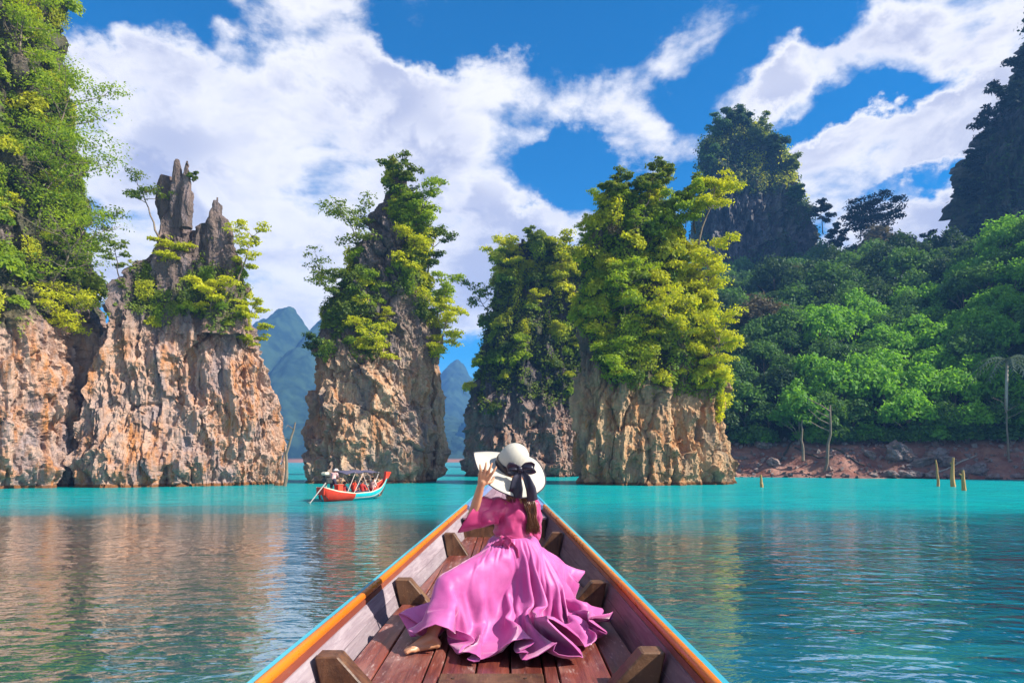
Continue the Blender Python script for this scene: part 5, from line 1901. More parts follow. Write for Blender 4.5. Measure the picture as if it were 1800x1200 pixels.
# the settled drape in millimetres: 38 rings of 136 points, each number a difference to its neighbours
SKIRT = [
    [865,900,598,0,5,0,0,5,0,-1,5,0,-1,4,0,-1,5,0,-2,4,0,-1,5,0,-2,4,0,-3,5,0,-2,4,0,-3,4,0,-3,4,0,-3,4,0,-3,4,0,-4,4,0,-4,3,0,-4,4,0,-4,3,0,-5,3,0,-4,3,0,-5,3,0,-5,3,0,-5,2,0,-6,2,0,-5,2,0,-5,2,0,-6,2,0,-6,1,0,-5,1,0,-6,1,0,-6,1,0,-6,0,0,-6,1,0,-6,0,0,-6,0,0,-5,-1,0,-6,0,0,-6,-1,0,-6,-1,0,-6,-1,0,-5,-1,0,-6,-2,0,-5,-2,0,-6,-2,0,-5,-2,0,-5,-2,0,-5,-3,0,-5,-3,0,-4,-3,0,-5,-3,0,-4,-3,0,-4,-4,0,-4,-3,0,-4,-4,0,-3,-4,0,-3,-4,0,-3,-4,0,-3,-4,0,-3,-4,0,-2,-5,0,-2,-4,0,-2,-5,0,-1,-4,0,-1,-5,0,-1,-4,0,-1,-5,0,0,-5,0,-1,-5,0,1,-4,0,0,-5,0,1,-5,0,1,-4,0,1,-5,0,1,-5,0,2,-4,0,2,-5,0,2,-4,0,3,-4,0,3,-4,0,3,-4,0,3,-4,0,3,-4,0,4,-4,0,4,-4,0,4,-3,0,4,-3,0,5,-3,0,4,-3,0,5,-3,0,5,-3,0,5,-2,0,5,-2,0,6,-2,0,5,-2,0,6,-2,0,5,-1,0,6,-1,0,6,-1,0,6,-1,0,6,-1,0,5,0,0,6,0,0,6,0,0,6,0,0,6,1,0,6,1,0,6,1,0,5,1,0,6,1,0,6,2,0,5,2,0,5,2,0,6,2,0,5,2,0,5,3,0,5,3,0,4,3,0,5,3,0,4,3,0,4,3,0,4,4,0,4,4,0,3,4,0,3,4,0,3,4,0,3,4,0,2,4,0,3,4,0,2,5,0,1,4,0,2,5,0,1,5,0,1,4,0,1,5,0,0,5,0],
    [32,1,-19,-2,0,0,0,2,-2,-1,2,-2,-2,1,0,0,1,2,1,2,2,-3,0,0,-1,1,-2,1,0,0,-2,1,1,-1,0,-2,0,2,4,-2,0,0,-2,0,-2,1,0,-1,1,1,5,-2,0,0,-1,0,-2,-1,1,-4,-2,2,1,0,-1,-2,-2,-1,0,0,2,2,-1,0,2,-2,0,-3,0,0,2,0,0,0,-2,0,-1,-2,1,3,-1,0,-1,0,0,-1,-2,1,0,-1,-1,-1,0,1,0,0,0,4,-2,0,1,-2,0,-3,-2,2,-2,-2,-1,2,0,-1,-3,-1,1,1,-1,0,3,-2,2,-1,-2,0,-3,-4,-1,5,0,-1,0,-1,0,-4,-2,2,-1,-3,0,1,-2,0,-2,-1,-2,1,-2,0,-1,-2,-1,-1,0,-1,1,0,-2,-1,-1,1,4,-1,-2,3,1,-2,-2,-1,-2,-4,-2,-1,2,2,-2,-1,0,-1,-2,0,-2,0,-2,0,1,1,-3,1,1,-1,-1,-1,-1,0,1,-1,0,0,-2,1,0,-1,3,0,-1,1,1,-1,-3,0,-1,0,1,0,4,1,-2,1,1,-1,-3,2,-2,-3,0,-1,0,1,0,-1,0,-2,1,1,-1,1,1,1,-2,0,-1,4,1,0,-2,2,-2,1,0,-2,4,1,-1,-2,1,0,-4,0,-2,1,1,-1,0,1,-1,-2,1,-2,1,1,-1,-1,1,0,0,0,-2,3,2,0,0,2,0,-1,2,0,-1,2,2,0,1,-1,0,3,0,-1,1,-1,3,2,-1,0,1,1,-4,1,-2,3,2,-1,-1,3,1,1,4,0,3,0,1,-3,2,0,-2,2,0,1,3,0,0,-1,1,1,2,1,4,1,1,0,1,1,-5,4,1,0,0,2,1,1,2,-2,2,1,0,1,0,1,-1,2,-1,2,1,1,2,1,0,0,2,0,0,2,0,1,1,1,0,2,1,-1,0,-2,1,2,0,-1,1,3,-1,1,0,1,3,-4,-2,2,2,1,0,-1],
    [13,12,-29,-8,-1,-1,-1,3,2,1,1,3,-5,0,-3,3,-1,3,6,3,4,-7,-4,-5,-2,-1,-1,7,4,7,2,1,0,-6,-5,-4,7,2,4,-3,-3,-1,-5,-5,-6,2,7,5,9,2,5,-2,-2,0,-4,-1,-2,-1,-4,-5,3,4,3,-1,-3,0,-1,-5,-5,2,4,7,1,-2,0,-3,-5,-6,0,1,3,6,9,7,-4,-5,-4,1,5,3,-2,-1,-3,0,2,-2,0,4,3,-3,-7,-3,2,5,2,-3,1,2,-2,-4,-2,0,-2,-5,-6,5,2,-1,-5,-2,5,-8,-4,-3,3,2,-2,0,2,-1,3,-1,-3,9,1,-5,-6,2,7,-6,-4,10,-4,-8,-7,0,1,-5,5,0,-4,1,-1,8,-7,-1,9,-5,-5,-7,8,2,-2,-3,0,9,-7,-2,-7,10,3,-3,-5,2,14,-1,-4,-7,-2,1,-7,3,2,7,-1,-1,4,-1,-2,-2,-4,1,-6,4,2,1,0,0,4,-2,-2,-6,0,3,-3,-3,2,8,1,-3,-9,1,5,-4,-2,2,4,-2,-1,-6,-2,4,1,-3,3,4,-2,0,0,-5,5,0,-2,4,3,1,-1,2,5,-9,-6,-3,9,2,1,-3,2,5,-6,-2,-4,8,2,0,-2,3,5,-6,-4,-3,5,1,-1,0,5,3,-4,-1,-4,3,0,-3,0,1,7,-7,-2,-5,5,2,1,-2,0,5,-7,-4,-6,7,1,3,-6,2,4,-1,-3,-3,4,1,7,-4,-2,-10,8,1,9,-9,-5,-7,6,4,-1,2,-3,10,-7,3,-4,2,3,-1,-1,4,-1,-1,4,-3,2,-4,7,-5,3,0,1,5,-7,2,4,-3,0,-8,11,-4,5,-5,5,2,0,0,-4,4,-4,6,-5,3,2,3,0,-4,4,-4,5,-1,3,3,-3,2,-5,4,-4,2,0,0,2,-1,3,-5,3,-4,-2,1,-1,1,3,0,5,0,4,-7,0,-4,-1,1,0,5,3,5,-3,4,-2,1,3,0,-7,1,-1,3,2,2],
    [9,1,-30,10,7,5,-8,-8,-4,5,3,6,7,3,5,-13,0,-5,0,-2,1,9,9,10,-4,-5,-5,-8,-3,-5,8,3,8,2,3,2,-8,-5,-6,6,6,7,1,-2,0,-5,-6,-7,-5,4,-2,11,2,7,-4,2,3,2,-4,0,-7,-4,-5,1,11,10,2,-4,-5,-6,-4,-5,1,7,4,4,-4,1,-4,1,-4,-3,-2,3,3,4,3,-1,-4,-6,0,6,4,-1,-9,-7,2,2,-3,1,10,5,-3,-12,-9,-2,2,5,-4,7,4,1,-6,-5,5,-7,-6,-5,10,4,-6,2,-1,1,-17,-4,3,12,4,-5,-14,-2,4,11,-4,-5,0,5,-9,-2,2,8,9,-3,10,-7,-7,-2,-4,-1,3,-1,-1,-14,6,1,6,0,-2,7,-10,-3,-5,7,4,1,-1,-3,0,-7,3,-3,11,4,-10,-4,1,12,-6,-8,-2,2,2,-12,-6,4,5,5,-3,2,1,-1,2,-5,2,-10,6,2,5,-1,-1,0,1,0,-4,0,1,3,1,0,10,-6,0,-3,-1,3,-6,-5,3,11,-1,-8,-11,6,8,-2,0,3,2,-2,0,-4,-3,6,-4,-6,7,4,-3,0,4,2,-4,-5,-2,7,5,0,1,0,0,-5,-2,-5,9,-3,4,-8,8,3,-8,-6,-6,10,-1,-3,2,1,5,-8,-3,-2,5,2,-5,-2,1,3,-5,1,-4,4,2,1,-4,3,2,-5,0,-5,6,-4,4,-8,3,-3,5,3,-8,0,-3,13,-4,0,-7,8,7,13,-14,1,-1,4,2,-6,4,2,13,-8,4,0,0,3,1,-4,2,-3,3,3,-2,0,-8,0,-2,3,4,-1,1,-3,1,6,2,0,-4,-3,3,3,1,2,3,4,-5,1,1,-1,5,-2,3,2,-2,0,-13,6,-6,3,-1,0,8,-1,4,-10,7,-5,5,-4,2,1,2,2,-1,2,-1,-3,2,0,1,0,-1,12,8,6,-12,-7,-7,-1,3,3,6,0,3,-9,-4,-6,8,6,5,-13,4,-5],
    [4,11,-31,13,-4,6,6,4,-3,-16,-8,-9,2,4,5,2,4,6,-8,0,1,10,-5,5,5,9,10,-8,-5,-8,-7,-1,-3,9,3,11,-7,-1,-9,8,-2,6,2,7,9,-3,-1,-2,-6,-7,-13,-3,2,3,11,3,7,-4,3,1,0,-7,-5,0,-1,-1,-1,6,4,-1,-2,-1,0,0,0,0,-1,-1,0,3,2,2,-2,1,-1,-1,-2,-5,-2,-7,0,5,4,2,1,0,-3,-10,-8,3,10,4,-4,6,1,0,-19,-6,2,5,4,-10,9,3,8,-10,-10,1,-7,1,-4,-2,0,-1,17,3,-4,-6,0,4,-5,-3,-8,-5,-2,-1,11,5,-5,-6,0,2,4,-2,13,2,-6,4,-8,-2,-2,-6,-3,1,13,3,-18,3,2,7,-7,-6,0,7,4,-7,4,1,4,-14,-1,0,10,5,-3,-4,0,-3,-7,-3,13,-6,-3,-9,12,-1,-6,-9,4,10,4,-5,-1,-2,1,2,-1,2,0,0,-1,0,-2,-1,0,-1,2,0,3,0,2,-2,2,4,-1,1,-16,6,0,-3,-4,7,8,-4,-2,-9,3,4,7,1,-2,8,-2,-3,-2,-1,4,-7,-6,9,11,5,-12,-8,-3,6,1,-2,2,2,0,-5,-4,1,6,3,-9,11,0,3,-11,-1,3,2,-5,-7,7,6,4,-6,2,2,-6,-5,-8,15,6,2,-10,2,-1,0,-4,0,1,4,7,-11,2,-4,3,6,-4,8,-3,8,-14,-4,1,3,11,0,-7,4,1,-2,4,3,1,-9,12,-13,11,-12,6,-10,5,-3,3,-2,0,1,-1,8,0,-3,4,11,-3,4,-15,3,-8,-7,8,-4,1,-1,0,11,-8,6,-2,-2,2,0,2,-1,5,0,-1,-7,11,-4,-1,-3,1,11,-5,5,-8,2,-5,-2,4,-2,4,-5,1,-2,1,1,-1,0,0,3,0,1,-2,4,-1,3,0,1,1,0,1,2,-3,0,-3,3,-1,0,-2,3,1,-1,1,-3,5,-3,-2,2,0,11,0,1],
    [12,2,-26,-1,-9,1,14,15,5,1,-4,-6,-3,1,5,2,2,1,-8,4,-3,-13,2,0,10,-3,10,2,6,6,-9,-7,-12,1,5,6,3,-1,-1,-9,1,-5,11,-1,10,3,5,7,-2,-7,-4,-6,-3,-13,0,3,4,-2,7,7,3,-5,-5,-2,-2,-4,-1,7,10,2,-4,-5,-2,1,0,-1,-1,1,0,-1,-2,4,0,1,-4,2,-2,-2,-3,-4,1,2,-1,-8,5,5,10,-7,-4,-3,-5,-7,1,10,7,-4,-9,-3,0,3,-1,-2,4,2,-6,-2,-2,1,-8,-1,1,-2,-4,-1,-1,4,-4,7,1,9,-2,-3,-5,-5,-5,1,5,5,-5,-1,0,1,-2,-4,3,8,0,5,-5,-2,2,-3,-2,-4,-6,-2,-5,16,5,-1,-2,-4,0,-5,0,-8,10,8,4,-11,-4,-5,-6,5,-3,-4,3,11,4,-9,3,-3,-1,9,-10,-1,-17,9,2,2,-2,0,9,-1,-1,-7,5,1,-10,0,5,9,0,-5,-1,0,3,4,-5,-1,-9,7,8,10,-1,-7,16,-10,2,-11,1,1,-15,8,4,-1,-3,2,-5,-4,6,5,2,-3,5,-1,-4,-4,-2,8,0,-1,-2,6,-2,-3,-5,-3,5,4,2,-2,0,0,0,1,-6,8,0,-2,0,8,5,-16,0,-1,2,-6,-7,16,-2,9,-13,6,2,-6,-1,-1,3,-6,-5,3,2,-4,0,3,3,-2,-1,-5,2,3,-4,-5,8,0,-3,6,4,-5,2,4,-4,0,7,-4,-7,6,-3,7,0,-1,-6,4,-5,4,-1,10,-1,5,-2,6,-1,6,-4,-9,1,1,2,-1,-1,0,-2,-6,7,-2,-5,-3,0,2,-4,4,6,-8,4,4,4,0,-11,12,-4,2,2,-3,3,-7,0,1,-3,0,2,2,0,3,-7,3,-3,6,-2,1,3,1,-1,2,-1,7,-2,3,-5,-2,-1,3,0,2,2,-5,3,0,1,0,1,8,-2,2,-4,5,-3,2,-2,-6,1,-6,-5,3,1,4,-1,1],
    [15,3,-24,-1,-3,0,6,1,1,1,11,-3,-1,-5,0,6,-1,6,-2,0,-1,-7,4,-3,-1,-6,1,5,4,9,-6,2,2,-3,-1,-4,6,5,20,-4,-2,-18,-4,1,0,4,0,6,-4,6,4,4,-11,-9,-6,2,-4,2,4,8,-4,7,6,0,-9,-13,3,1,5,-1,-6,-7,3,2,3,-1,9,9,2,-9,-7,-9,4,-4,0,5,7,2,-3,-6,-4,-9,-6,3,10,5,2,-1,0,1,-13,-6,6,4,0,-11,15,12,-5,-18,-11,1,11,2,-3,-6,-4,7,-8,0,2,2,-2,-10,-7,-1,18,6,7,-9,17,-2,-5,-9,-7,-4,2,6,0,-2,-3,2,-8,-3,12,3,-1,-1,0,0,-13,13,0,-4,-9,-3,0,5,2,-5,7,3,3,-11,-5,0,6,3,-3,-5,2,-3,-12,2,-1,-3,2,8,15,-7,-14,-7,9,15,3,-9,4,-7,-3,-14,-3,7,9,0,-5,1,-2,1,-8,3,3,10,-3,-1,0,2,-3,-19,-3,13,7,3,-2,-3,-2,7,13,3,-12,3,-3,-2,1,-6,6,-7,6,0,-1,-2,-2,-9,-3,16,6,3,-10,1,-2,4,-5,-5,7,3,2,1,-3,-1,4,1,1,-7,4,-2,0,1,2,-6,1,-7,13,-4,1,-5,4,3,-8,-1,-3,2,5,-8,10,2,3,-8,-2,3,-6,4,6,-10,4,-12,10,-14,9,-7,8,4,-14,-4,11,-2,2,7,2,1,1,0,1,1,-2,3,-6,-3,7,-4,4,-8,4,7,3,21,-6,11,-28,4,3,12,-1,-10,-16,2,6,0,1,-1,3,-3,0,5,-2,-8,1,0,4,2,-1,3,-11,3,5,0,4,-6,0,-1,-11,7,-3,5,-1,-1,1,-2,2,0,1,-3,1,2,1,-2,0,1,4,0,-1,-1,-4,2,3,6,-1,5,-7,3,1,-1,0,3,0,3,0,-2,2,-1,1,-2,2,5,-1,3,-2,6,-1,4,-1,-7,0,-6,-3,3,1,5,0,1],
    [12,-13,-22,3,14,0,0,0,-3,2,5,-3,-3,0,-2,5,-2,4,6,3,9,-4,0,-4,-5,5,0,4,-6,4,1,6,8,-13,-1,-6,4,3,4,1,3,15,-10,-3,-22,4,-4,1,6,5,11,-4,5,1,-1,-9,-12,-1,1,2,-1,7,8,1,-4,-2,-2,-1,-5,-2,3,6,-3,-13,-13,4,10,5,-4,-7,-1,1,0,-2,3,8,2,-7,6,5,9,-13,-9,-1,2,0,-6,2,0,8,-6,-1,-7,-2,-2,4,14,10,2,-4,-2,-5,-5,-8,5,-5,-2,-4,-1,0,-7,1,1,0,7,0,11,-4,3,-5,10,6,0,-7,-12,-6,-1,3,-2,1,1,5,2,-2,-6,0,-1,7,0,-4,-4,0,0,-2,10,5,-3,-13,-7,-7,8,8,4,-4,-5,-6,3,5,1,-6,-1,1,-10,1,1,-5,-2,4,18,-2,1,-5,1,-14,-8,6,14,-2,-10,-9,-2,5,7,2,-2,6,-7,-1,-5,2,1,-4,-2,2,9,-3,-2,-7,7,2,-5,-2,8,2,1,-1,4,4,-8,4,-3,1,-5,0,9,-1,0,-3,-6,-2,3,2,0,1,-5,-4,14,9,2,-15,-2,-5,7,2,-1,-1,-2,-4,6,-2,5,-3,4,-2,-4,3,0,-1,1,-1,-3,0,-10,17,0,3,-4,-1,3,-10,1,-3,4,0,0,-1,4,-3,1,-8,7,-9,-3,9,-10,13,-18,-3,-4,14,-7,4,-1,0,1,1,-1,1,3,-1,-1,3,-1,-7,11,2,5,4,8,-1,5,1,9,-4,-5,5,-1,3,-1,-12,-3,-1,-4,2,-1,-3,2,3,7,-3,-4,-5,-1,10,2,1,1,16,-1,-8,-13,1,6,-4,4,0,3,0,-11,1,-4,-6,4,-1,1,-6,2,4,2,-2,1,2,0,2,-1,0,2,-6,2,0,5,-1,1,-4,3,1,-1,0,8,0,3,-3,0,1,-1,-2,2,0,3,-3,3,3,0,5,2,6,-6,3,-2,-2,-1,-4,-3,2,0,-3,-1,-1],
    [14,-11,-20,-6,4,-1,-8,11,-7,20,7,8,-12,3,-5,8,-8,-3,1,3,10,3,-3,-2,-5,4,-2,2,-1,1,-4,-1,0,1,5,10,-4,2,-1,4,2,9,3,-1,2,-12,-4,-17,7,0,5,-2,7,17,1,-5,-12,-5,-3,-9,0,3,4,-5,7,7,-3,-9,-12,4,5,5,-1,-4,-5,-1,0,3,3,3,2,-7,-10,-5,7,10,1,0,-1,-2,0,-2,0,0,-4,-4,-4,3,1,5,-2,0,0,-3,-1,2,5,6,-1,3,1,-2,-6,-7,2,-5,-2,-7,3,1,-1,-4,-3,1,12,4,9,-9,-1,-4,7,1,0,-3,-5,-9,4,6,1,-1,-2,3,-1,-5,11,0,1,-12,3,-1,-2,-1,-2,-4,-3,1,0,9,4,-8,0,1,2,-3,-2,-1,-4,-1,-4,-1,6,3,-11,-4,2,-3,-1,-2,14,1,9,-8,-4,-9,2,4,-5,-6,2,9,2,-7,-8,-4,7,7,-8,0,1,3,-3,-7,2,4,10,-3,-5,-2,1,4,-7,2,5,4,-2,-3,0,-3,-1,4,-2,-1,-1,11,2,4,-7,0,-11,1,3,5,-5,0,-8,4,9,1,-4,5,3,-1,-4,0,-1,0,0,-1,1,1,-2,1,1,1,-2,1,-4,5,2,3,-12,0,0,0,-1,-4,7,2,8,-11,-2,-3,2,0,-2,-2,-1,6,-5,6,-8,1,0,1,-12,-7,16,-3,0,1,-2,2,1,-1,2,1,-1,1,0,0,-3,3,1,4,0,6,-4,7,7,14,-4,-4,2,-7,-4,-13,-9,5,11,6,-4,3,-7,1,4,-1,2,-4,6,-3,-3,9,0,2,-7,0,2,-2,-3,6,1,5,1,-5,3,0,1,0,-10,-1,-3,-3,1,-1,0,-2,2,-4,6,-2,9,2,-1,0,3,1,0,-11,1,10,2,3,-5,-11,5,-1,7,-4,6,2,2,3,-2,2,-2,0,1,-4,2,-3,3,2,1,5,4,5,-5,-4,-2,-1,2,-4,-2,8,1,2,8,1],
    [11,-3,-24,2,5,2,-12,1,-5,3,-2,-3,1,-3,-1,-5,11,4,13,-1,8,5,0,0,-1,1,-3,0,-2,1,2,3,5,-1,1,5,-6,2,0,-1,4,1,2,0,5,6,-4,-2,-8,0,-4,4,2,4,-4,3,3,-2,-3,-6,-2,-2,-5,-2,3,3,-1,0,1,-2,0,-2,1,-2,-1,-2,-1,-2,1,0,0,0,-2,-4,0,3,1,5,-6,-1,-6,11,3,9,-11,-4,-2,-2,0,-6,3,-1,-1,-7,-4,5,9,7,-2,4,3,1,-8,-6,4,-5,-1,-7,2,-2,-3,3,-2,3,7,3,4,-6,1,-2,5,-1,-2,-1,-4,-10,0,6,2,0,-1,5,2,-4,1,0,-2,-3,2,1,-2,2,0,-2,4,4,-5,-5,-2,1,4,-1,-5,-2,3,1,-5,-4,-9,-1,12,7,-10,-8,2,-5,-3,-3,12,1,4,-4,-1,3,-5,-2,-13,1,7,13,-5,-7,-10,-1,8,-1,8,-1,11,-14,-5,-9,3,4,1,-1,-1,7,1,4,-5,5,-1,3,-2,-1,1,-4,-2,-1,0,0,2,7,2,4,-10,2,-12,4,2,3,-4,1,3,-3,0,-7,3,14,2,-1,-5,2,-3,-3,0,2,2,-1,-4,6,2,0,-6,3,-2,-1,0,-3,3,0,5,-9,0,-3,6,-2,0,0,3,7,-12,-1,0,0,3,-7,-3,-2,8,-12,-4,3,0,6,-5,-3,-3,4,1,1,3,1,-1,4,0,1,3,-1,-4,6,2,8,-3,4,2,7,0,1,-18,3,3,-3,-6,5,-3,3,-3,0,-2,3,2,1,6,2,1,-8,5,-3,-6,-7,-1,3,9,-1,3,-10,2,7,5,1,4,-3,4,-1,1,0,-9,-2,-3,-7,4,-2,5,-3,2,-13,11,1,11,-6,0,4,0,-1,1,-4,0,10,-2,3,-4,-2,1,1,0,2,3,1,1,1,0,1,-1,0,1,-5,0,-4,7,2,4,1,6,2,-3,-3,-1,2,3,-2,3,7,4,-6,7,-3],
    [13,-3,-23,-3,5,-1,-5,-3,-2,-1,5,-2,1,3,1,-4,2,3,11,-7,3,2,5,3,2,2,-5,0,-1,2,5,1,6,-3,1,1,-9,3,-1,4,-2,4,-2,7,2,1,-3,0,-1,0,0,0,0,3,-2,3,3,1,0,-2,-2,-4,-9,0,-1,0,-4,4,3,-1,-1,-3,-1,-1,-1,2,1,1,-1,0,1,0,-4,-8,-5,0,0,11,-7,-2,-6,4,2,-2,-5,-1,18,-3,4,-8,0,-2,0,-3,-4,-6,12,5,-1,5,3,2,-9,-8,4,-6,0,-7,1,-1,-5,7,-2,6,5,3,3,-4,1,-1,4,0,-5,-1,-4,-10,1,5,6,2,-1,0,-4,-4,5,2,-3,-5,3,3,-3,7,2,-3,-4,-1,0,-9,-5,1,4,0,-8,10,11,-3,-3,0,-2,-10,-1,3,-7,-3,2,-5,-2,-10,12,8,4,-5,-1,3,-3,-3,5,-5,-6,-8,0,4,4,-1,-1,-4,3,4,4,-2,-2,7,-3,-5,-9,0,6,4,-2,-2,1,5,2,0,-1,1,3,-6,-2,-2,1,0,1,5,2,2,-1,-1,-6,-5,3,-3,0,4,6,-4,-1,-3,0,5,-3,-1,8,3,0,-6,0,0,0,1,-3,6,0,-1,0,3,-1,-3,1,-3,3,3,4,-14,-2,-1,-3,4,-7,10,-7,8,-7,3,-1,-5,-3,4,-12,1,1,-2,-3,10,-3,-1,1,-2,5,-7,9,-4,7,1,4,-1,-1,1,2,1,8,-4,-5,-10,13,4,6,-19,6,3,-8,-2,0,10,-8,11,-1,1,-8,-1,0,4,0,0,8,2,2,-8,2,-3,-5,0,-2,2,-2,1,2,-3,1,2,1,1,8,0,4,0,2,0,-8,-1,-4,-11,1,1,8,6,-1,4,4,1,-13,2,-1,5,-7,1,5,3,-1,3,-6,4,3,-4,1,2,-2,2,4,-3,3,0,5,-1,-2,0,0,1,3,0,5,-2,2,-3,4,1,-4,-1,-2,8,4,2,1,5,3,-2,3,-3],
    [13,-1,-23,1,1,3,-7,-1,-6,-5,5,-2,5,3,2,4,-2,3,2,-3,3,-3,-1,-2,8,5,1,-3,4,1,2,-1,3,-1,1,1,-2,2,5,-5,1,-5,3,1,10,0,4,-1,-2,-3,-4,2,1,2,-1,1,4,-3,1,-4,-1,1,8,-2,0,-3,1,1,-2,-3,-4,-5,2,1,0,-6,-6,-7,1,4,1,3,-3,-4,-5,0,-1,4,1,0,3,-12,-4,-4,1,0,10,7,5,6,-10,4,1,5,-1,-17,-2,-3,5,11,4,2,-7,-5,-1,-3,-4,-5,3,2,-4,12,2,7,-5,-3,4,-4,3,-3,2,-1,-6,1,-5,-8,0,4,-5,-5,3,11,10,-4,0,-7,-6,-1,-4,0,-3,-5,0,1,10,2,1,-6,-6,-5,2,1,-2,-3,5,-1,4,0,-9,4,8,5,-7,-3,0,-4,-3,2,7,0,0,-2,4,1,-3,-2,10,-3,-6,4,2,2,-11,-2,0,-5,0,3,3,-3,0,8,-2,-2,4,-2,3,-13,3,0,-2,2,4,3,0,-1,-4,-7,1,2,0,-2,1,5,2,3,-2,0,-6,-5,3,-4,2,5,1,-2,0,5,-4,-1,-6,1,12,1,0,-6,1,-3,-2,-1,0,3,4,0,1,1,-2,-3,0,4,-7,0,-11,14,2,7,-11,-2,8,-8,7,-11,2,-9,8,-11,-3,5,-3,-2,5,-4,12,-9,-3,-8,4,8,9,-2,-1,0,-1,0,-4,7,0,-1,3,0,-3,7,2,12,-6,-2,-7,-25,11,-1,22,-11,8,-8,-3,-7,-3,7,7,3,-8,9,0,2,6,3,2,-7,-1,-3,-3,2,-2,-1,-2,0,-1,-6,2,6,3,1,6,1,4,0,0,0,-6,2,-3,-12,-1,0,0,23,1,18,-10,-1,-14,-4,-1,3,6,0,2,-3,0,-3,-11,3,7,2,0,-3,8,0,0,0,1,7,-10,3,0,-2,2,7,3,5,-16,-2,-3,13,4,2,-2,-1,-1,-2,3,-4,6,5,4,1,4,0],
    [13,-1,-22,2,-1,3,-8,0,-7,-12,5,-2,7,5,2,9,-10,2,1,6,3,0,0,2,-8,7,-6,4,1,2,6,-1,3,1,0,3,1,1,5,-7,1,-3,5,-1,5,-5,9,10,2,-5,-12,0,-1,0,-1,3,5,-2,1,7,-1,0,-6,3,-4,-6,-1,-3,-2,-7,6,4,3,1,1,3,-8,-9,-2,4,0,-1,1,-1,-7,-4,-3,0,-3,-1,14,-4,0,-4,0,-2,-1,-1,0,0,0,0,-4,-13,2,1,16,3,3,6,3,2,-6,-6,-4,7,2,-6,5,4,3,-13,-9,5,4,1,3,1,3,-3,1,-2,-9,0,-3,-5,-2,3,-5,-5,0,6,10,-1,3,-8,-7,0,-6,0,-6,-9,0,7,14,-1,-2,2,-1,-3,-8,-1,1,-4,1,-2,9,1,-9,2,9,-2,-1,7,8,-4,-11,10,4,-4,-3,-1,3,-3,-1,0,8,0,-2,-2,-4,0,-5,1,2,-3,-2,1,7,2,-1,2,-5,1,-3,-2,0,-5,4,1,-6,-2,5,5,5,-1,0,-5,0,-5,-3,-1,0,2,5,9,-7,-1,-8,-2,2,-8,6,7,3,-3,-2,1,-1,1,2,-3,0,-4,-2,14,9,0,-17,-4,1,5,-2,-3,3,3,5,-9,4,-2,-5,-3,-2,4,3,-1,1,-4,4,-5,-2,5,-4,5,-7,-7,-1,1,-4,13,-9,3,-12,1,-3,9,11,3,-13,13,-1,14,-15,2,-7,7,-2,-3,6,0,6,-4,-1,8,-12,4,3,-4,5,-4,3,-2,-6,2,-7,-8,-2,5,6,6,-6,15,7,-1,3,-2,3,-8,-3,-2,-3,5,-3,-3,-5,1,5,1,0,2,-2,2,5,-3,5,0,2,0,-4,4,-4,-4,1,0,3,-6,7,-1,0,-4,-6,-1,-1,0,12,-2,6,8,1,-1,-15,2,3,8,0,-9,7,0,4,-3,0,1,-14,4,5,3,0,-3,4,-1,-4,5,-1,13,-10,9,0,2,-3,-19,2,-4,7,7,1,4,1,0],
    [14,6,-20,1,-9,2,-8,5,-7,8,3,4,-7,-4,-5,3,0,3,1,4,4,0,0,0,-5,7,-5,-1,0,0,5,-1,3,2,2,5,6,0,7,-8,2,-3,1,-2,0,6,2,8,-2,-2,-1,-10,-1,-16,5,5,16,-3,-1,-6,-2,0,-2,-3,4,7,0,0,0,0,-1,-5,-2,0,-2,8,-6,-2,-7,4,-2,4,-2,-2,-6,-6,-6,-12,-8,3,20,11,4,4,-5,-5,-4,-6,-2,-5,4,3,1,-4,-5,1,9,6,3,3,4,1,-6,-5,-6,-13,-3,0,17,2,2,-4,-4,2,1,1,4,4,6,-4,-1,-4,-8,1,-4,-6,-3,3,-6,-3,-1,6,2,-3,4,-2,-2,-4,2,0,-2,-8,-1,10,3,-1,-6,4,0,6,-17,-1,-9,14,2,0,-4,-1,-6,4,6,-11,-2,11,11,0,-10,13,4,-5,-6,-1,3,0,0,-1,8,1,-1,-4,-5,-1,-4,-1,3,-2,-1,0,3,0,0,6,-2,-1,-4,-3,1,-5,4,2,-3,-4,4,-4,-6,9,15,17,-9,0,1,-6,-17,-17,18,11,0,-9,7,-12,10,-19,14,-4,-1,-1,2,0,-2,1,5,-2,-3,1,-2,2,-7,0,8,7,-1,-10,-1,2,0,2,-3,0,0,-4,8,2,15,-20,-6,-8,7,3,-4,1,-2,5,-13,6,-3,-3,9,-6,-1,-9,6,-6,14,-4,6,-5,10,-1,-10,8,0,0,-1,0,15,-12,2,-5,5,-2,4,-2,1,0,-10,5,7,0,4,2,-3,3,-14,5,-12,-8,5,4,5,1,-4,-11,-10,17,16,16,-16,-4,-11,1,-5,-2,4,8,4,-7,-4,-4,3,-4,-5,8,19,12,-5,2,2,-3,-7,3,-3,0,1,-1,1,-8,5,-2,1,0,-3,-3,0,-1,6,-1,-2,7,-2,1,6,3,7,0,-2,-4,1,0,-5,-16,6,6,5,-2,3,2,1,-3,3,-1,0,13,0,-4,-26,10,13,7,-1,-10,7,-8,2,3,2,-6,0,0],
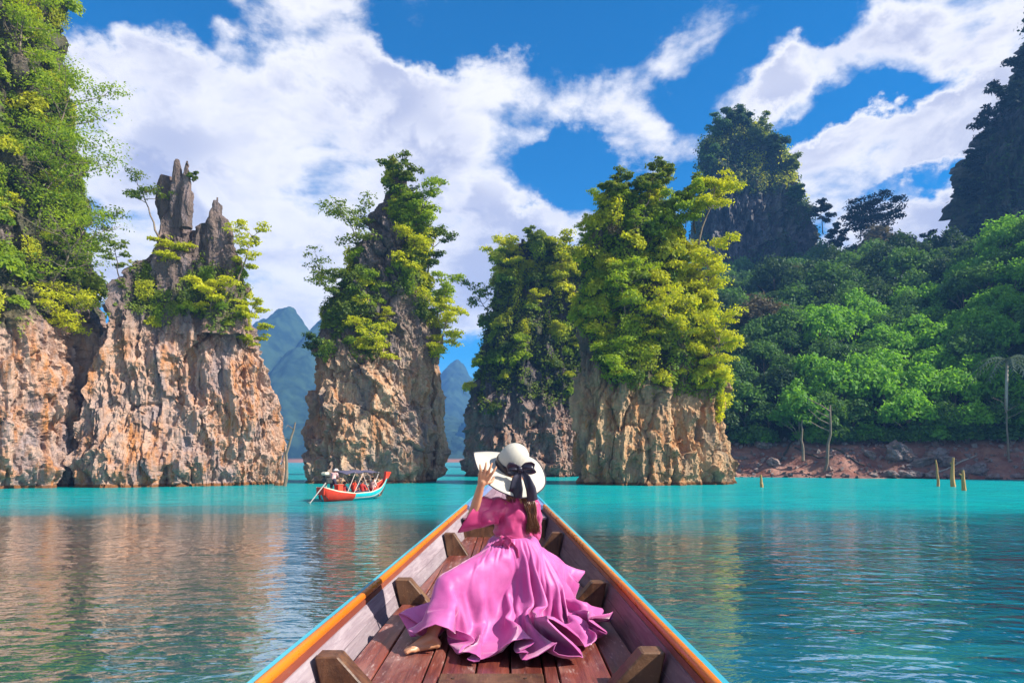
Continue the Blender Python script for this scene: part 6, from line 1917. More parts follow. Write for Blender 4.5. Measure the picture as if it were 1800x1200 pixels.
    [7,13,-12,5,-18,-7,-4,5,-5,2,3,-1,-1,-1,0,1,-1,2,2,4,3,0,-1,1,-6,9,-4,-1,-1,0,4,0,2,6,0,6,0,2,2,-2,2,4,-3,1,-1,-1,0,1,-1,1,3,2,-2,-4,0,0,-1,-3,3,2,0,-1,0,2,-5,-6,-1,-1,-2,-1,1,0,-9,3,1,7,0,-1,5,-4,-2,-6,5,0,-3,-10,-5,-2,-1,2,3,-2,-2,14,5,3,-16,-8,-1,8,-4,-1,-2,10,0,-1,3,3,1,4,3,8,-14,-1,-16,-1,-9,6,10,3,1,-1,-2,5,-2,1,2,7,5,-4,-6,-4,-9,6,-3,-6,-4,4,-6,1,0,6,-4,-6,3,0,-3,-2,0,1,-2,-4,-2,7,3,0,1,-5,0,-5,-3,-1,-2,-4,1,-2,11,0,15,-16,4,-25,14,10,3,2,-5,11,0,-7,11,-9,5,-14,11,-2,10,-5,-1,-8,2,0,-1,-2,1,-1,-2,1,1,-1,-1,0,-2,0,2,-2,0,-3,6,2,-3,-8,5,-1,-2,2,5,12,-6,4,2,3,-12,-16,8,-4,7,1,15,-15,-3,-8,5,3,-10,6,6,4,-3,-4,-1,-1,3,3,-2,-2,-1,-3,7,-1,0,3,5,0,-13,1,-3,6,1,2,-11,-1,0,3,2,11,-10,-1,-12,1,0,1,-7,-4,14,-5,-1,-1,-3,4,-2,-2,-1,0,5,7,-4,1,1,2,1,-6,15,-1,7,-16,0,5,0,0,6,-13,6,-9,-1,3,13,6,-4,-3,-10,10,-8,1,-7,29,10,8,-18,-6,-5,-2,17,-1,-32,-22,36,5,-5,-23,19,13,-22,-2,-3,3,-5,-1,3,6,14,-3,0,14,8,8,-20,-3,-19,-12,7,18,7,-10,-1,3,2,-2,2,-4,-3,-3,1,0,4,-2,1,1,1,-1,-1,1,1,16,-3,4,-2,2,-6,-6,0,0,-5,4,6,5,-1,-5,2,-1,9,4,1,-13,-15,8,14,5,4,-5,9,-11,3,0,3,-6,5,-3],
    [-13,-13,-18,7,3,-2,12,11,-4,3,2,-1,-1,-1,0,3,0,3,1,3,4,0,0,-1,-2,7,-3,-3,1,0,-3,1,1,6,-1,4,6,0,5,-1,2,2,-3,2,0,0,-3,3,0,2,-1,0,2,1,-4,0,-2,-1,-2,-3,-2,2,0,-1,1,1,1,-1,-1,2,-4,-4,-6,2,-1,8,3,0,0,-6,-2,-6,7,4,6,-18,-11,-5,7,4,-3,-7,-3,16,-1,4,-4,1,2,-10,5,-4,5,-1,-1,-3,6,4,1,0,1,-2,-3,-4,-2,-8,-3,8,6,2,-3,2,-3,4,-6,1,0,11,6,-3,-20,-5,-8,22,-2,-17,-5,10,12,11,-1,-2,-17,-7,3,-1,-7,-2,3,0,-4,-2,-1,12,-1,-1,-4,-8,0,-4,7,0,5,8,3,0,-11,1,-1,-10,2,-11,4,18,-4,13,-10,24,-8,-10,-10,6,8,13,1,-3,-15,-5,-5,-4,9,3,4,-8,-2,-3,-2,2,1,-2,-1,0,-2,1,1,-1,0,-2,6,2,-2,-9,3,-1,-3,4,-2,4,-5,8,-2,-1,-7,-5,12,-8,9,0,10,-9,-6,2,-2,2,-9,4,6,-2,-1,1,0,-1,2,0,-1,1,6,0,-9,-2,-2,2,0,-2,8,2,4,-11,0,0,-2,1,-1,-2,-3,7,-1,-2,6,-10,4,-8,-2,1,-1,-3,-3,10,-3,-3,9,-3,8,-13,6,8,-4,3,11,-5,-1,-20,7,0,0,6,-3,14,-12,3,3,-10,5,4,0,-1,-15,8,9,0,-17,5,5,3,-10,4,7,7,-15,-12,3,-13,15,6,-3,-10,2,12,14,5,13,-17,-14,3,-7,4,3,23,-22,-7,-5,18,-17,-4,26,0,-5,0,19,6,-37,12,1,3,-15,-2,3,8,4,-6,-2,0,-1,-2,6,-2,1,2,-1,1,3,0,-6,11,0,8,-3,0,2,-4,2,-12,-9,5,11,10,-4,-8,-1,1,6,0,2,-1,-10,6,2,3,-1,4,8,-5,-10,6,0,13,1,1],
    [-1,-9,-23,-11,-2,9,23,8,-6,-3,6,-6,1,-2,2,2,1,2,1,4,4,0,-2,0,1,6,-1,-3,1,-3,-5,3,1,3,0,2,5,-1,4,0,2,4,-1,0,1,1,-2,1,0,3,1,-2,1,1,-4,1,-1,-1,2,2,0,-1,-2,-1,-2,-3,0,-1,-1,2,-2,-4,-3,4,-1,-6,-3,-1,12,-4,-2,-7,5,3,5,-16,-8,-3,10,5,-4,-8,-4,10,-1,-1,-4,2,2,1,5,1,1,2,1,-6,2,2,1,-1,1,0,-4,-4,0,-8,-4,7,6,4,-4,3,-4,3,-7,1,-2,11,3,-2,-11,-4,-7,2,0,-12,-4,4,8,4,8,-5,-10,-12,5,12,-6,0,0,1,-6,2,0,8,-3,-1,-6,9,1,0,1,12,10,-12,-7,12,-12,-2,-26,27,13,-5,-5,1,1,5,-4,17,-24,-13,-23,11,14,31,3,-5,-6,-1,-7,-5,-2,0,-3,-2,2,-2,-3,0,1,-1,0,-2,-2,1,1,-2,0,-2,-3,4,1,0,1,-1,-2,1,-2,3,-1,4,-1,-1,1,2,9,-14,5,12,10,-10,-16,-2,-2,1,1,0,2,-6,2,6,1,-2,-2,1,-2,1,-3,-1,6,3,1,-5,2,1,-5,1,-2,0,-1,3,-5,1,1,0,-2,0,-5,0,7,-7,-6,12,-2,2,2,-3,1,1,-3,1,-10,2,9,-5,1,15,3,3,4,-14,3,-19,-2,-2,4,3,2,6,-8,1,3,3,-2,-6,0,8,-22,-5,18,8,6,-23,21,-11,5,-19,-3,15,1,4,-7,26,1,-14,-44,16,6,52,-10,5,-9,-11,0,-7,-2,-1,-2,5,-3,-16,12,9,-11,-1,11,-1,-6,3,25,3,-27,16,-1,4,-5,6,5,-6,-6,-10,-3,4,-3,4,-2,5,-4,8,-7,-4,10,-1,-3,5,0,5,-8,1,3,-3,3,-2,2,1,1,3,0,7,2,0,-3,-1,2,-6,-13,5,0,0,0,7,10,-6,-13,8,-1,20,-2,4],
    [7,-14,-21,-2,3,6,19,12,8,-23,-9,-17,7,9,0,2,3,2,1,0,4,2,1,2,-4,3,-4,5,0,0,-4,2,-1,-2,2,2,3,0,3,5,0,8,-3,0,-1,0,0,1,-1,3,3,-2,0,-2,-1,1,1,-1,-2,-2,-1,-2,-4,0,2,4,0,0,-1,3,-4,-1,2,-4,-3,-23,7,-1,13,3,2,6,-16,-5,-1,3,-2,-1,4,2,-4,-3,-2,5,-2,-2,-1,-1,2,-1,7,-1,-4,-16,5,4,17,-2,-2,-1,2,5,-4,-3,-7,-4,-4,9,4,4,-5,-1,-3,5,-2,-2,-2,4,5,-4,-5,-3,-10,-8,-3,-1,8,8,-6,-14,2,5,24,-8,3,1,-2,-2,-5,-3,-5,4,2,4,-4,-4,-4,13,13,1,2,0,8,-27,-13,4,-10,2,6,9,14,-24,24,-1,7,4,-2,9,-30,-12,-11,2,4,3,-4,8,6,21,-11,-1,-6,-1,-2,-2,1,-2,-3,1,1,-1,0,-3,-3,1,1,-1,1,-1,-5,3,2,1,-1,-11,8,15,8,-10,-11,1,2,-2,-5,11,6,4,0,2,-3,-8,-7,8,-10,2,-11,8,1,2,-1,3,-2,-1,4,0,-1,1,2,-1,-3,-3,0,5,3,-1,-2,1,-1,-3,1,5,-4,-3,4,-2,3,-6,-2,-5,5,-1,4,0,-3,-2,1,-2,0,-1,-3,1,1,1,6,9,-6,6,-22,25,6,-3,-10,-7,3,-5,3,-2,1,2,-2,2,3,1,-1,-9,-3,7,-9,0,4,-2,15,-13,19,-17,5,-1,-3,4,5,4,-5,1,-1,5,-14,7,1,12,-8,1,0,-2,-3,-6,8,-9,13,-9,20,-8,3,-11,-29,10,20,-4,3,1,34,-7,-16,9,-1,-9,10,4,11,-32,-9,-1,17,8,-15,3,-2,6,-5,5,-8,10,10,8,-13,3,-12,5,-3,4,-3,-2,0,2,4,1,-5,7,-3,-9,-5,4,18,-4,0,-12,-9,4,4,2,0,7,12,-4,4,-2,12,-2,-1,-10],
    [12,-9,-15,-4,3,0,3,1,-2,-3,0,-7,1,5,1,0,4,2,3,0,4,2,1,2,-7,2,-6,0,4,-2,9,-4,5,-7,4,-1,-3,2,1,10,-3,7,-6,2,-1,0,2,-1,2,0,10,-2,0,-3,-2,-1,-2,-3,3,5,-1,-1,1,3,-3,-7,1,-1,-1,-4,1,2,6,-9,-7,-3,13,5,-20,-7,0,21,-5,-8,-2,-1,0,0,4,4,-3,-3,-3,2,-3,-1,2,-1,1,-12,0,-2,1,-8,2,8,17,2,-6,1,2,2,-6,-4,2,-3,-4,7,2,4,-5,-3,-3,2,3,-1,-4,4,3,0,-7,-2,-9,-8,-1,0,9,2,1,-13,1,-2,26,-2,3,-4,-4,-3,2,1,-4,0,0,1,4,2,2,7,14,3,-12,-22,4,-5,0,-2,-12,1,-5,-9,11,-2,37,5,24,1,12,-24,-25,-29,4,-4,4,-2,-16,12,-5,25,-9,10,-1,-7,-2,-1,2,-1,-4,1,0,1,0,-4,-3,2,-1,-1,0,2,-8,4,-9,19,12,3,-13,-5,4,-5,-4,2,3,-3,-8,12,7,3,-2,-3,-1,-3,-1,5,-8,1,-1,0,1,-4,2,4,-1,-2,2,0,0,3,1,0,-2,3,0,-5,-1,-4,7,0,6,-7,2,-1,3,2,-4,-5,-6,10,-2,17,-16,1,8,0,-1,-1,2,-2,-9,-1,-4,1,1,1,-6,0,25,9,-11,-6,-12,6,-14,5,3,-4,3,-2,2,3,-2,3,1,-2,2,6,1,3,3,3,5,2,4,4,-12,-9,-13,8,2,3,-4,0,-6,-2,-2,7,0,-2,5,3,1,-4,-1,0,-4,1,3,-4,5,5,-2,-6,-11,12,-26,10,7,11,1,2,30,1,-9,-5,2,-11,4,4,3,-3,9,-2,-4,-21,4,-4,4,-5,4,6,-1,3,5,-2,6,-3,17,-10,8,-21,2,0,2,-4,-1,-2,-22,-6,9,28,4,-1,4,5,-1,-18,-12,0,-1,1,-1,12,12,-3,9,-4,14,-8,-2,-11],
    [19,-11,-13,-12,-3,0,4,6,-7,-1,3,-2,0,3,0,-2,8,2,4,-3,3,3,5,7,-6,0,-8,-8,4,0,-7,-2,-3,19,-2,4,1,0,2,-5,4,1,3,0,3,0,0,0,1,0,2,-2,2,6,-3,0,-2,0,-3,-4,-2,1,0,-6,5,7,-2,-2,1,-1,0,-4,7,0,-5,9,-29,-1,-5,24,1,-14,2,-1,13,-9,-8,-2,4,5,-1,-4,-2,1,-2,-3,2,-2,2,-5,-1,0,-4,1,-3,9,9,8,-3,1,-1,-7,-3,-4,2,-3,-4,9,4,3,-2,-6,-3,-7,9,3,-11,3,12,11,-10,-11,-2,2,-6,-4,-7,5,0,-9,-1,5,8,-1,-4,15,-3,-3,2,1,-5,3,3,-3,4,8,1,-10,-6,-8,-2,10,-3,0,6,6,-7,-20,33,22,17,-19,-20,-17,-7,-11,6,5,7,-10,14,-11,1,-21,-8,12,-5,18,2,8,13,-11,0,-4,-1,5,-5,-3,0,-5,-1,-4,-3,2,-1,-1,2,4,-7,2,-8,7,6,1,0,-1,2,-4,-2,2,-2,1,-3,20,4,-3,-7,-1,4,-5,-3,-1,-1,0,7,-11,2,-9,8,-1,-1,-1,10,1,-3,-2,0,0,3,1,0,-1,2,1,-6,5,-6,5,-3,7,-9,-4,8,-5,11,-12,-2,-10,18,-2,1,-6,-1,12,-16,1,3,-2,4,4,-1,2,-1,4,-4,-7,-11,17,-14,7,-5,13,0,-8,3,-3,2,2,-1,2,1,-1,2,12,5,3,5,2,3,1,0,6,-18,-8,-13,10,3,1,-6,0,-5,-2,-4,6,-1,0,4,4,0,-2,-3,0,-5,8,0,4,-7,7,-12,4,3,13,-23,-3,-3,-4,2,3,37,5,11,-27,-11,-13,16,10,-10,8,-2,4,-5,-9,4,-3,6,-8,11,-3,14,-3,15,-12,8,-4,10,-14,-4,-12,7,13,-2,-2,-2,1,1,0,2,-14,1,-6,6,-4,4,-10,-5,1,9,3,5,14,11,1,1,-6,6,-5,-3,-8],
    [22,-5,-3,-3,1,2,-15,-4,-15,9,5,-5,-1,1,-1,-7,11,2,7,-3,4,-9,-10,-3,-11,-1,0,-5,6,3,8,9,-4,-2,0,1,7,3,2,13,-3,6,0,2,2,-8,2,-5,6,-1,7,-1,-1,0,-3,0,-2,-2,3,6,1,-4,-4,5,-12,-4,1,-1,0,-1,7,1,-18,5,2,14,3,-1,4,-20,-3,-3,15,-2,-1,-4,-3,-3,4,3,3,-3,0,-2,-2,-4,1,-2,1,0,-7,2,-8,8,-4,10,6,8,-4,-5,-3,8,-12,8,-15,14,-14,9,-4,3,-2,7,-2,-13,6,8,-12,-18,17,4,12,-1,16,2,-28,-2,-12,4,-6,-7,1,1,8,-3,0,15,0,-2,2,3,-5,4,3,-1,-2,6,-8,-17,7,8,4,-16,-3,1,-3,-7,-4,4,35,21,10,6,-2,19,3,2,-13,-38,-25,-22,14,-4,1,-13,28,25,-8,-15,-8,10,9,-10,4,-3,-1,10,-10,-9,-5,-6,0,-5,-1,2,-1,-2,1,4,-6,3,-7,5,5,2,-1,0,2,-3,-2,0,-3,1,-4,12,3,-1,3,0,4,-4,-6,-5,3,2,6,-7,-2,-1,-2,2,-2,0,3,1,-2,3,0,0,0,0,-1,1,2,-2,1,0,8,-6,0,-4,-1,10,-6,-7,-12,16,-2,7,-13,0,0,3,-1,-3,10,-3,8,-14,7,-5,-1,0,11,-7,2,-3,-4,6,-7,5,3,3,-3,-4,3,-1,2,1,-1,1,3,-1,1,3,2,2,12,5,4,6,6,1,-29,-11,-6,19,4,-6,-10,-4,1,2,-4,5,-2,2,4,3,-1,-3,-10,-2,2,13,6,-10,7,-2,8,1,2,3,-24,-3,-6,-4,15,14,7,-14,-13,16,5,-4,-35,8,21,31,-16,-2,3,4,-15,5,2,1,-6,0,18,-27,6,11,11,-10,-23,19,9,-2,2,14,-11,5,2,-3,-16,-8,-1,12,0,4,-5,1,-6,-15,-4,2,7,3,0,16,9,4,-1,-2,6,-1,-8,-5],
    [22,6,2,-5,-7,-5,2,3,-7,-3,-6,-8,-2,1,-1,-5,9,-1,1,2,4,0,2,1,-23,-15,-2,14,15,-3,5,-2,5,0,1,-3,2,1,3,0,2,0,6,-2,4,2,-2,1,-5,4,-4,-1,2,10,-3,0,0,0,-3,-4,-2,0,1,-2,3,0,4,-3,-3,3,-17,0,5,3,-2,-27,18,3,11,-3,1,14,-15,-1,-5,4,-6,-1,8,3,-2,-3,-3,0,-2,-2,0,-3,0,-5,1,-1,-1,0,-1,7,4,7,-5,-3,-3,12,-9,6,-14,11,-10,8,-1,1,-6,1,1,-18,0,13,-2,-5,9,-2,4,-1,24,11,-23,-8,-15,6,-13,7,2,7,8,0,5,1,-2,-4,6,3,-3,1,2,-9,-5,15,6,-2,-6,-7,-6,-5,5,-5,-17,-10,1,15,30,19,-2,13,-9,20,1,5,-12,-44,-13,-9,16,12,10,-3,2,0,-10,-17,-6,4,9,-3,19,-10,-19,7,-1,0,-17,-6,4,-3,-1,2,-1,-1,2,8,-9,1,-7,4,4,-1,1,1,2,-3,-1,2,-2,1,-3,6,5,-4,8,-1,8,-3,-8,1,0,1,-8,4,0,5,-8,-4,-3,-2,0,1,-2,10,2,0,-2,0,-1,2,0,0,-1,3,-4,3,-4,9,-10,3,-3,-7,9,-1,-2,1,4,2,5,-14,4,-6,3,-1,-5,13,1,6,-19,6,5,3,-4,-14,6,8,11,-9,0,-5,-1,1,2,-2,3,2,0,-1,1,0,0,-7,-1,5,23,15,-9,0,-8,7,-28,-6,1,18,12,-9,-13,-13,9,10,0,-6,11,5,18,-13,-6,-13,4,1,-6,9,1,7,3,2,4,-7,5,-10,-5,-10,14,3,3,-2,-10,0,-11,21,4,10,-9,-3,4,-3,-1,-3,9,2,-8,2,1,7,-27,2,19,21,-1,-5,-24,7,-30,6,-9,10,0,1,-7,23,33,2,6,-16,2,2,1,11,-6,-2,-16,-16,-8,-7,-6,11,0,20,6,2,-4,-23,16,5,10,-10],
    [16,-1,-1,5,9,7,-8,-16,-20,4,6,-2,-2,-1,-2,-6,8,-1,0,5,3,-2,7,7,-5,-20,-13,-2,12,4,0,0,2,4,-4,0,3,2,0,0,5,2,3,0,-2,7,1,7,-7,-2,-5,0,3,6,-3,-1,0,-4,0,2,-1,-2,1,0,2,0,-3,-1,1,-5,1,-2,12,-10,-7,5,-5,1,-15,14,2,0,-2,0,11,-6,-3,-3,4,-1,-2,-1,-1,4,-3,0,-1,-2,-1,-3,-1,-1,-4,3,-1,2,1,4,-5,-5,5,14,2,-4,-6,1,-5,2,2,1,-8,9,8,-7,-9,6,-9,-3,6,11,8,-4,14,7,-13,-20,-14,7,-2,12,0,14,2,5,-1,6,5,-7,1,-5,-3,0,2,-8,-8,7,-3,-1,-12,6,0,-10,-8,-3,11,-2,-3,-1,21,15,-5,26,-6,21,-10,6,-16,-36,-13,5,14,11,4,-4,-2,-5,-1,-1,-2,-7,-9,-2,6,-3,-4,6,-4,-5,-10,-1,5,4,-4,-6,-1,-2,-2,12,-11,5,-5,4,-1,-3,2,1,2,-4,-1,1,-1,0,-3,12,1,-1,3,1,9,-9,-2,10,-5,-8,-8,3,-3,-2,0,0,-2,1,-2,-5,-1,4,1,-1,6,2,1,-1,0,-3,5,-1,3,-6,13,-9,8,7,11,-13,-3,-5,-3,-8,7,2,-10,12,-1,-5,-3,-3,16,-25,16,-3,3,-5,8,-5,6,-24,14,11,29,-11,3,-11,-6,-4,1,0,0,2,0,-2,3,0,-2,1,0,1,6,15,-3,1,-14,8,-14,-4,-2,-1,3,7,-4,-2,-5,6,2,-9,15,1,12,-12,-3,-8,8,2,-7,8,0,11,1,1,0,-13,0,-9,4,-1,11,-2,-1,0,9,3,-7,4,3,7,-10,-5,4,-2,-1,-3,10,7,2,-24,3,2,14,-6,-7,-1,5,-11,12,0,21,-9,7,-9,7,6,2,-9,15,-21,18,-13,9,-1,-2,13,2,2,-5,-5,-11,-9,-18,6,-4,14,7,0,-4,-17,10,5,4,-6],
    [15,-15,-5,7,15,4,-3,4,-4,1,-4,-9,-4,-3,-3,-6,7,-2,-2,7,4,-1,3,2,-1,-16,-8,5,5,4,3,-8,5,3,5,-4,-17,5,-3,15,1,10,-1,0,-5,-4,5,-5,-3,1,6,0,3,5,0,0,2,0,-4,-5,-1,-4,-3,-5,1,3,-8,7,9,2,0,-7,-8,-2,1,26,-10,-6,-2,-7,0,-14,15,1,7,-2,-2,-4,-1,1,2,-1,-1,4,-3,-1,-3,-1,-1,0,-4,0,-3,6,-1,-10,-3,9,0,-8,20,5,13,-25,7,0,-4,-11,7,11,1,0,3,-1,2,-2,-10,-11,7,6,0,-6,17,11,-8,-15,-17,3,-4,14,1,13,11,10,-5,0,-1,-3,-1,2,-2,0,-2,-9,-7,6,-3,0,-10,-2,-1,3,2,-3,6,-2,-2,-9,10,7,-5,38,-7,18,-22,13,-14,-23,-7,7,10,6,1,-2,-2,-4,-4,-2,-2,-7,-11,1,2,-1,9,-2,-1,-7,1,-1,1,0,-3,-4,3,-3,-9,8,-9,0,3,-2,-3,-6,4,4,2,-3,-1,3,-3,0,-5,12,-1,-2,3,4,4,-8,9,24,2,-20,2,-8,-1,-12,4,-4,1,1,-3,-10,1,-1,-4,-2,3,-1,0,2,5,6,-3,2,-16,10,15,0,18,-6,7,-24,7,2,-1,-13,-4,0,-12,21,-1,3,-13,0,1,-10,10,8,-9,7,2,-2,6,5,0,4,2,3,-1,-9,-1,-1,2,-1,0,2,0,3,1,-1,-4,14,7,-5,-9,-4,16,-5,0,-9,-9,-3,1,8,0,-1,-6,-1,-2,5,1,-5,13,1,9,-14,-2,-6,17,4,-3,2,0,8,1,0,-2,-9,-1,-5,5,0,8,-8,-2,-1,10,3,-6,5,5,6,-9,-6,3,-1,-3,-3,12,16,-4,-17,1,9,-8,3,8,12,-10,-16,-18,14,-8,11,-6,13,-2,-5,-6,14,1,-9,9,13,0,1,-6,14,1,4,-3,-9,8,13,-14,-8,-4,20,-5,-15,-14,-11,1,7,7,-1],
    [19,-11,-4,3,8,-1,-21,-7,-7,11,0,-4,7,7,4,-7,6,-6,-6,9,4,2,0,1,0,-12,-7,1,-8,6,3,5,0,-20,8,-5,6,7,4,18,-11,5,-9,6,-8,2,1,-4,0,1,10,0,5,9,-3,3,-11,-7,-2,13,-1,0,2,2,0,-6,10,-12,-9,1,-2,-2,-2,6,3,-26,3,1,27,-1,1,4,-10,-1,-9,10,-3,-5,-1,1,3,0,3,5,-3,-2,-9,3,-1,3,-7,-2,-2,4,-1,-9,-5,13,0,-10,12,0,19,-21,12,2,-3,-17,2,12,6,3,0,-4,-2,-1,-7,-10,5,-1,-2,-4,21,19,-2,-12,-9,3,-3,2,-7,10,-4,-3,-2,14,12,-3,0,3,-4,-1,-3,-8,-7,5,-2,0,-7,-2,-3,3,1,-2,-1,-1,-1,2,3,6,-3,46,-6,8,-33,10,-2,-11,-4,-3,11,7,2,-6,-2,-3,-7,-6,-1,-3,-9,1,1,0,5,0,0,-5,-1,-3,0,0,-1,0,0,-1,-2,10,-11,-11,4,-3,-1,-3,3,3,-1,-4,1,2,-2,0,-2,14,-4,12,5,-5,-8,-8,5,16,-12,-6,-10,18,-5,3,-6,-2,2,-5,-1,-6,1,-1,-2,1,0,-8,-2,3,3,2,-2,3,-7,4,16,-5,20,9,7,-4,-38,7,-7,6,0,-9,-4,2,-2,6,-18,11,6,6,-5,4,-11,25,0,0,-6,12,0,3,-6,-1,-4,-7,1,1,2,0,3,2,1,-3,2,-1,1,2,2,1,4,0,3,-4,-1,-3,-7,-2,-1,4,0,1,-6,0,-3,5,0,-2,13,1,6,-30,7,-4,35,-6,-1,0,2,7,1,-1,-5,2,1,3,-32,1,-5,13,-6,2,16,6,-2,4,2,5,-5,-4,0,7,34,2,-4,-26,2,-14,-5,11,7,14,-5,-21,11,14,22,-14,-19,-18,-11,-16,14,3,17,2,-6,-11,13,25,-7,1,-11,13,2,5,-3,-15,19,18,-5,-10,0,14,-15,-20,-5,-4,0,-10,-2,-7],
    [21,-3,-5,-10,-8,0,-6,-4,-9,15,10,5,0,1,0,-6,6,-6,-8,11,1,1,-2,0,3,-11,-4,4,1,3,-15,4,-2,-15,-1,-1,28,-2,5,-1,-3,0,-3,-2,-7,-6,-3,-3,0,16,8,11,1,11,-9,6,-16,3,-12,1,-1,6,4,11,-12,-1,-4,2,-2,-4,2,0,1,-7,0,-2,20,6,-21,-6,-2,23,-2,0,-2,0,0,-9,0,1,5,0,0,0,-3,-2,-6,4,2,5,-5,-3,-2,3,0,-12,-8,13,5,-15,6,-2,26,-15,12,2,-2,-19,-1,10,6,4,1,-5,-2,-1,-5,-11,3,2,7,-1,17,13,-2,-4,-10,6,-10,1,-13,6,7,3,1,3,6,-2,1,3,-3,-1,-3,-8,-7,3,-3,0,-4,-1,-3,9,-1,-1,-7,1,1,-1,2,0,7,29,8,3,-21,-5,3,-7,-1,-10,12,8,4,-7,-9,-16,0,-35,17,-9,25,-7,1,2,5,0,-1,-4,0,-1,0,-1,-2,0,2,-1,7,5,-9,-17,6,-7,-4,-8,22,11,5,-23,-4,2,0,-1,-6,14,1,0,0,15,10,-4,-29,8,-11,-2,2,11,-4,3,-2,0,-6,-1,-1,-6,1,0,6,-1,-2,0,-1,2,-15,-10,10,5,8,-7,19,-8,19,-9,3,-3,-20,10,-13,-4,18,4,8,-25,-5,6,-9,11,7,-1,13,0,-1,-5,1,-2,5,8,1,0,-5,-1,-4,-5,2,3,2,-1,3,2,-1,-5,2,0,3,-6,2,5,12,0,-3,-4,-1,-4,-5,-2,2,3,0,1,-7,0,-2,5,0,-3,14,2,2,-15,-1,-2,18,1,5,1,1,-4,2,2,8,4,6,2,-22,-9,-11,-11,3,-3,23,3,9,7,-1,-1,0,0,-4,7,12,4,-1,21,-6,-1,-20,9,-9,-8,6,4,4,-7,-6,-10,4,-13,-3,-7,-1,6,-17,12,-3,16,-20,3,5,25,2,-15,0,1,4,-2,21,20,-1,-5,3,7,-15,-21,-4,-1,2,-9,-3,-10],
    [16,6,-5,1,-10,0,-6,-10,-9,11,9,9,-1,0,2,-5,5,-10,-8,11,-1,-1,0,0,4,-11,-4,-2,14,6,-18,-18,-1,2,6,-8,20,-6,10,-1,3,1,-11,-5,-14,-6,-9,4,5,16,6,14,6,7,-10,9,-12,1,1,1,-1,-11,-3,-10,12,5,4,-1,-2,-3,-1,3,12,-5,0,2,-10,-3,-7,12,4,-6,-1,-1,11,-3,1,-8,0,1,4,-1,0,-1,-2,-1,-3,2,1,-2,3,5,5,-3,-8,-13,-10,13,3,-14,4,-3,18,-8,15,12,-4,-17,-5,6,6,9,5,-5,-12,-4,-7,-4,4,4,8,-2,17,12,2,-15,-7,-8,-3,-5,-2,9,11,8,0,2,2,-2,0,2,-3,-1,1,-9,-5,-2,-1,-1,-3,-2,-3,-4,-1,-2,7,2,3,-3,0,-7,11,2,-6,5,1,7,-5,1,4,-10,7,5,12,-1,-3,-25,-12,-10,10,18,14,18,-15,-9,-22,-2,-3,9,-1,-2,0,3,-1,8,-1,0,-15,5,-8,1,7,-14,0,-6,9,4,4,-7,-1,0,1,-3,-4,15,-2,-4,-1,13,22,7,-27,-1,-22,-1,3,9,-6,0,0,0,-7,0,-1,-3,-1,0,-2,-1,1,-2,0,0,-4,2,2,-2,-12,9,25,2,10,-16,0,3,-7,18,-26,-4,-3,14,1,-7,4,6,-12,-4,4,0,10,2,-2,10,1,-1,-1,10,-2,-2,-7,0,-4,-4,1,2,2,0,0,2,0,1,2,-1,0,-4,2,6,11,0,-5,-4,-1,-2,-6,-2,1,4,1,2,-6,-2,-3,3,1,-1,14,2,1,-11,-2,-3,12,2,3,1,0,0,2,1,-5,1,1,10,-15,-5,-6,-7,10,3,24,1,10,0,-3,-9,-1,1,-3,-6,1,-13,12,28,21,0,-15,1,-42,-11,-9,21,-4,14,1,-2,-8,5,-3,-3,-5,4,-2,-13,10,16,13,-14,-18,8,8,-9,11,6,14,-27,-8,-9,24,12,19,0,-6,-14,1,12,3,-7,-11,-12],
    [6,9,-2,10,-4,-1,-1,-17,-7,6,7,10,-1,0,8,-2,5,-18,-8,11,-3,-2,-1,-1,5,-11,-1,-8,15,3,6,0,12,-10,-15,-25,12,-3,14,1,6,1,-14,-6,-13,0,2,0,9,7,11,5,4,7,-9,4,-8,-4,8,-2,5,-6,-2,-5,-3,-1,-6,4,3,7,-4,-3,-6,0,2,15,-15,0,2,6,-1,-17,10,1,6,-2,3,-4,-3,0,6,0,0,-5,-1,-2,0,-4,0,1,10,5,2,-4,-4,-11,-12,8,-2,-8,6,-1,14,-5,20,14,-1,-23,-10,-1,9,11,8,7,-1,2,-20,-14,-4,14,9,1,4,9,-1,-12,-7,-7,-3,-2,-3,9,9,13,1,2,-3,-3,0,0,-4,-2,-3,-6,-4,3,-3,-1,-1,-3,-3,2,0,-2,0,2,4,0,0,-8,10,4,-1,5,-3,0,-3,-2,-8,-3,1,6,3,15,9,-27,-13,-4,10,-3,-3,13,4,2,-15,-3,-2,9,1,-1,4,2,-2,-4,-4,-3,2,9,-3,-7,4,-16,-1,-8,9,-1,4,-4,0,1,-2,1,-1,6,4,-6,6,-2,28,9,-8,3,-14,-8,-5,-1,-9,-7,2,-2,-3,1,0,0,-3,0,-6,0,1,0,0,0,-6,-8,12,0,1,-3,26,-4,14,-24,15,12,-11,1,-25,35,-11,-2,-27,1,15,6,-9,6,5,0,8,4,2,0,-1,-4,-10,10,0,2,-9,-1,-3,-3,1,2,2,0,0,2,0,0,2,0,0,-2,0,6,8,1,-5,-4,-1,-1,-6,-1,1,6,0,1,-6,-1,-3,4,0,-2,12,3,0,-9,-3,-2,11,3,5,1,0,-3,1,1,4,-3,-1,0,-8,-3,2,5,4,6,8,4,1,-4,-2,-12,6,3,-4,-24,0,-13,24,1,31,-7,31,-15,10,-24,21,-20,-14,-14,-21,5,-5,34,0,9,-34,14,8,18,-20,-20,8,2,3,4,6,-11,6,3,9,2,2,9,-1,-1,-1,3,2,-4,0,15,2,-3,-14,-7],
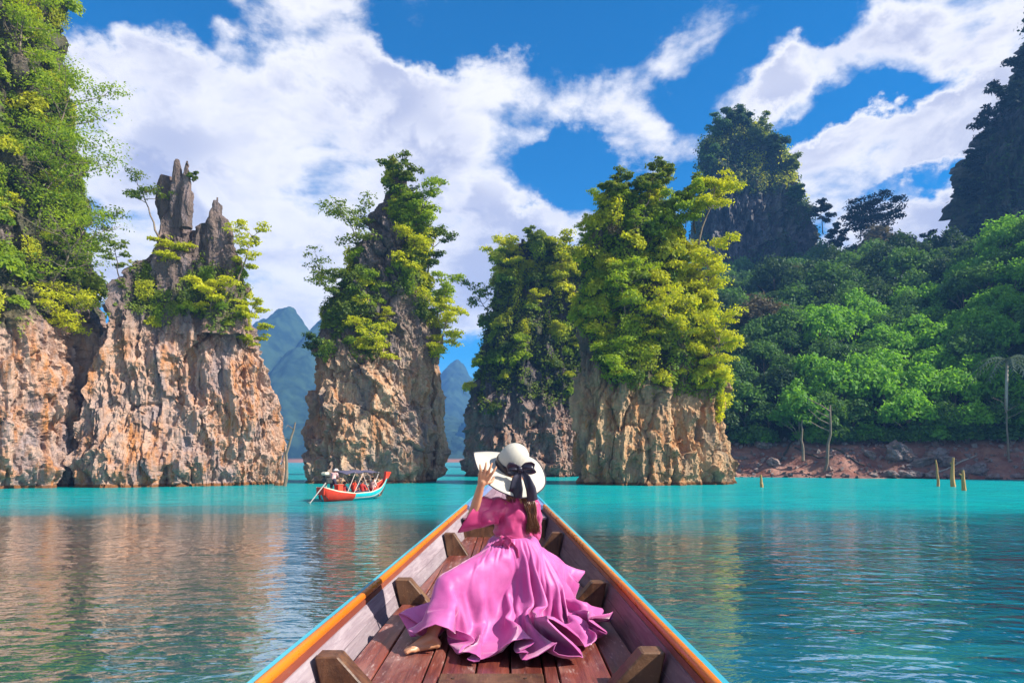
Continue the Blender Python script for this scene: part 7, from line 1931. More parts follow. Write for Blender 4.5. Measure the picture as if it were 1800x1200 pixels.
    [7,-2,-3,4,16,2,-4,-5,6,16,-12,-4,-3,-1,3,0,1,-9,-9,13,-7,-2,0,-2,6,-10,1,-16,14,5,6,1,1,-3,-21,-16,11,5,12,-1,3,0,-20,6,-8,1,8,2,18,-6,9,3,-2,1,-7,2,-4,-1,-1,-12,-1,-2,4,8,-5,-4,-6,5,2,-4,4,2,-17,0,5,19,6,0,11,-16,-1,-7,8,1,-9,2,0,-1,-2,2,3,0,0,-2,-2,-2,-5,5,5,5,-1,-1,3,0,-2,-17,-11,14,-2,1,0,3,-1,-6,21,17,3,-11,-7,0,4,9,3,-6,-2,0,-15,-16,-8,8,7,4,13,13,1,-14,-12,-9,-3,4,1,9,7,15,0,3,-6,-2,-1,1,-4,0,-1,-7,-4,-2,-1,-2,-1,-3,-4,3,0,-1,1,1,4,0,0,-9,9,8,5,6,-4,-11,-2,-4,-5,-5,8,17,-4,-6,-2,7,15,-11,2,-15,0,-1,-2,11,-15,2,-3,4,3,-1,-3,-4,-3,-12,10,5,21,0,-7,-1,3,-21,-5,-8,14,-10,3,-10,7,0,0,-2,-6,11,-2,-1,0,0,14,-8,8,22,13,-29,-5,-15,2,-7,5,-3,-6,1,-2,0,-1,0,-8,0,1,-1,-1,1,-3,-5,4,-2,2,-1,25,-5,15,-24,21,21,13,-23,-42,2,4,24,8,1,6,-15,-9,4,2,2,1,0,-2,-12,1,-1,11,11,1,-4,-10,-2,-1,-3,2,2,3,0,-3,2,0,3,1,-1,0,-1,1,5,9,1,-6,-3,-2,-2,-9,-1,3,6,-1,-1,-5,0,0,5,1,-3,12,1,-1,-9,-2,0,9,2,4,1,1,2,2,0,-2,-3,-1,2,-9,-2,2,6,4,4,11,13,6,-22,-15,-22,21,10,3,-2,0,-7,-6,21,10,4,-26,8,6,23,-1,-11,-7,4,2,-3,-4,1,-4,12,-9,-3,3,-9,-11,-28,12,3,5,-1,8,-16,2,-3,10,14,11,16,-6,-8,0,5,6,-6,-4,22,0,-1,-21,-4],
    [3,20,-10,11,-15,2,-19,18,9,26,-24,8,-1,-1,-11,-1,0,-1,-8,12,-9,-2,-1,-2,6,-9,3,-3,7,6,-11,9,-3,-5,-12,-14,14,1,11,0,3,2,-18,-8,-5,3,6,-8,18,2,12,2,-1,4,-7,3,-8,-4,0,-9,-9,9,7,8,-6,-3,8,-9,-4,-5,-1,3,-5,9,1,-3,0,1,11,-1,1,3,-20,3,-9,21,0,-6,-3,2,6,0,0,-5,-1,-1,-2,4,4,5,0,0,2,-2,-2,-16,-10,12,-2,6,0,5,-1,-5,22,10,10,-9,1,-4,-1,2,0,-8,-1,0,-12,-15,-8,7,3,-1,7,14,6,-10,-9,-5,-2,4,-2,6,6,11,2,2,-3,-2,1,1,-3,-2,0,-5,-3,-3,-3,-2,0,-3,-4,8,0,-1,-5,4,7,-1,-3,-17,12,9,-6,2,-3,11,-1,-3,-17,0,6,20,-2,-2,-12,5,21,2,3,-26,-9,-5,-1,19,-13,2,-1,0,-2,-4,-8,4,3,15,7,2,9,-6,-7,-15,3,-18,-7,3,14,-11,-4,-12,16,0,-2,-3,-5,10,-2,1,1,-2,8,-6,5,17,9,-28,11,-17,15,-5,4,-8,-13,6,-6,0,-1,0,-5,-1,1,3,2,0,-11,-4,6,2,1,22,22,-1,-15,-25,6,19,22,-14,-30,1,15,23,14,0,-9,-23,-14,16,-4,-4,-1,-2,1,-8,1,-3,12,12,0,-8,-10,0,1,-3,1,3,3,-1,-5,1,0,2,2,1,0,0,0,6,8,0,-7,-3,0,1,-7,-2,2,6,0,-1,-6,0,-1,5,0,-3,11,2,0,-8,-3,-1,8,3,7,1,0,1,1,0,-4,-3,-1,2,-8,-2,4,6,3,3,7,9,-2,-16,-10,-7,13,8,-11,11,8,6,-7,6,3,-1,-12,14,9,24,-12,-9,-13,2,5,21,3,-15,-24,17,12,6,-4,-17,-22,-12,7,2,-12,2,5,3,5,-3,1,-10,4,1,9,-1,5,7,9,0,-3,18,-4,1,-20,1],
    [7,15,-11,6,-8,1,-17,13,10,11,-8,7,15,-17,-8,-2,4,-1,-7,9,-7,-3,0,-5,6,-9,4,3,6,9,-14,6,-11,-10,-2,-12,15,1,13,-1,5,5,-14,-20,-10,-2,-3,-7,16,20,16,7,-6,1,-7,5,-6,-11,10,-2,1,-5,-5,-9,2,5,2,-3,1,4,-2,-1,11,-4,-5,-20,-8,1,4,10,1,25,-6,6,-9,4,-1,-9,1,0,4,-1,0,-5,0,1,-1,4,4,4,0,-1,0,-1,-4,-13,-19,13,-3,10,-1,6,-4,-6,9,13,-1,4,5,8,-1,1,1,-15,-5,-2,-5,-11,-6,1,2,-2,12,17,8,-8,-7,0,-2,0,-8,5,5,9,2,4,-1,-2,-1,1,-3,-1,-1,-6,-4,-1,-3,-4,5,0,-1,-8,-1,-2,4,4,10,0,1,-34,8,2,-2,7,-4,16,-1,9,-20,-3,-10,13,1,35,-5,-4,-13,18,7,2,13,-11,-24,-12,7,-1,-1,-15,2,0,7,9,-3,5,-9,-10,-14,4,13,9,0,-9,-16,-1,-3,4,0,-6,5,2,-3,1,-6,11,-2,1,-1,0,3,-4,-2,-6,3,1,43,-14,-9,-1,-1,3,-8,5,-11,-13,8,-7,12,-1,1,-17,-4,13,2,-1,-6,-2,2,40,14,2,-39,-21,-4,22,30,-3,-12,3,10,8,-1,-1,-6,-14,-8,16,-10,-8,-10,7,1,1,-4,9,16,8,-13,-17,-9,1,4,-3,1,4,1,0,-6,3,0,0,2,-1,2,1,1,5,6,1,-7,-1,-1,0,-8,-2,3,7,1,-1,-7,-2,-1,4,1,-2,12,3,-1,-7,-3,1,5,3,0,2,-1,1,2,1,1,-4,-2,2,-7,-2,4,6,3,3,-1,-1,-7,9,7,-5,1,3,-5,6,5,6,-5,-6,1,3,19,-1,3,0,9,-4,0,-3,-17,12,14,9,-6,-6,7,-8,2,-15,-20,0,1,-2,-23,4,5,-1,3,-2,9,-6,-4,2,5,3,-1,8,11,3,-2,21,-5,2,-19,2],
    [11,14,-12,4,-5,3,-11,13,10,5,-32,16,6,1,-18,5,8,0,-6,10,-7,-3,-1,-5,6,-9,6,-2,10,4,-6,0,-10,-3,-3,-3,3,4,6,0,3,3,-8,-20,-12,-4,-2,-2,10,20,15,9,-6,0,-8,7,-4,-10,5,-8,9,-9,-5,-12,8,7,-5,2,3,0,-3,-2,-6,-7,9,12,8,-10,-6,-10,-2,19,12,14,-1,-14,-6,-10,6,0,3,0,-1,-3,1,1,-2,1,3,3,0,-1,1,4,2,-14,-21,6,-4,6,1,14,12,-1,2,2,-7,7,1,9,-2,2,2,-16,-7,-6,-5,-10,-4,2,8,4,13,11,6,-12,-6,-6,-1,1,-5,6,4,10,2,2,-3,-1,1,2,-4,-1,-2,-5,-3,-1,-3,-3,2,-2,-1,-3,5,1,5,7,10,1,5,-51,-5,-11,9,15,33,6,-16,-33,-1,17,12,2,3,4,-6,-6,6,0,-18,-10,7,26,-12,12,-9,-6,2,-15,12,0,19,0,0,-9,-10,0,-1,2,-3,-8,1,-11,-4,10,9,-11,-9,-10,11,0,-3,1,-3,10,0,-1,-1,1,8,-8,0,30,10,-7,-22,1,-16,15,-12,3,6,-7,10,-12,7,-11,-13,3,-3,-4,22,27,14,-24,-23,-2,-6,23,5,9,-19,-15,-8,20,34,10,0,-3,10,-12,-1,-16,10,-9,-3,15,-10,-4,-24,1,-4,20,-3,0,-5,4,-1,-6,-6,-1,1,-1,1,0,2,5,13,0,-5,-11,1,0,3,3,1,2,6,0,-6,-2,-1,1,-6,-2,2,5,0,0,-6,-1,-2,5,1,-1,9,2,-1,-7,-2,0,7,1,2,2,1,-1,1,1,1,-4,-1,3,-8,-3,5,7,3,1,-23,8,-18,33,-3,6,0,4,-5,4,5,8,-1,2,8,-1,1,3,5,8,-7,-14,9,15,-25,-15,3,11,19,1,18,-17,-6,-3,13,-14,-6,-30,-8,4,0,4,2,1,-1,-3,1,3,2,7,4,8,8,5,-5,18,-15,6,-18,6],
    [12,14,-11,3,-4,3,-10,9,10,2,-5,-1,7,-19,-4,5,4,4,-4,8,-6,-1,0,-6,4,-8,5,-4,12,3,-4,-2,-8,1,-7,-2,-2,9,4,1,1,1,-3,-16,-10,-6,-5,-1,15,11,16,1,2,-3,-9,7,-3,-9,6,-10,2,-3,0,6,-7,-4,-9,7,4,-8,2,5,7,-7,0,24,7,17,-20,-1,-10,2,-2,3,10,-11,-3,-15,10,-4,4,-1,0,-5,0,2,0,4,5,3,-2,-3,1,2,7,-16,-19,0,-3,5,1,13,14,-1,5,1,-4,6,0,6,-4,1,2,-15,-14,-11,-5,-2,2,2,5,-1,13,13,13,-13,-5,-9,0,0,-4,4,5,8,4,3,-2,-2,-1,3,-2,0,0,-8,-6,-6,6,-2,-13,-2,-2,26,2,0,5,3,8,-1,1,-43,-15,-1,1,9,28,7,-7,-30,2,12,15,-12,-7,17,34,-13,-22,-21,19,0,-6,3,-11,16,1,-6,7,-7,-3,-5,-16,0,3,5,19,7,21,-10,-8,-12,-5,-1,-13,-2,0,3,4,-8,-4,1,-2,-1,-4,9,2,-1,-4,1,12,-1,-6,-11,25,-18,0,0,19,9,-9,-17,6,-9,-4,9,-13,15,-14,15,-15,-8,-5,26,16,-11,-19,2,-7,22,4,14,-20,-11,-14,17,30,14,5,-3,0,-5,0,-6,5,-1,0,10,-24,-11,-8,3,0,-10,1,-3,11,3,0,-7,-5,-1,2,-1,1,1,3,7,-1,-2,-2,10,1,-3,-3,4,0,1,6,0,-7,-3,-1,0,-7,-1,4,7,0,-2,-6,-1,-1,3,0,-1,11,2,-1,-7,-2,1,5,2,3,2,0,-3,1,1,1,-4,-2,4,-7,-2,4,4,0,-2,17,26,4,-16,-22,-7,13,9,-12,3,3,9,-1,2,8,-1,10,-6,-3,3,3,-24,2,8,5,9,6,3,-2,2,10,-26,-19,5,30,1,-7,-33,1,-1,-1,2,6,-3,0,-39,20,-9,26,-23,-10,13,18,19,2,20,-11,2,-13,6],
    [12,14,-10,4,-3,2,-11,8,12,-1,-16,15,11,-2,-5,4,-2,-14,-3,6,-2,-1,1,-8,3,-7,8,-5,12,-1,-2,-4,-7,0,-6,-3,-4,13,4,1,-2,3,2,-9,-7,-12,-8,-8,10,16,15,9,-7,0,-8,5,-4,-9,7,-9,-2,1,0,0,-1,2,3,-5,0,-3,5,5,-2,-10,-1,18,11,2,-16,-3,10,-4,-7,-12,18,3,8,-15,1,-4,4,0,-1,-3,2,2,0,1,5,2,-1,-3,1,1,6,-10,-5,3,-9,-6,-4,17,14,5,1,-1,-8,8,-1,6,-7,1,2,-4,-2,8,-16,-12,-22,9,7,13,7,9,5,-12,-4,-10,-2,0,-4,5,4,8,2,2,-2,0,1,3,-1,-1,3,-8,-4,-11,0,-2,6,-2,-5,-12,23,14,20,1,0,-5,-22,-36,4,14,-11,-5,20,4,1,-35,25,15,16,-22,-13,20,5,4,-14,10,4,-4,-15,-1,4,3,2,2,11,0,-20,5,-17,-3,-9,-2,-1,0,3,21,12,13,-16,3,-25,-7,-9,10,5,-5,-7,0,-2,2,-5,4,6,1,0,-3,15,10,-13,-12,-7,21,2,33,-48,-7,-10,26,16,-15,-15,1,15,30,-1,-2,-20,-13,-26,20,15,-6,-16,7,-7,19,1,13,-21,-10,-12,13,28,11,11,-1,3,-5,0,-8,4,1,0,2,-18,-7,8,-8,-5,-9,3,-1,1,4,-1,-7,-5,0,3,-1,1,2,1,1,-3,3,10,20,-3,-11,-11,6,1,-1,4,1,-7,0,-2,1,-8,-1,5,7,0,-4,-6,-1,-2,4,0,1,9,2,-2,-6,-2,2,6,4,6,0,-1,-8,2,0,5,-6,-2,1,-6,-1,5,3,0,-3,17,19,3,-36,-7,7,32,-4,-25,5,7,8,-10,17,-7,-14,11,-15,-2,-2,4,19,4,23,-15,-7,19,-8,-1,-14,9,17,1,14,-19,-3,-8,-13,4,-4,-8,-15,11,5,15,-25,-12,-15,8,2,-11,16,10,27,2,21,-18,4,-10,6],
    [13,14,-9,4,-4,1,-11,8,13,-1,0,2,2,-14,5,12,-3,-11,-2,4,-1,0,1,-8,1,-8,9,-6,12,-6,-2,-1,-5,3,-9,0,-8,15,4,-6,4,6,8,-9,-9,-10,-9,-15,13,9,19,8,-6,0,-8,-1,-2,-7,8,-13,-10,8,6,-2,2,5,-3,0,6,9,-8,-2,-1,-10,-11,12,19,16,-7,-11,-10,-1,-2,3,11,3,3,-16,0,-5,5,0,0,-2,2,4,-1,0,2,3,0,-1,1,0,4,-5,-4,7,-15,-7,-9,23,13,10,-4,0,-11,1,-1,3,3,0,6,-18,-4,-5,-4,-9,-8,2,-1,-8,12,16,24,-13,-4,-11,-1,1,-4,5,4,8,3,3,-2,1,0,5,-3,-3,-1,-6,-1,-9,-1,-4,3,-4,-5,9,27,18,-1,4,-7,1,-27,-15,12,16,-32,-12,15,4,-3,-28,30,13,11,-29,-17,18,7,7,-11,9,-32,5,-16,24,-10,7,19,23,9,-24,-10,5,28,-20,-4,-19,0,-7,-20,5,8,26,4,19,-21,-20,-14,7,5,-5,-7,-2,-4,5,0,11,2,-3,-6,-2,10,0,3,-8,3,2,2,10,4,-1,3,-17,0,4,-9,13,3,29,3,-6,-39,-17,-18,31,11,-8,-16,12,-7,18,-3,16,-22,-5,-15,17,24,15,12,0,-1,-11,0,-5,6,-2,-3,4,0,-2,3,-25,-9,-8,6,-1,4,3,0,-10,-4,-1,4,-3,1,6,3,4,-7,-4,0,8,2,0,7,7,-3,-6,6,0,-7,-2,0,0,-7,-2,6,6,0,-4,-6,-1,-2,4,0,3,8,1,-1,-6,-1,0,5,5,4,2,-3,-3,2,0,3,-7,-1,-2,-5,-2,7,2,0,-5,14,8,-3,-28,13,21,26,-13,-34,-10,13,21,2,12,-23,7,-2,9,4,-3,8,-5,13,-5,-1,3,5,-24,6,-19,5,-10,8,23,-15,18,-24,12,5,2,-13,1,16,-14,-8,-20,-3,-15,9,2,-6,12,11,27,7,18,-16,0,-3,-1],
    [15,14,-8,2,-4,0,-12,7,16,-1,1,-13,-8,-11,16,23,-10,-7,-6,10,-16,5,-5,13,0,-3,0,-6,10,-5,1,-2,-5,2,-9,1,-17,18,5,3,2,1,7,-6,-6,-12,-11,-15,20,7,18,2,-5,0,-4,8,3,-10,-3,-19,-7,6,3,-1,1,0,-2,4,3,-2,-7,2,3,-8,-1,9,20,18,-5,-12,-14,4,1,3,7,-1,4,-14,1,-6,6,0,6,-3,0,0,-2,1,1,2,0,0,2,0,3,-8,-5,4,-12,-6,-6,13,1,0,5,13,0,-7,-2,1,14,-1,4,-20,-5,-3,-4,-9,-9,0,6,1,15,9,21,-14,-2,-15,-1,1,-4,5,3,6,3,3,-2,1,1,7,-5,-3,-4,-4,-1,-5,-1,-6,2,1,-3,19,21,15,-27,7,-3,23,1,-16,-9,-16,-19,10,14,-10,-11,-21,26,13,6,-17,-33,14,-4,26,-1,6,-18,-1,-7,-1,-3,7,17,15,9,-4,2,-1,6,-19,3,9,-19,-5,-29,10,-2,8,9,27,-2,-18,-14,-10,3,-6,4,-3,-6,6,0,15,-5,-3,-8,-2,10,-7,22,-10,8,-15,4,13,3,-2,-4,-2,0,-3,1,6,10,5,5,-5,-22,-13,-16,15,16,-7,-18,11,-5,22,-7,12,-24,4,-16,19,12,31,15,4,-15,-11,1,-3,4,-4,-5,3,-2,-1,1,-19,-6,6,4,-4,-9,2,0,-11,-4,-1,5,-2,1,9,0,0,-13,6,9,-7,-8,-3,30,9,-4,-10,6,0,-9,-1,-2,1,-8,0,7,7,0,-5,-6,-2,0,3,1,2,7,1,1,-5,-1,0,3,0,-4,2,4,12,-5,9,9,3,-14,-16,-6,1,7,0,-1,-9,8,2,-7,-5,10,11,8,9,2,-12,3,15,16,0,-2,-7,8,-27,3,-3,3,4,11,-2,-2,1,-10,-24,3,-2,-1,-9,-5,17,7,15,-4,-8,28,-2,-33,-20,-2,11,-10,-5,-7,-2,8,2,1,5,14,29,13,14,-18,-1,-1,-2],
    [15,14,-3,3,-5,-7,-12,6,21,0,3,-22,-15,-2,14,25,-14,8,-7,6,-30,6,-2,9,4,-8,11,-7,15,-8,-6,-3,-2,12,-9,3,-24,15,5,9,3,-2,5,-6,-5,-12,-12,-15,20,7,18,3,-4,0,-5,-2,0,-11,6,-16,1,-3,-3,-5,2,1,-1,9,5,-2,-8,5,0,1,0,-2,6,21,2,-4,-16,2,1,-1,10,1,5,-12,0,-5,5,2,4,-1,0,4,-4,0,-1,4,-1,0,1,1,5,-13,-7,-2,-7,-4,-6,17,7,11,-1,5,-7,-1,1,2,10,-4,2,-22,-4,-4,-2,-8,-7,0,7,10,16,3,13,-16,3,-18,-1,-1,-2,4,3,7,2,3,-1,5,1,9,-6,-3,2,-4,-1,-14,-4,-4,-4,15,7,14,7,1,0,12,0,0,15,-18,-9,-44,0,18,23,-24,-10,-13,11,7,5,-4,-35,-6,0,37,20,-7,-12,-9,1,-15,3,7,10,13,14,12,1,-7,-4,-1,0,6,-34,10,2,5,-16,-12,9,28,11,-13,-8,-31,-6,-11,16,1,-2,-2,2,11,-8,3,-1,-7,-3,-14,22,-2,8,-10,3,13,6,-2,-3,-3,-2,-1,3,10,9,2,-4,0,0,-5,-21,-8,7,-2,-5,22,-11,10,-10,12,-22,-6,-12,6,22,28,34,4,-13,-12,1,-6,1,-2,-5,-5,-5,-3,11,-13,-1,5,0,-6,-13,1,0,-12,-5,-2,5,0,2,9,-1,0,-3,7,7,-18,-2,-1,7,0,-4,18,8,-2,-12,-1,0,1,-7,-1,7,8,-1,-6,-8,0,2,4,-1,1,5,1,2,-5,-1,1,5,4,4,-3,7,15,-9,2,-37,0,-13,6,5,-4,17,3,4,-4,2,2,-10,4,11,-13,4,5,36,-4,2,3,-10,-5,-6,9,8,-6,-4,23,-31,2,-4,10,6,-14,-9,-11,24,17,-4,-3,-14,1,-14,36,14,-2,4,-14,-28,-15,4,7,-4,-2,-8,-2,-2,15,15,4,1,4,16,14,-17,0,1,-5],
    [17,14,-7,1,-5,-3,-11,4,22,-9,4,-19,-5,-12,-6,12,4,31,5,-2,-34,-5,1,-2,13,-9,23,-9,11,-12,7,-7,14,1,-2,-9,-22,17,2,11,0,-4,3,-4,-2,-12,-14,-18,20,8,20,3,-6,0,-3,-1,-1,-14,7,-16,-2,1,-2,-2,5,4,-2,-1,0,0,-6,4,0,1,1,-9,1,18,9,2,-11,6,0,-3,34,-1,8,-42,2,-9,0,-6,4,7,9,12,-9,-10,-18,5,9,10,4,-3,9,-18,-2,-5,-3,-6,-7,18,9,18,-3,4,-12,3,1,3,6,-11,-4,-20,-1,-3,-5,-5,-3,10,-3,-9,6,10,34,-15,6,-23,-1,-1,0,4,4,7,3,2,-1,3,-2,6,5,-33,13,-6,35,-34,-10,-6,23,18,12,-8,-2,-8,11,16,-13,-6,-24,1,10,15,2,-12,2,-25,9,-8,3,-8,2,-5,-18,-16,15,27,18,-3,-18,2,5,-17,3,0,11,10,-4,29,-4,1,-38,-10,9,27,18,2,-9,-23,1,6,1,5,11,-6,-4,-3,-12,-8,-16,1,-3,2,1,9,-9,-3,-8,4,4,-4,9,0,5,-11,1,13,13,-1,-3,-8,-1,-3,3,3,7,4,2,2,-1,-1,-21,-13,0,7,6,26,-16,2,-13,11,-23,0,-11,10,14,19,27,-2,2,-5,5,-11,5,-26,2,-31,12,-4,-1,12,-4,22,-12,-9,5,1,-3,-16,-6,3,-4,2,-2,22,-1,-1,-12,-10,17,13,-2,1,4,13,-9,-7,12,-6,-9,0,-2,2,-7,-1,7,7,0,-8,-8,-1,7,3,0,-1,4,1,6,-4,-1,-3,3,7,10,3,0,-17,-14,-2,-19,6,-8,20,-20,45,-11,3,-41,-1,15,-1,4,15,18,-11,-27,-8,24,30,2,-13,-18,16,26,-11,-7,-1,27,-2,-11,-1,21,-23,-2,-1,0,-2,-13,18,1,13,14,-9,-7,-26,-24,-1,12,19,-9,21,-6,-11,-35,10,-8,18,-7,12,0,-2,12,12,23,2,-10,-18,-10,12],
]


def skirt_points():
    d = np.array(SKIRT, dtype=np.int64).reshape(NRR, NTH, 3)
    q = np.cumsum(np.cumsum(d, 0), 1).reshape(-1, 3)
    return np.array(SKIRT_LO) + q / 1000.0


sk = mesh_np('skirt', skirt_points(), grid_faces(NTH, NRR, True), True)
so = woman_part('skirt', sk, M['satin'])
sub = so.modifiers.new('smooth', 'SUBSURF')
sub.levels = 1
sub.render_levels = 1
sol = so.modifiers.new('thickness', 'SOLIDIFY')
sol.thickness = 0.003

# sash with its knot and tails
wc = J['waist']
mb = MB()
th = np.linspace(0, 2 * np.pi, 60, endpoint=False)
rows = []
for k in range(9):
    q = k / 8
    rr = 0.122 + 0.008 * math.sin(q * math.pi) + 0.004 * math.sin(q * 19)
    zz = wc[2] - 0.028 + 0.056 * q
    rows.append(np.stack([wc[0] + rr * np.cos(th) * 0.98, wc[1] + rr * np.sin(th) * 0.9, zz + 0.006 * np.sin(th * 3 + q * 2) + 0 * th], 1))
mb.add(np.concatenate(rows), grid_faces(60, 9, True))
sash = woman_part('sash', mb, M['blouse'])
mb = MB()


def ribbon_strip(mb, path, width, side, thick=0.004, n=22, curl=0.0, seed=0):
    """a cloth band along a path; side: direction of its width"""
    p = smooth_path(path, n)
    w = np.interp(np.linspace(0, 1, n), np.linspace(0, 1, len(width)), width)
    sd = unit(np.array(side, float))
    tg = unit(np.gradient(p, axis=0))
    nr = unit(np.cross(tg, sd))
    ac = np.linspace(-1, 1, 9)
    top = []
    for i in range(n):
        off = curl * (np.cos(ac * 3.1 + seed + i * 0.12) * w[i])
        top.append(p[i] + ac[:, None] * w[i] * sd + off[:, None] * nr[i])
    top = np.array(top)
    bot = top - nr[:, None] * thick
    m = 9
    v = np.concatenate([top.reshape(-1, 3), bot.reshape(-1, 3)])
    f = grid_faces(m, n)
    o = m * n
    i = np.arange(n - 1)
    e1 = np.stack([i * m, (i + 1) * m, o + (i + 1) * m, o + i * m], 1)
    e2 = np.stack([i * m + m - 1, o + i * m + m - 1, o + (i + 1) * m + m - 1, (i + 1) * m + m - 1], 1)
    j = np.arange(m - 1)
    e3 = np.stack([j, o + j, o + j + 1, j + 1], 1)
    e4 = np.stack([(n - 1) * m + j, (n - 1) * m + j + 1, o + (n - 1) * m + j + 1, o + (n - 1) * m + j], 1)
    mb.add(v, [f, f[:, ::-1] + o, e1, e2, e3, e4])


K = V3(884, 948, 4.355)
mb.tube([K + np.array([-0.012, 0, 0.02]), K + np.array([0, -0.02, 0]), K + np.array([0.012, 0, -0.022])], [0.012, 0.028, 0.012], 10)
ribbon_strip(mb, [K, K + np.array([-0.03, -0.02, -0.02]), K + np.array([-0.045, 0.01, -0.085]), K + np.array([-0.035, 0.03, -0.13])], [0.012, 0.028, 0.034, 0.030], (0.9, -0.2, -0.2), curl=0.25)
ribbon_strip(mb, [K, K + np.array([0.03, -0.025, -0.02]), K + np.array([0.06, -0.03, -0.07]), K + np.array([0.075, -0.035, -0.12])], [0.012, 0.030, 0.040, 0.036], (0.85, -0.1, 0.4), curl=0.25, seed=1)
ribbon_strip(mb, [K, K + np.array([0.015, -0.04, 0.01]), K + np.array([0.05, -0.045, -0.02]), K + np.array([0.03, -0.03, -0.055]), K], [0.012, 0.026, 0.03, 0.024, 0.01], (0.3, -0.2, 0.9), curl=0.2, seed=2)
woman_part('sash_knot', mb, M['blouse'], sash)

# hair down her back and wisps at the nape
rng = np.random.RandomState(77)
mb = MB()
for k in range(420):
    u = rng.rand()
    a0 = V3(908 + 26 * u, 856 + 10 * rng.rand(), 4.41 + 0.05 * rng.rand())
    a1 = V3(921 + 20 * u, 884, 4.37 + 0.05 * rng.rand())
    a2 = V3(927 + 17 * u, 908, 4.37 + 0.05 * rng.rand())
    a3 = V3(928 + 19 * u + rng.normal() * 1.5, 926 + 13 * rng.rand(), 4.38 + 0.05 * rng.rand())
    p = smooth_path([a0, a1, a2, a3], 15)
    s = np.linspace(0, 1, 15)
    p[:, 0] += (0.007 * np.sin(s * 11 + 1.2 * rng.rand() + u * 3) + 0.004 * np.sin(s * 23 + 6 * rng.rand())) * s
    mb.tube(p, 0.0019 * (1 - 0.75 * s ** 2) + 0.0004, 3)
for k in range(36):
    u = rng.rand()
    a0 = V3(888 + 16 * u, 850, 4.43)
    a1 = V3(889 + 16 * u + rng.normal() * 2, 866, 4.41)
    a2 = V3(893 + 15 * u + rng.normal() * 3, 878 + 6 * rng.rand(), 4.40)
    mb.tube(smooth_path([a0, a1, a2], 7), np.linspace(0.0030, 0.0008, 7), 4)
# hair covering the skull under the hat
hd = HD + HAT_N * 0.008
for k in range(150):
    a = rng.rand() * 2 * math.pi
    dr = FSIDE * math.cos(a) + FACE * math.sin(a)
    if dr.dot(FACE) > 0.55:
        continue
    s = np.linspace(0, 1, 7)
    p = np.stack([hd + HAT_N * 0.098 * math.cos(q * 2.0) + dr * 0.099 * math.sin(q * 2.0) for q in s])
    mb.tube(p, 0.007, 4)
woman_part('hair', mb, M['hair'])

# hat
BC = V3(897, 821, 4.44)
ha = unit(np.cross(HAT_N, np.array([0.0, 1.0, 0.25])))
hb = np.cross(HAT_N, ha)
nth = 96
th = np.linspace(0, 2 * np.pi, nth, endpoint=False)
prof = []
for q in np.linspace(0, 1, 15):          # crown
    a = q * math.pi / 2
    prof.append((0.098 * math.sin(a) ** 0.8 * (1 + 0.06 * q) if q > 0 else 0.001, 0.172 * math.cos(a) ** 0.72 if q < 1 else 0.0))
for q in np.linspace(0.06, 1, 18):       # brim
    prof.append((0.105 + 0.147 * q, -0.006 * q + 0.0))
ring = []
pos = []
acc = 0
for i, (r_, h_) in enumerate(prof):
    br = max(0.0, (r_ - 0.10) / 0.154)
    wav = br ** 1.5 * (0.030 * np.cos(2 * (th - 0.5)) + 0.012 * np.sin(3 * th + 1.0) + 0.006 * np.sin(5 * th)) - 0.02 * br ** 2
    rr = r_ * (1 + 0.03 * br * np.sin(2 * th + 0.4))
    ring.append(BC + rr[:, None] * (np.cos(th)[:, None] * ha + np.sin(th)[:, None] * hb) + (h_ + wav)[:, None] * HAT_N)
    if i:
        acc += math.hypot(r_ - prof[i - 1][0], h_ - prof[i - 1][1])
    pos.append(acc)
nr_ = len(prof)
V = np.concatenate(ring)
pts2 = V - HAT_N * 0.0035
mb = MB()
mb.add(V, grid_faces(nth, nr_, True))
mb.add(pts2, grid_faces(nth, nr_, True)[:, ::-1])
hat = thing('sun_hat', BC, 'wide white straw hat with a black ribbon bow, on the head of the woman', 'hat')
HINV = Matrix.Translation(-Vector(BC))


def hat_part(name, mb, m, parent=None, smooth=True):
    me = mb.mesh(name, smooth)
    me.transform(HINV)
    return obj(name, me, m, parent or hat)


crown = hat_part('straw_body', mb, M['straw'])
at = crown.data.attributes.new('ringpos', 'FLOAT', 'POINT')
at.data.foreach_set('value', np.tile(np.repeat(np.array(pos), nth), 2).astype(np.float32))
mb = MB()
e = ring[-1]
mb.tube(np.concatenate([e, e[:1]]), 0.0042, 6, cap=False)
hat_part('brim_binding', mb, M['binding'])
mb = MB()
rows = []
for q in np.linspace(0, 1, 6):
    h_ = 0.003 + 0.046 * q
    r_ = np.interp(-h_, [-p[1] for p in prof[:15]], [p[0] for p in prof[:15]]) + 0.0035 + 0.002 * math.sin(q * math.pi)
    rows.append(BC + r_ * (np.cos(th)[:, None] * ha + np.sin(th)[:, None] * hb) + HAT_N * h_)
mb.add(np.concatenate(rows), grid_faces(nth, 6, True))
band = hat_part('ribbon_band', mb, M['ribbon'])
# bow at the back of the crown, tails down over the brim
KB = V3(914, 824, 4.30)
rt = np.array([1.0, 0.0, 0.0])
dn = np.array([0.0, 0.0, -1.0])
out_ = np.array([0.0, -1.0, 0.0])


def pp(dx, dy, dd):
    """offset from the knot in photo pixels, and towards the viewer in metres"""
    return V3(914 + dx, 824 + dy, 4.30 - dd)


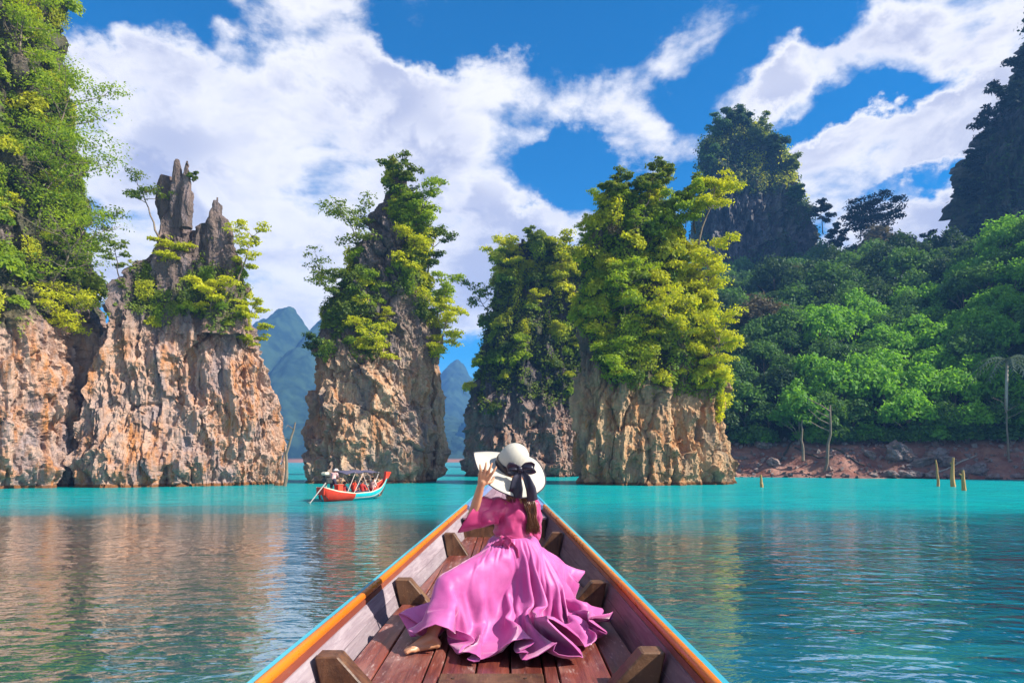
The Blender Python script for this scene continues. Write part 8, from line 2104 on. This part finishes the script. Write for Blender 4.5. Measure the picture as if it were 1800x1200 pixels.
mb = MB()
mb.tube([pp(-3, -5, 0.0), pp(0, 0, 0.018), pp(3, 6, 0.0)], [0.010, 0.020, 0.010], 10)
ribbon_strip(mb, [pp(0, 0, 0.005), pp(-9, -5, 0.03), pp(-20, -5, 0.03), pp(-22, 2, 0.01), pp(-12, 6, 0.0), pp(0, 1, 0.0)], [0.010, 0.022, 0.030, 0.030, 0.024, 0.010], (0.15, -0.25, 0.95), curl=0.22, n=28)
ribbon_strip(mb, [pp(0, 0, 0.005), pp(9, -6, 0.03), pp(22, -6, 0.03), pp(28, 0, 0.01), pp(16, 5, 0.0), pp(0, 1, 0.0)], [0.010, 0.020, 0.027, 0.027, 0.022, 0.010], (-0.15, -0.25, 0.95), curl=0.22, n=28, seed=1)
ribbon_strip(mb, [pp(0, 2, 0.0), pp(-5, 16, 0.03), pp(-6, 34, 0.05), pp(-10, 50, 0.03)], [0.012, 0.030, 0.042, 0.050], (1.0, -0.2, -0.1), curl=0.20, n=26, seed=2)
ribbon_strip(mb, [pp(2, 2, 0.0), pp(12, 15, 0.03), pp(19, 34, 0.04), pp(22, 56, 0.015)], [0.012, 0.026, 0.032, 0.034], (0.95, -0.2, 0.2), curl=0.22, n=26, seed=3)
hat_part('bow', mb, M['ribbon'])

# ------------------------------------------------------------------ garland on the prow
g0 = thing('garland', W(868, 852, 13.2), 'garland of white and grey-green flowers tied round the prow of the wooden boat', 'garland')
GI = Matrix.Translation(-Vector(g0.location))
fl_white, t = mat('white_petals')
finish(t, pbsdf(t, (0.62, 0.55, 0.55), 0.7))
fl_green, t = mat('faded_green_bloom')
n_ = t.noise(t.n('ShaderNodeNewGeometry').outputs['Position'], 14, 3, 0.6)
finish(t, pbsdf(t, t.mix(n_, (0.16, 0.20, 0.14), (0.38, 0.42, 0.34)), 0.7))
rng = np.random.RandomState(31)


def bloom(c, r, m, name):
    P, N = lobe(rng, np.array(c), r, 70, 0.9, -1.0)
    v, f = leaf_quads(P, N, r * 0.62, rng, 0.8)
    mb = MB()
    mb.add(v, f)
    mb.tube([np.array(c) - [0, 0, r * 0.5], np.array(c) + [0, 0, r * 0.5]], [r * 0.4, r * 0.4], 8)
    me = mb.mesh(name)
    me.transform(GI)
    obj(name, me, m, g0)


PZ = CAM_Z - 0.30
for dx, dz, r, m in ((-0.20, 0.02, 0.075, fl_white), (-0.13, -0.06, 0.07, fl_white), (-0.03, 0.0, 0.115, fl_green), (0.08, -0.02, 0.09, fl_green), (0.16, -0.05, 0.08, fl_white), (0.10, 0.08, 0.07, fl_white)):
    bloom((AXIS - 0.21 + dx, 13.05 + 0.1 * rng.rand(), PZ - 0.06 + dz), r, m, 'flower')
mb = MB()
ribbon_strip(mb, [(AXIS - 0.44, 13.02, PZ - 0.10), (AXIS - 0.28, 12.92, PZ - 0.17), (AXIS - 0.12, 12.92, PZ - 0.17), (AXIS + 0.05, 13.02, PZ - 0.08)], [0.05, 0.05, 0.05, 0.05], (0, -0.3, 0.9), curl=0.15)
me = mb.mesh('ribbon', True)
me.transform(GI)
obj('ribbon', me, M['ribbon'], g0)

# ------------------------------------------------------------------ tour boat with its people
def plain(name, col, rough=0.5, spec=0.4):
    m, t = mat(name)
    g = t.n('ShaderNodeNewGeometry').outputs['Position']
    n = t.noise(g, 5.0, 5, 0.65)
    finish(t, pbsdf(t, t.mix(t.math('MULTIPLY', t.ramp01(n, 0.4, 0.7), 0.4), col, tuple(x * 0.55 for x in col)), rough, None, spec))
    return m


M['red_paint'] = plain('red_paint', (0.52, 0.035, 0.012))
M['teal_paint'] = plain('teal_paint', (0.01, 0.42, 0.46))
M['cream_paint'] = plain('cream_paint', (0.62, 0.55, 0.42))
M['tarp'] = plain('tarp', (0.07, 0.065, 0.11), 0.8)
M['vest'] = plain('life_vest', (0.75, 0.06, 0.02), 0.7)
M['vest_dark'] = plain('dark_vest', (0.45, 0.035, 0.028), 0.7)
M['white_cloth'] = plain('white_cloth', (0.66, 0.60, 0.58), 0.8)
M['pink_cloth'] = plain('pink_cloth', (0.62, 0.36, 0.34), 0.8)
M['navy_cloth'] = plain('navy_cloth', (0.03, 0.03, 0.06), 0.8)
M['steel'] = plain('grey_metal', (0.30, 0.28, 0.26), 0.45)
M['engine'] = plain('engine_black', (0.03, 0.03, 0.03), 0.5)
M['black_hair'] = plain('black_hair', (0.018, 0.013, 0.011), 0.5)
M['pole'] = plain('pale_pole', (0.55, 0.42, 0.36), 0.6)

S0, S1 = W(563, 884, 39.0), W(680, 870, 44.0)
dv = Vector((S1[0] - S0[0], S1[1] - S0[1], 0))
TL = dv.length                                    # length over all
TY = math.atan2(dv.y, dv.x)
tour = thing('tour_boat', (S0[0], S0[1], 0.0), 'small red and turquoise long-tail boat with a dark canopy and seated passengers', 'boat', rz=TY)
TM = tour.matrix_basis.copy()


def stat(q):
    """half beam, sheer height and keel height of the tour boat, q from stern 0 to bow 1"""
    b = np.interp(q, [0, 0.08, 0.35, 0.62, 0.82, 0.93, 1.0], [0.30, 0.52, 0.78, 0.74, 0.48, 0.20, 0.05])
    z = np.interp(q, [0, 0.15, 0.35, 0.6, 0.78, 0.9, 1.0], [0.86, 0.62, 0.46, 0.48, 0.68, 0.98, 1.34])
    k = np.interp(q, [0, 0.04, 0.2, 0.7, 0.84, 0.93, 1.0], [0.45, -0.05, -0.22, -0.20, 0.08, 0.5, 1.1])
    return b, z, k


def tpart(name, mb, m, smooth=False, parent=None, **kw):
    return obj(name, mb.mesh(name, smooth), m, parent or tour, **kw)


qs = np.linspace(0, 1, 44)


def hull_band(lo, hi, q0, q1, inset=0.0, n=40, flip=False):
    mb = MB()
    for s in (-1, 1):
        rows = []
        for q in np.linspace(q0, q1, n):
            b, z, k = stat(q)
            prof = []
            for u in np.linspace(lo, hi, 6):
                w = b * (1 - (1 - u) ** 2.2) ** 0.8 if u < 1 else b
                prof.append((q * TL, s * max(w - inset, 0.004), k + (z - k) * u))
            rows.append(prof)
        f = grid_faces(6, n)
        mb.add(np.array(rows).reshape(-1, 3), f if (s > 0) != flip else f[:, ::-1])
    return mb


tpart('hull', hull_band(0.0, 0.62, 0.0, 1.0), M['teal_paint'], True)
tpart('stern_panel', hull_band(0.05, 0.93, 0.0, 0.36, -0.012), M['red_paint'], True, label='red painted stern quarter')
tpart('side_band', hull_band(0.62, 0.93, 0.36, 1.0, -0.004), M['teal_paint'], True, label='turquoise band along the side')
tpart('stripe', hull_band(0.50, 0.58, 0.36, 0.96, -0.014), M['white_cloth'], True)
tpart('gunwale', hull_band(0.92, 1.0, 0.0, 1.0, -0.022), M['cream_paint'], True)
tpart('inside', hull_band(0.25, 0.99, 0.02, 0.985, 0.05, flip=True), M['red_paint'], True)
mb = MB()
rows = []
for q in np.linspace(0.02, 0.95, 30):
    b, z, k = stat(q)
    zf = max(0.12, k + 0.15)
    rows.append([(q * TL, -b * 0.86, zf), (q * TL, b * 0.86, zf)])
mb.add(np.array(rows).reshape(-1, 3), grid_faces(2, 30))
tpart('floor', mb, M['deck'])
mb = MB()
mb.box((-0.02, -0.30, 0.40), (0.05, 0.30, 0.84), 0.01)
tpart('transom', mb, M['red_paint'])
# upright prow board
mb = MB()
mb.prism([(TL * 0.955, 1.12), (TL * 1.01, 1.24), (TL * 1.06, 1.62), (TL * 0.975, 1.66)], -0.10, 0.10, 0.015)
tpart('prow', mb, M['red_paint'])
for q in (0.45, 0.60, 0.74):
    b, z, k = stat(q)
    mb = MB()
    mb.box((q * TL - 0.12, -b * 0.93, z - 0.16), (q * TL + 0.12, b * 0.93, z - 0.12), 0.006)
    tpart('bench', mb, M['red_paint'])
# canopy: a slightly sagging dark tarpaulin on poles
mb = MB()
nx, ny = 26, 9
X, Y = np.meshgrid(np.linspace(0.22 * TL, 0.76 * TL, nx), np.linspace(-0.80, 0.80, ny))
u = (X / TL - 0.22) / 0.54
Zc = 1.72 + 0.06 * np.sin(u * 3.14) - 0.13 * (Y / 0.8) ** 2 - 0.03 * np.cos(u * 18.8)
top = np.stack([X, Y, Zc], -1).reshape(-1, 3)
mb.add(top, grid_faces(nx, ny))
mb.add(top - [0, 0, 0.025], grid_faces(nx, ny)[:, ::-1])
can = tpart('canopy', mb, M['tarp'], True)
for q0, q1 in ((0.34, 0.48), (0.58, 0.46), (0.62, 0.72), (0.26, 0.36)):
    for s in (-1, 1):
        b, z, k = stat(q0)
        mb = MB()
        mb.tube([(q0 * TL, s * b * 0.96, z - 0.03), (q1 * TL, s * 0.74, 1.66)], 0.022, 6)
        tpart('canopy_pole', mb, M['pole'])
# engine on its pivot with the long propeller shaft
mb = MB()
mb.box((0.30, -0.22, 1.02), (0.78, 0.20, 1.36), 0.05)
mb.tube([(0.38, 0, 1.36), (0.38, 0.02, 1.56)], 0.08, 10)
mb.tube([(0.62, 0.1, 1.30), (0.66, 0.12, 1.60), (0.80, 0.12, 1.66)], [0.05, 0.045, 0.045], 8)
mb.box((0.28, -0.12, 1.40), (0.72, 0.14, 1.52), 0.03)
eng = tpart('engine', mb, M['engine'])
mb = MB()
mb.box((0.22, -0.19, 1.52), (0.56, 0.19, 1.70), 0.05)
tpart('fuel_tank', mb, M['cream_paint'], parent=eng)
mb = MB()
mb.tube([(0.40, 0, 0.66), (0.48, 0, 1.05)], 0.045, 8)
tpart('engine_post', mb, M['steel'])
mb = MB()
mb.tube([(0.40, -0.10, 1.14), (-0.4, -0.30, 0.62), (-1.35, -0.55, -0.02)], [0.036, 0.032, 0.026], 8)
sh = tpart('propeller_shaft', mb, M['steel'])
mb = MB()
for k in range(3):
    a = k * 2.094
    mb.tube([(-1.36, -0.55, -0.03), (-1.40, -0.55 + 0.12 * math.cos(a), -0.03 + 0.12 * math.sin(a))], [0.02, 0.05], 6, flat=0.3)
tpart('propeller', mb, M['steel'], parent=sh)
mb = MB()
mb.tube([(0.75, 0, 1.22), (1.35, 0.05, 1.30), (1.75, 0.08, 1.20)], 0.022, 6)
tpart('tiller', mb, M['pole'])
mb = MB()
mb.box((1.02, -0.42, 0.42), (1.42, -0.06, 0.92), 0.03)
mb.box((1.00, -0.44, 0.92), (1.44, -0.04, 0.97), 0.015)
fb = obj('fuel_box', mb.mesh('fuel_box'), M['vest'], None, label='orange box behind the engine driver in the tour boat', cat='box')
fb.matrix_basis = TM


def figure(loc, yaw, pose, skin, top, bottom, hair, label, scale=1.0, hat=None, vest=None):
    """a small person: one continuous body, with hair and clothes as children"""
    root = thing('person', TM @ Vector(loc), label, 'person', 'people on the tour boat', rz=TY + yaw)
    root.scale = (scale,) * 3
    rng = np.random.RandomState(int(abs(loc[0]) * 100))
    A = lambda *p: np.array(p, float)
    if pose == 'sit':
        pel, ch, nk, hd = A(0, 0, 0.12), A(-0.02, 0, 0.44), A(0, 0, 0.58), A(0.03, 0, 0.73)
        kn = [A(0.42, s * 0.12, 0.14) for s in (-1, 1)]
        an = [A(0.46, s * 0.12, -0.26) for s in (-1, 1)]
        el = [A(0.08, s * 0.24, 0.28) for s in (-1, 1)]
        wr = [A(0.28, s * 0.13, 0.22) for s in (-1, 1)]
    elif pose == 'raise':
        pel, ch, nk, hd = A(0, 0, 0.12), A(-0.02, 0, 0.44), A(0, 0, 0.58), A(0.03, 0, 0.73)
        kn = [A(0.42, s * 0.12, 0.14) for s in (-1, 1)]
        an = [A(0.46, s * 0.12, -0.26) for s in (-1, 1)]
        el = [A(0.10, -0.24, 0.30), A(0.20, 0.22, 0.46)]
        wr = [A(0.28, -0.12, 0.22), A(0.26, 0.08, 0.68)]
    else:                                               # the driver, standing bent over the tiller
        pel, ch, nk, hd = A(0, 0, 0.86), A(0.16, 0, 1.16), A(0.26, 0, 1.27), A(0.36, 0, 1.38)
        kn = [A(0.10, -0.12, 0.46), A(0.02, 0.12, 0.46)]
        an = [A(-0.06, -0.13, 0.07), A(0.0, 0.13, 0.07)]
        el = [A(0.26, -0.26, 0.94), A(0.12, 0.26, 0.92)]
        wr = [A(0.46, -0.16, 0.80), A(0.34, 0.18, 0.76)]
    B = [((pel + A(0, -0.06, 0), 0.12), (pel + A(0, 0.06, 0), 0.12)), ((pel, 0.12), (ch, 0.125)), ((ch + A(0, -0.07, 0.03), 0.10), (ch + A(0, 0.07, 0.03), 0.10)), ((ch, 0.10), (nk, 0.055)), ((nk, 0.05), (hd, 0.05)),
         ((hd + A(-0.015, 0, 0.02), 0.092), (hd + A(0.02, 0, 0.0), 0.085)), ((hd + A(0.04, 0, -0.05), 0.05), (hd + A(0.05, 0, -0.08), 0.035)), ((hd + A(0.09, 0, 0.0), 0.014), (hd + A(0.108, 0, -0.02), 0.016))]
    for i in (0, 1):
        s = -1 if i == 0 else 1
        sh_ = ch + A(0.0, s * 0.17, 0.07)
        fwd = unit(wr[i] - el[i])
        B += [((ch + A(0, s * 0.05, 0.07), 0.07), (sh_, 0.06)), ((sh_, 0.055), (el[i], 0.042)), ((el[i], 0.042), (wr[i], 0.028)), ((wr[i], 0.03), (wr[i] + fwd * 0.07, 0.032))]
        for fz in (-0.024, -0.008, 0.008, 0.024):
            B.append(((wr[i] + fwd * 0.07 + A(0, fz, 0), 0.012), (wr[i] + fwd * 0.14 + A(0, fz * 1.2, -0.02), 0.010)))
        B.append(((wr[i] + fwd * 0.02, 0.015), (wr[i] + fwd * 0.07 + A(0, -s * 0.045, 0.01), 0.011)))
        hp = pel + A(0, s * 0.09, -0.02)
        B += [((hp, 0.095), (kn[i], 0.062)), ((kn[i], 0.06), (an[i], 0.04)), ((an[i], 0.042), (an[i] + A(0.15, 0, -0.04), 0.03))]
    obj('body', capsule_union('body', B, 0.022, 2), skin, root)
    C = [((pel + A(0, 0, 0.03), 0.135), (ch, 0.142)), ((ch + A(0, -0.07, 0.03), 0.115), (ch + A(0, 0.07, 0.03), 0.115)), ((ch, 0.125), (nk - A(0, 0, 0.04), 0.08))]
    for i in (0, 1):
        s = -1 if i == 0 else 1
        sh_ = ch + A(0.0, s * 0.17, 0.07)
        C.append(((sh_ - A(0, s * 0.08, 0), 0.082), (sh_, 0.075)))
        C.append(((sh_, 0.075), (sh_ * 0.35 + el[i] * 0.65, 0.062)))
    obj('shirt', capsule_union('shirt', C, 0.024, 2), top, root)
    if vest is not None:
        Vv = [((pel + A(0, 0, 0.10), 0.165), (ch + A(0, 0, 0.02), 0.172)), ((ch + A(0, -0.08, 0.05), 0.125), (ch + A(0, 0.08, 0.05), 0.125)), ((nk + A(-0.05, -0.05, 0.0), 0.06), (nk + A(-0.05, 0.05, 0.0), 0.06))]
        obj('life_vest', capsule_union('life_vest', Vv, 0.024, 2), vest, root)
    L = []
    for i in (0, 1):
        s = -1 if i == 0 else 1
        L += [((pel + A(0, s * 0.09, -0.02), 0.115), (kn[i], 0.08)), ((kn[i], 0.078), (kn[i] * 0.4 + an[i] * 0.6, 0.066))]
    L.append(((pel + A(0, -0.06, 0), 0.135), (pel + A(0, 0.06, 0), 0.135)))
    obj('trousers', capsule_union('trousers', L, 0.024, 2), bottom, root)
    mb = MB()
    th = np.linspace(0, 2 * np.pi, 16, endpoint=False)
    rows = []
    for a in np.linspace(0.02, 1.75, 8):
        rows.append(np.stack([hd[0] - 0.012 + 0.105 * np.sin(a) * np.cos(th) - 0.02 * (a > 1.2), hd[1] + 0.102 * np.sin(a) * np.sin(th), hd[2] + 0.018 + 0.11 * np.cos(a) + 0 * th + 0.05 * np.clip(np.cos(th), 0, 1) * (a > 1.2)], 1))
    mb.add(np.concatenate(rows), grid_faces(16, 8, True))
    obj('hair', mb.mesh('hair', True), hair, root)
    if hat is not None:
        mb = MB()
        rows = []
        for r_, z_ in ((0.003, 0.155), (0.07, 0.15), (0.105, 0.11), (0.115, 0.06), (0.17, 0.045), (0.19, 0.035), (0.18, 0.028), (0.11, 0.04)):
            rows.append(np.stack([hd[0] - 0.005 + r_ * np.cos(th), hd[1] + r_ * np.sin(th), hd[2] + z_ + 0 * th], 1))
        mb.add(np.concatenate(rows), grid_faces(16, 8, True))
        obj('cap', mb.mesh('cap', True), hat, root)
    for s in (-1, 1):
        mb = MB()
        c = hd + A(0.088, s * 0.034, 0.012)
        mb.tube([c, c + A(0.012, 0, 0)], [0.012, 0.007], 6)
        obj('eye', mb.mesh('eye'), M['black_hair'], root)
    return root


zb = [float(stat(q)[1]) for q in (0.45, 0.60, 0.74)]
figure((1.02, 0.02, 0.36), 0.25, 'stand', M['skin'], M['pink_cloth'], M['navy_cloth'], M['black_hair'], 'boat driver in a pale cap and pinkish shirt, bent over the tour boat engine', 1.0, hat=M['white_cloth'])
figure((0.38 * TL, 0.26, zb[0] - 0.20), 0.1, 'sit', M['skin'], M['navy_cloth'], M['navy_cloth'], M['black_hair'], 'passenger in a dark red vest seated rearmost under the canopy', 0.98, vest=M['vest_dark'])
figure((0.44 * TL, -0.24, zb[0] - 0.10), 0.2, 'sit', M['skin'], M['navy_cloth'], M['navy_cloth'], M['black_hair'], 'passenger in a bright orange-red life vest under the middle of the canopy', 1.05, vest=M['vest'])
figure((0.56 * TL, -0.22, zb[1] - 0.16), 0.1, 'sit', M['skin'], M['vest_dark'], M['navy_cloth'], M['black_hair'], 'passenger in a maroon vest with dark sleeves, under the front half of the canopy', 1.0, vest=M['vest_dark'])
figure((0.66 * TL, 0.22, zb[1] - 0.02), 0.1, 'raise', M['skin'], M['white_cloth'], M['vest_dark'], M['black_hair'], 'passenger in white with an arm raised at the front edge of the canopy', 1.0)
figure((0.735 * TL, -0.18, zb[2] - 0.16), 0.0, 'sit', M['skin'], M['pink_cloth'], M['vest_dark'], M['black_hair'], 'passenger in pale pink seated just ahead of the canopy', 1.0)
figure((0.80 * TL, 0.14, zb[2] - 0.04), 2.9, 'sit', M['skin'], M['white_cloth'], M['white_cloth'], M['black_hair'], 'passenger dressed all in white, seated nearest the prow of the tour boat', 1.0)

# ------------------------------------------------------------------ stumps, dead trees, boulders and driftwood
def snag(name, px, py, d_, top_py, w, lean, seed, m, label, cat, branches=0, group=None):
    rng = np.random.RandomState(seed)
    base = np.array(W(px, py, d_))
    H = (py - top_py) / F * d_
    root = thing(name, tuple(base), label, cat, group)
    n = 9
    q = np.linspace(0, 1, n)
    p = np.stack([lean * H * q + np.cumsum(rng.normal(size=n)) * 0.012 * H, np.cumsum(rng.normal(size=n)) * 0.012 * H, -0.8 + (H + 0.8) * q], 1)
    mb = MB()
    mb.tube(p, w * (1 - 0.62 * q) * (1 + 0.15 * rng.rand(n)), 8)
    me = mb.mesh('trunk', False)
    obj('trunk', me, m, root)
    for k in range(branches):
        f = 0.62 + 0.34 * (k + 0.5) / branches
        b0 = np.array([np.interp(f, q, p[:, i]) for i in range(3)])
        a = rng.choice([-1, 1]) * (0.5 + 0.7 * rng.rand())
        L = H * (0.16 + 0.14 * rng.rand())
        br = np.stack([b0, b0 + np.array([a * 0.5, 0.1 * rng.normal(), 0.25]) * L, b0 + np.array([a * 1.0, 0.2 * rng.normal(), 0.35 + 0.4 * rng.rand()]) * L, b0 + np.array([a * 1.15, 0.2 * rng.normal(), 0.8 * rng.rand()]) * L])
        mb = MB()
        mb.tube(br, [w * 0.38, w * 0.28, w * 0.18, w * 0.06], 6)
        obj('branch', mb.mesh('branch', True), m, root)
    return root


snag('tree_stump', 1340, 855, 60, 834, 0.20, -0.12, 1, M['bark_gold'], 'short golden-brown stump in the water close to the thickset rock stack', 'stump', group='stumps in the lake')
snag('tree_stump', 1652, 854, 62, 808, 0.15, -0.08, 2, M['bark_gold'], 'thin leaning stump in the water, nearest the shore in the group of three', 'stump', group='stumps in the lake')
snag('tree_stump', 1673, 855, 61, 804, 0.24, 0.06, 3, M['bark_gold'], 'tallest of the three stumps in the water, curved, in the middle', 'stump', 1, group='stumps in the lake')
snag('tree_stump', 1695, 862, 53.5, 826, 0.22, -0.05, 4, M['bark_gold'], 'double-topped broad stump in the water, end of the group of three', 'stump', 1, group='stumps in the lake')
snag('dead_tree', 1447, 838, 93, 712, 0.26, 0.06, 5, M['bark'], 'tall bare grey dead tree at the waterline of the earth bank', 'dead tree', 4)
snag('dead_tree', 1412, 800, 95, 738, 0.22, 0.0, 6, M['bark'], 'straight dead trunk without branches on the earth bank', 'dead tree')
snag('dead_tree', 1772, 800, 86, 700, 0.13, -0.06, 7, M['bark'], 'slim pale dead tree at the far end of the bank, among the green', 'dead tree', 3)
snag('driftwood', 500, 838, 62, 742, 0.16, 0.17, 8, M['bark'], 'crooked bare branch sticking up from the foot of the spired rock stack', 'driftwood', 2)


def lying(px, py, d_, ln, w, yaw, label, seed):
    rng = np.random.RandomState(seed)
    x, y = W(px, py, d_)[0], d_
    z = float(hill_z(np.array([x]), np.array([y]))[0])
    q = np.linspace(-0.5, 0.5, 8)
    xs_, ys_ = x + ln * q * math.cos(yaw), y + ln * q * math.sin(yaw)
    zs_ = np.maximum(hill_z(xs_, ys_), -0.1) + w * 0.8
    root = thing('driftwood', (x, y, z), label, 'driftwood', 'logs lying on the earth bank')
    mb = MB()
    mb.tube(np.stack([xs_ - x, ys_ - y, zs_ - z], 1), w * (1 - 0.35 * (q + 0.5)), 7)
    obj('log', mb.mesh('log', True), M['bark_pale'] if seed % 2 else M['bark_dark'], root)


lying(1380, 800, 98.5, 6.0, 0.17, 0.7, 'dark log lying slanting on the bank near the thickset stack', 2)
lying(1490, 800, 93.5, 4.5, 0.16, -0.9, 'dark log sliding down the bank beside the tall dead tree', 4)
lying(1670, 785, 88.5, 7.0, 0.15, 0.05, 'long pale log lying beside the boulders on top of the bank', 3)
lying(1425, 815, 96.0, 5.0, 0.14, -1.0, 'dark log lying below the straight dead trunk', 6)


def boulder(px, d_, r, seed, m, label):
    rng = np.random.RandomState(seed)
    x = (px - CX) / F * d_
    z = max(float(hill_z(np.array([x]), np.array([d_]))[0]), 0.0)
    bm = bmesh.new()
    bmesh.ops.create_icosphere(bm, subdivisions=4, radius=1.0)
    co = np.array([v.co for v in bm.verts])
    f1, f2, cid = worley(co * 1.3 + seed * 3.1, seed)
    dsp = 1 + 0.30 * fbm(co * 1.2 + seed, 3, seed) + 0.42 * (cid - 0.5) - 0.10 * np.exp(-(f2 - f1) / 0.08) + 0.12 * fbm(co * 4, 4, seed + 2)
    for v, k in zip(bm.verts, dsp):
        v.co *= k
    me = bpy.data.meshes.new('boulder')
    bm.to_mesh(me)
    bm.free()
    o = obj('boulder', me, m, None, label, 'boulder', 'boulders on the earth bank')
    o.scale = (r * (1.0 + 0.4 * rng.rand()), r, r * (0.62 + 0.2 * rng.rand()))
    o.rotation_euler = (0.2 * rng.normal(), 0.2 * rng.normal(), rng.rand() * 6.28)
    o.location = (x, d_, z + r * 0.25)


M['boulder'] = rock_material('boulder', (0.26, 0.21, 0.20), (0.22, 0.13, 0.10), (0.18, 0.16, 0.17), (0.2, 0.18, 0.2), 30.0, 0.2)
for k, (px, d_, r, lb) in enumerate([(1642, 90.5, 1.3, 'large grey boulder on top of the bank above the pile of stones'), (1663, 89.5, 1.2, 'pale split boulder on top of the bank beside the large grey one'), (1578, 92.2, 1.7, 'biggest brown boulder half way down the bank, end of the stone pile'),
                                     (1600, 91.0, 0.9, 'small stone below the biggest brown boulder'), (1618, 90.0, 1.1, 'middling stone in the middle of the stone pile'), (1600, 88.5, 1.0, 'rounded stone near the water below the stone pile'),
                                     (1565, 89.2, 0.9, 'pale flat stone at the waterline below the biggest brown boulder'), (1640, 87.0, 0.8, 'stone low on the bank behind the three stumps'), (1690, 86.5, 0.9, 'stone on the bank just past the three stumps'),
                                     (1720, 86.0, 1.0, 'lone stone on the bank towards the far end'), (1340, 101.0, 1.0, 'stone on the bank beside the thickset stack'), (1530, 93.0, 0.7, 'small stone between the dead tree and the stone pile'),
                                     (1745, 84.0, 0.7, 'stone at the waterline near the far end of the bank'), (1360, 97.0, 0.8, 'stone at the waterline beside the thickset stack')]):
    boulder(px, d_, r, 40 + k, M['boulder'], lb)

# broken stone strewn over the bank: nobody could count it
rng = np.random.RandomState(51)
n = 2600
yb = 78 + 26 * rng.rand(n)
xb = (1270 + 560 * rng.rand(n) - CX) / F * yb
zb_ = hill_z(xb, yb)
ok = (zb_ > -0.05) & (zb_ < 5.3)
xb, yb, zb_ = xb[ok], yb[ok], zb_[ok]
base = np.array([(-1, -1, -1), (1, -1, -1), (1, 1, -1), (-1, 1, -1), (-.6, -.7, .8), (.7, -.5, 1), (.5, .8, .7), (-.8, .5, 1)], float) * 0.5
fq = np.array([[0, 3, 2, 1], [4, 5, 6, 7], [0, 1, 5, 4], [2, 3, 7, 6], [0, 4, 7, 3], [1, 2, 6, 5]])
vv, ff = [], []
for i in range(len(xb)):
    s_ = 0.12 + 0.55 * rng.rand() ** 3
    rot = np.array(Euler((rng.rand() * 6, rng.rand() * 6, rng.rand() * 6)).to_matrix())
    vv.append((base * (0.7 + 0.6 * rng.rand(8, 1)) * s_) @ rot.T + [xb[i], yb[i], zb_[i] + s_ * 0.15])
    ff.append(fq + 8 * i)
obj('rubble', mesh_np('rubble', np.concatenate(vv), np.concatenate(ff)), M['boulder'], kind='stuff', label='broken stone strewn over the earth bank')

# palm among the bright trees at the far end
root = thing('palm_tree', W(1768, 690, 88.0), 'grey-green palm with drooping fronds among the bright trees near the picture edge', 'palm')
mb = MB()
mb.tube([(0, 0, -4), (0.1, 0, 1.0), (0.15, 0, 4.2)], [0.22, 0.18, 0.15], 8)
obj('trunk', mb.mesh('trunk', True), M['bark_pale'], root)
M['palm'] = leaf_material('palm_frond', (0.05, 0.085, 0.06), (0.12, 0.17, 0.13), 0.3)
rng = np.random.RandomState(66)
for k in range(17):
    a = k * 2.4
    el = 1.0 - 1.2 * (k / 17.0)
    s = np.linspace(0, 1, 12)
    L = 4.2 + rng.rand()
    p = np.stack([0.15 + math.cos(a) * L * s * math.cos(el * 0.6), math.sin(a) * L * s * math.cos(el * 0.6), 4.2 + L * (math.sin(el) * 0.75 * s - 0.75 * s ** 2)], 1)
    mb = MB()
    mb.tube(p, 0.045 * (1 - 0.8 * s), 4)
    ds_ = unit(np.array([-math.sin(a), math.cos(a), -0.45]))
    for i in range(1, 12):
        for sd in (-1, 1):
            e = p[i] + sd * ds_ * np.array([1, 1, sd]) * 0.9 * (1 - 0.5 * s[i]) + (p[i] - p[i - 1]) * 0.8
            c = p[i] - (p[i] - p[i - 1]) * 0.7
            mb.add([p[i], c, e], np.array([[0, 1, 2]]))
    obj('frond', mb.mesh('frond'), M['palm'], root)


# ------------------------------------------------------------------ plants that still share a description are told apart by height
def told_apart():
    by = {}
    for o in COL.objects:
        if o.parent is None and o.get('label') and o.get('category') in ('shrub', 'tree', 'creeper', 'bush'):
            by.setdefault(o['label'], []).append(o)
    for lb, group in by.items():
        if 1 < len(group) <= 12:
            for k, o in enumerate(sorted(group, key=lambda q: q.location.z)):
                o['label'] = f"{lb}, {ORD[k]} of {NUM[len(group) - 1]} upward"


told_apart()
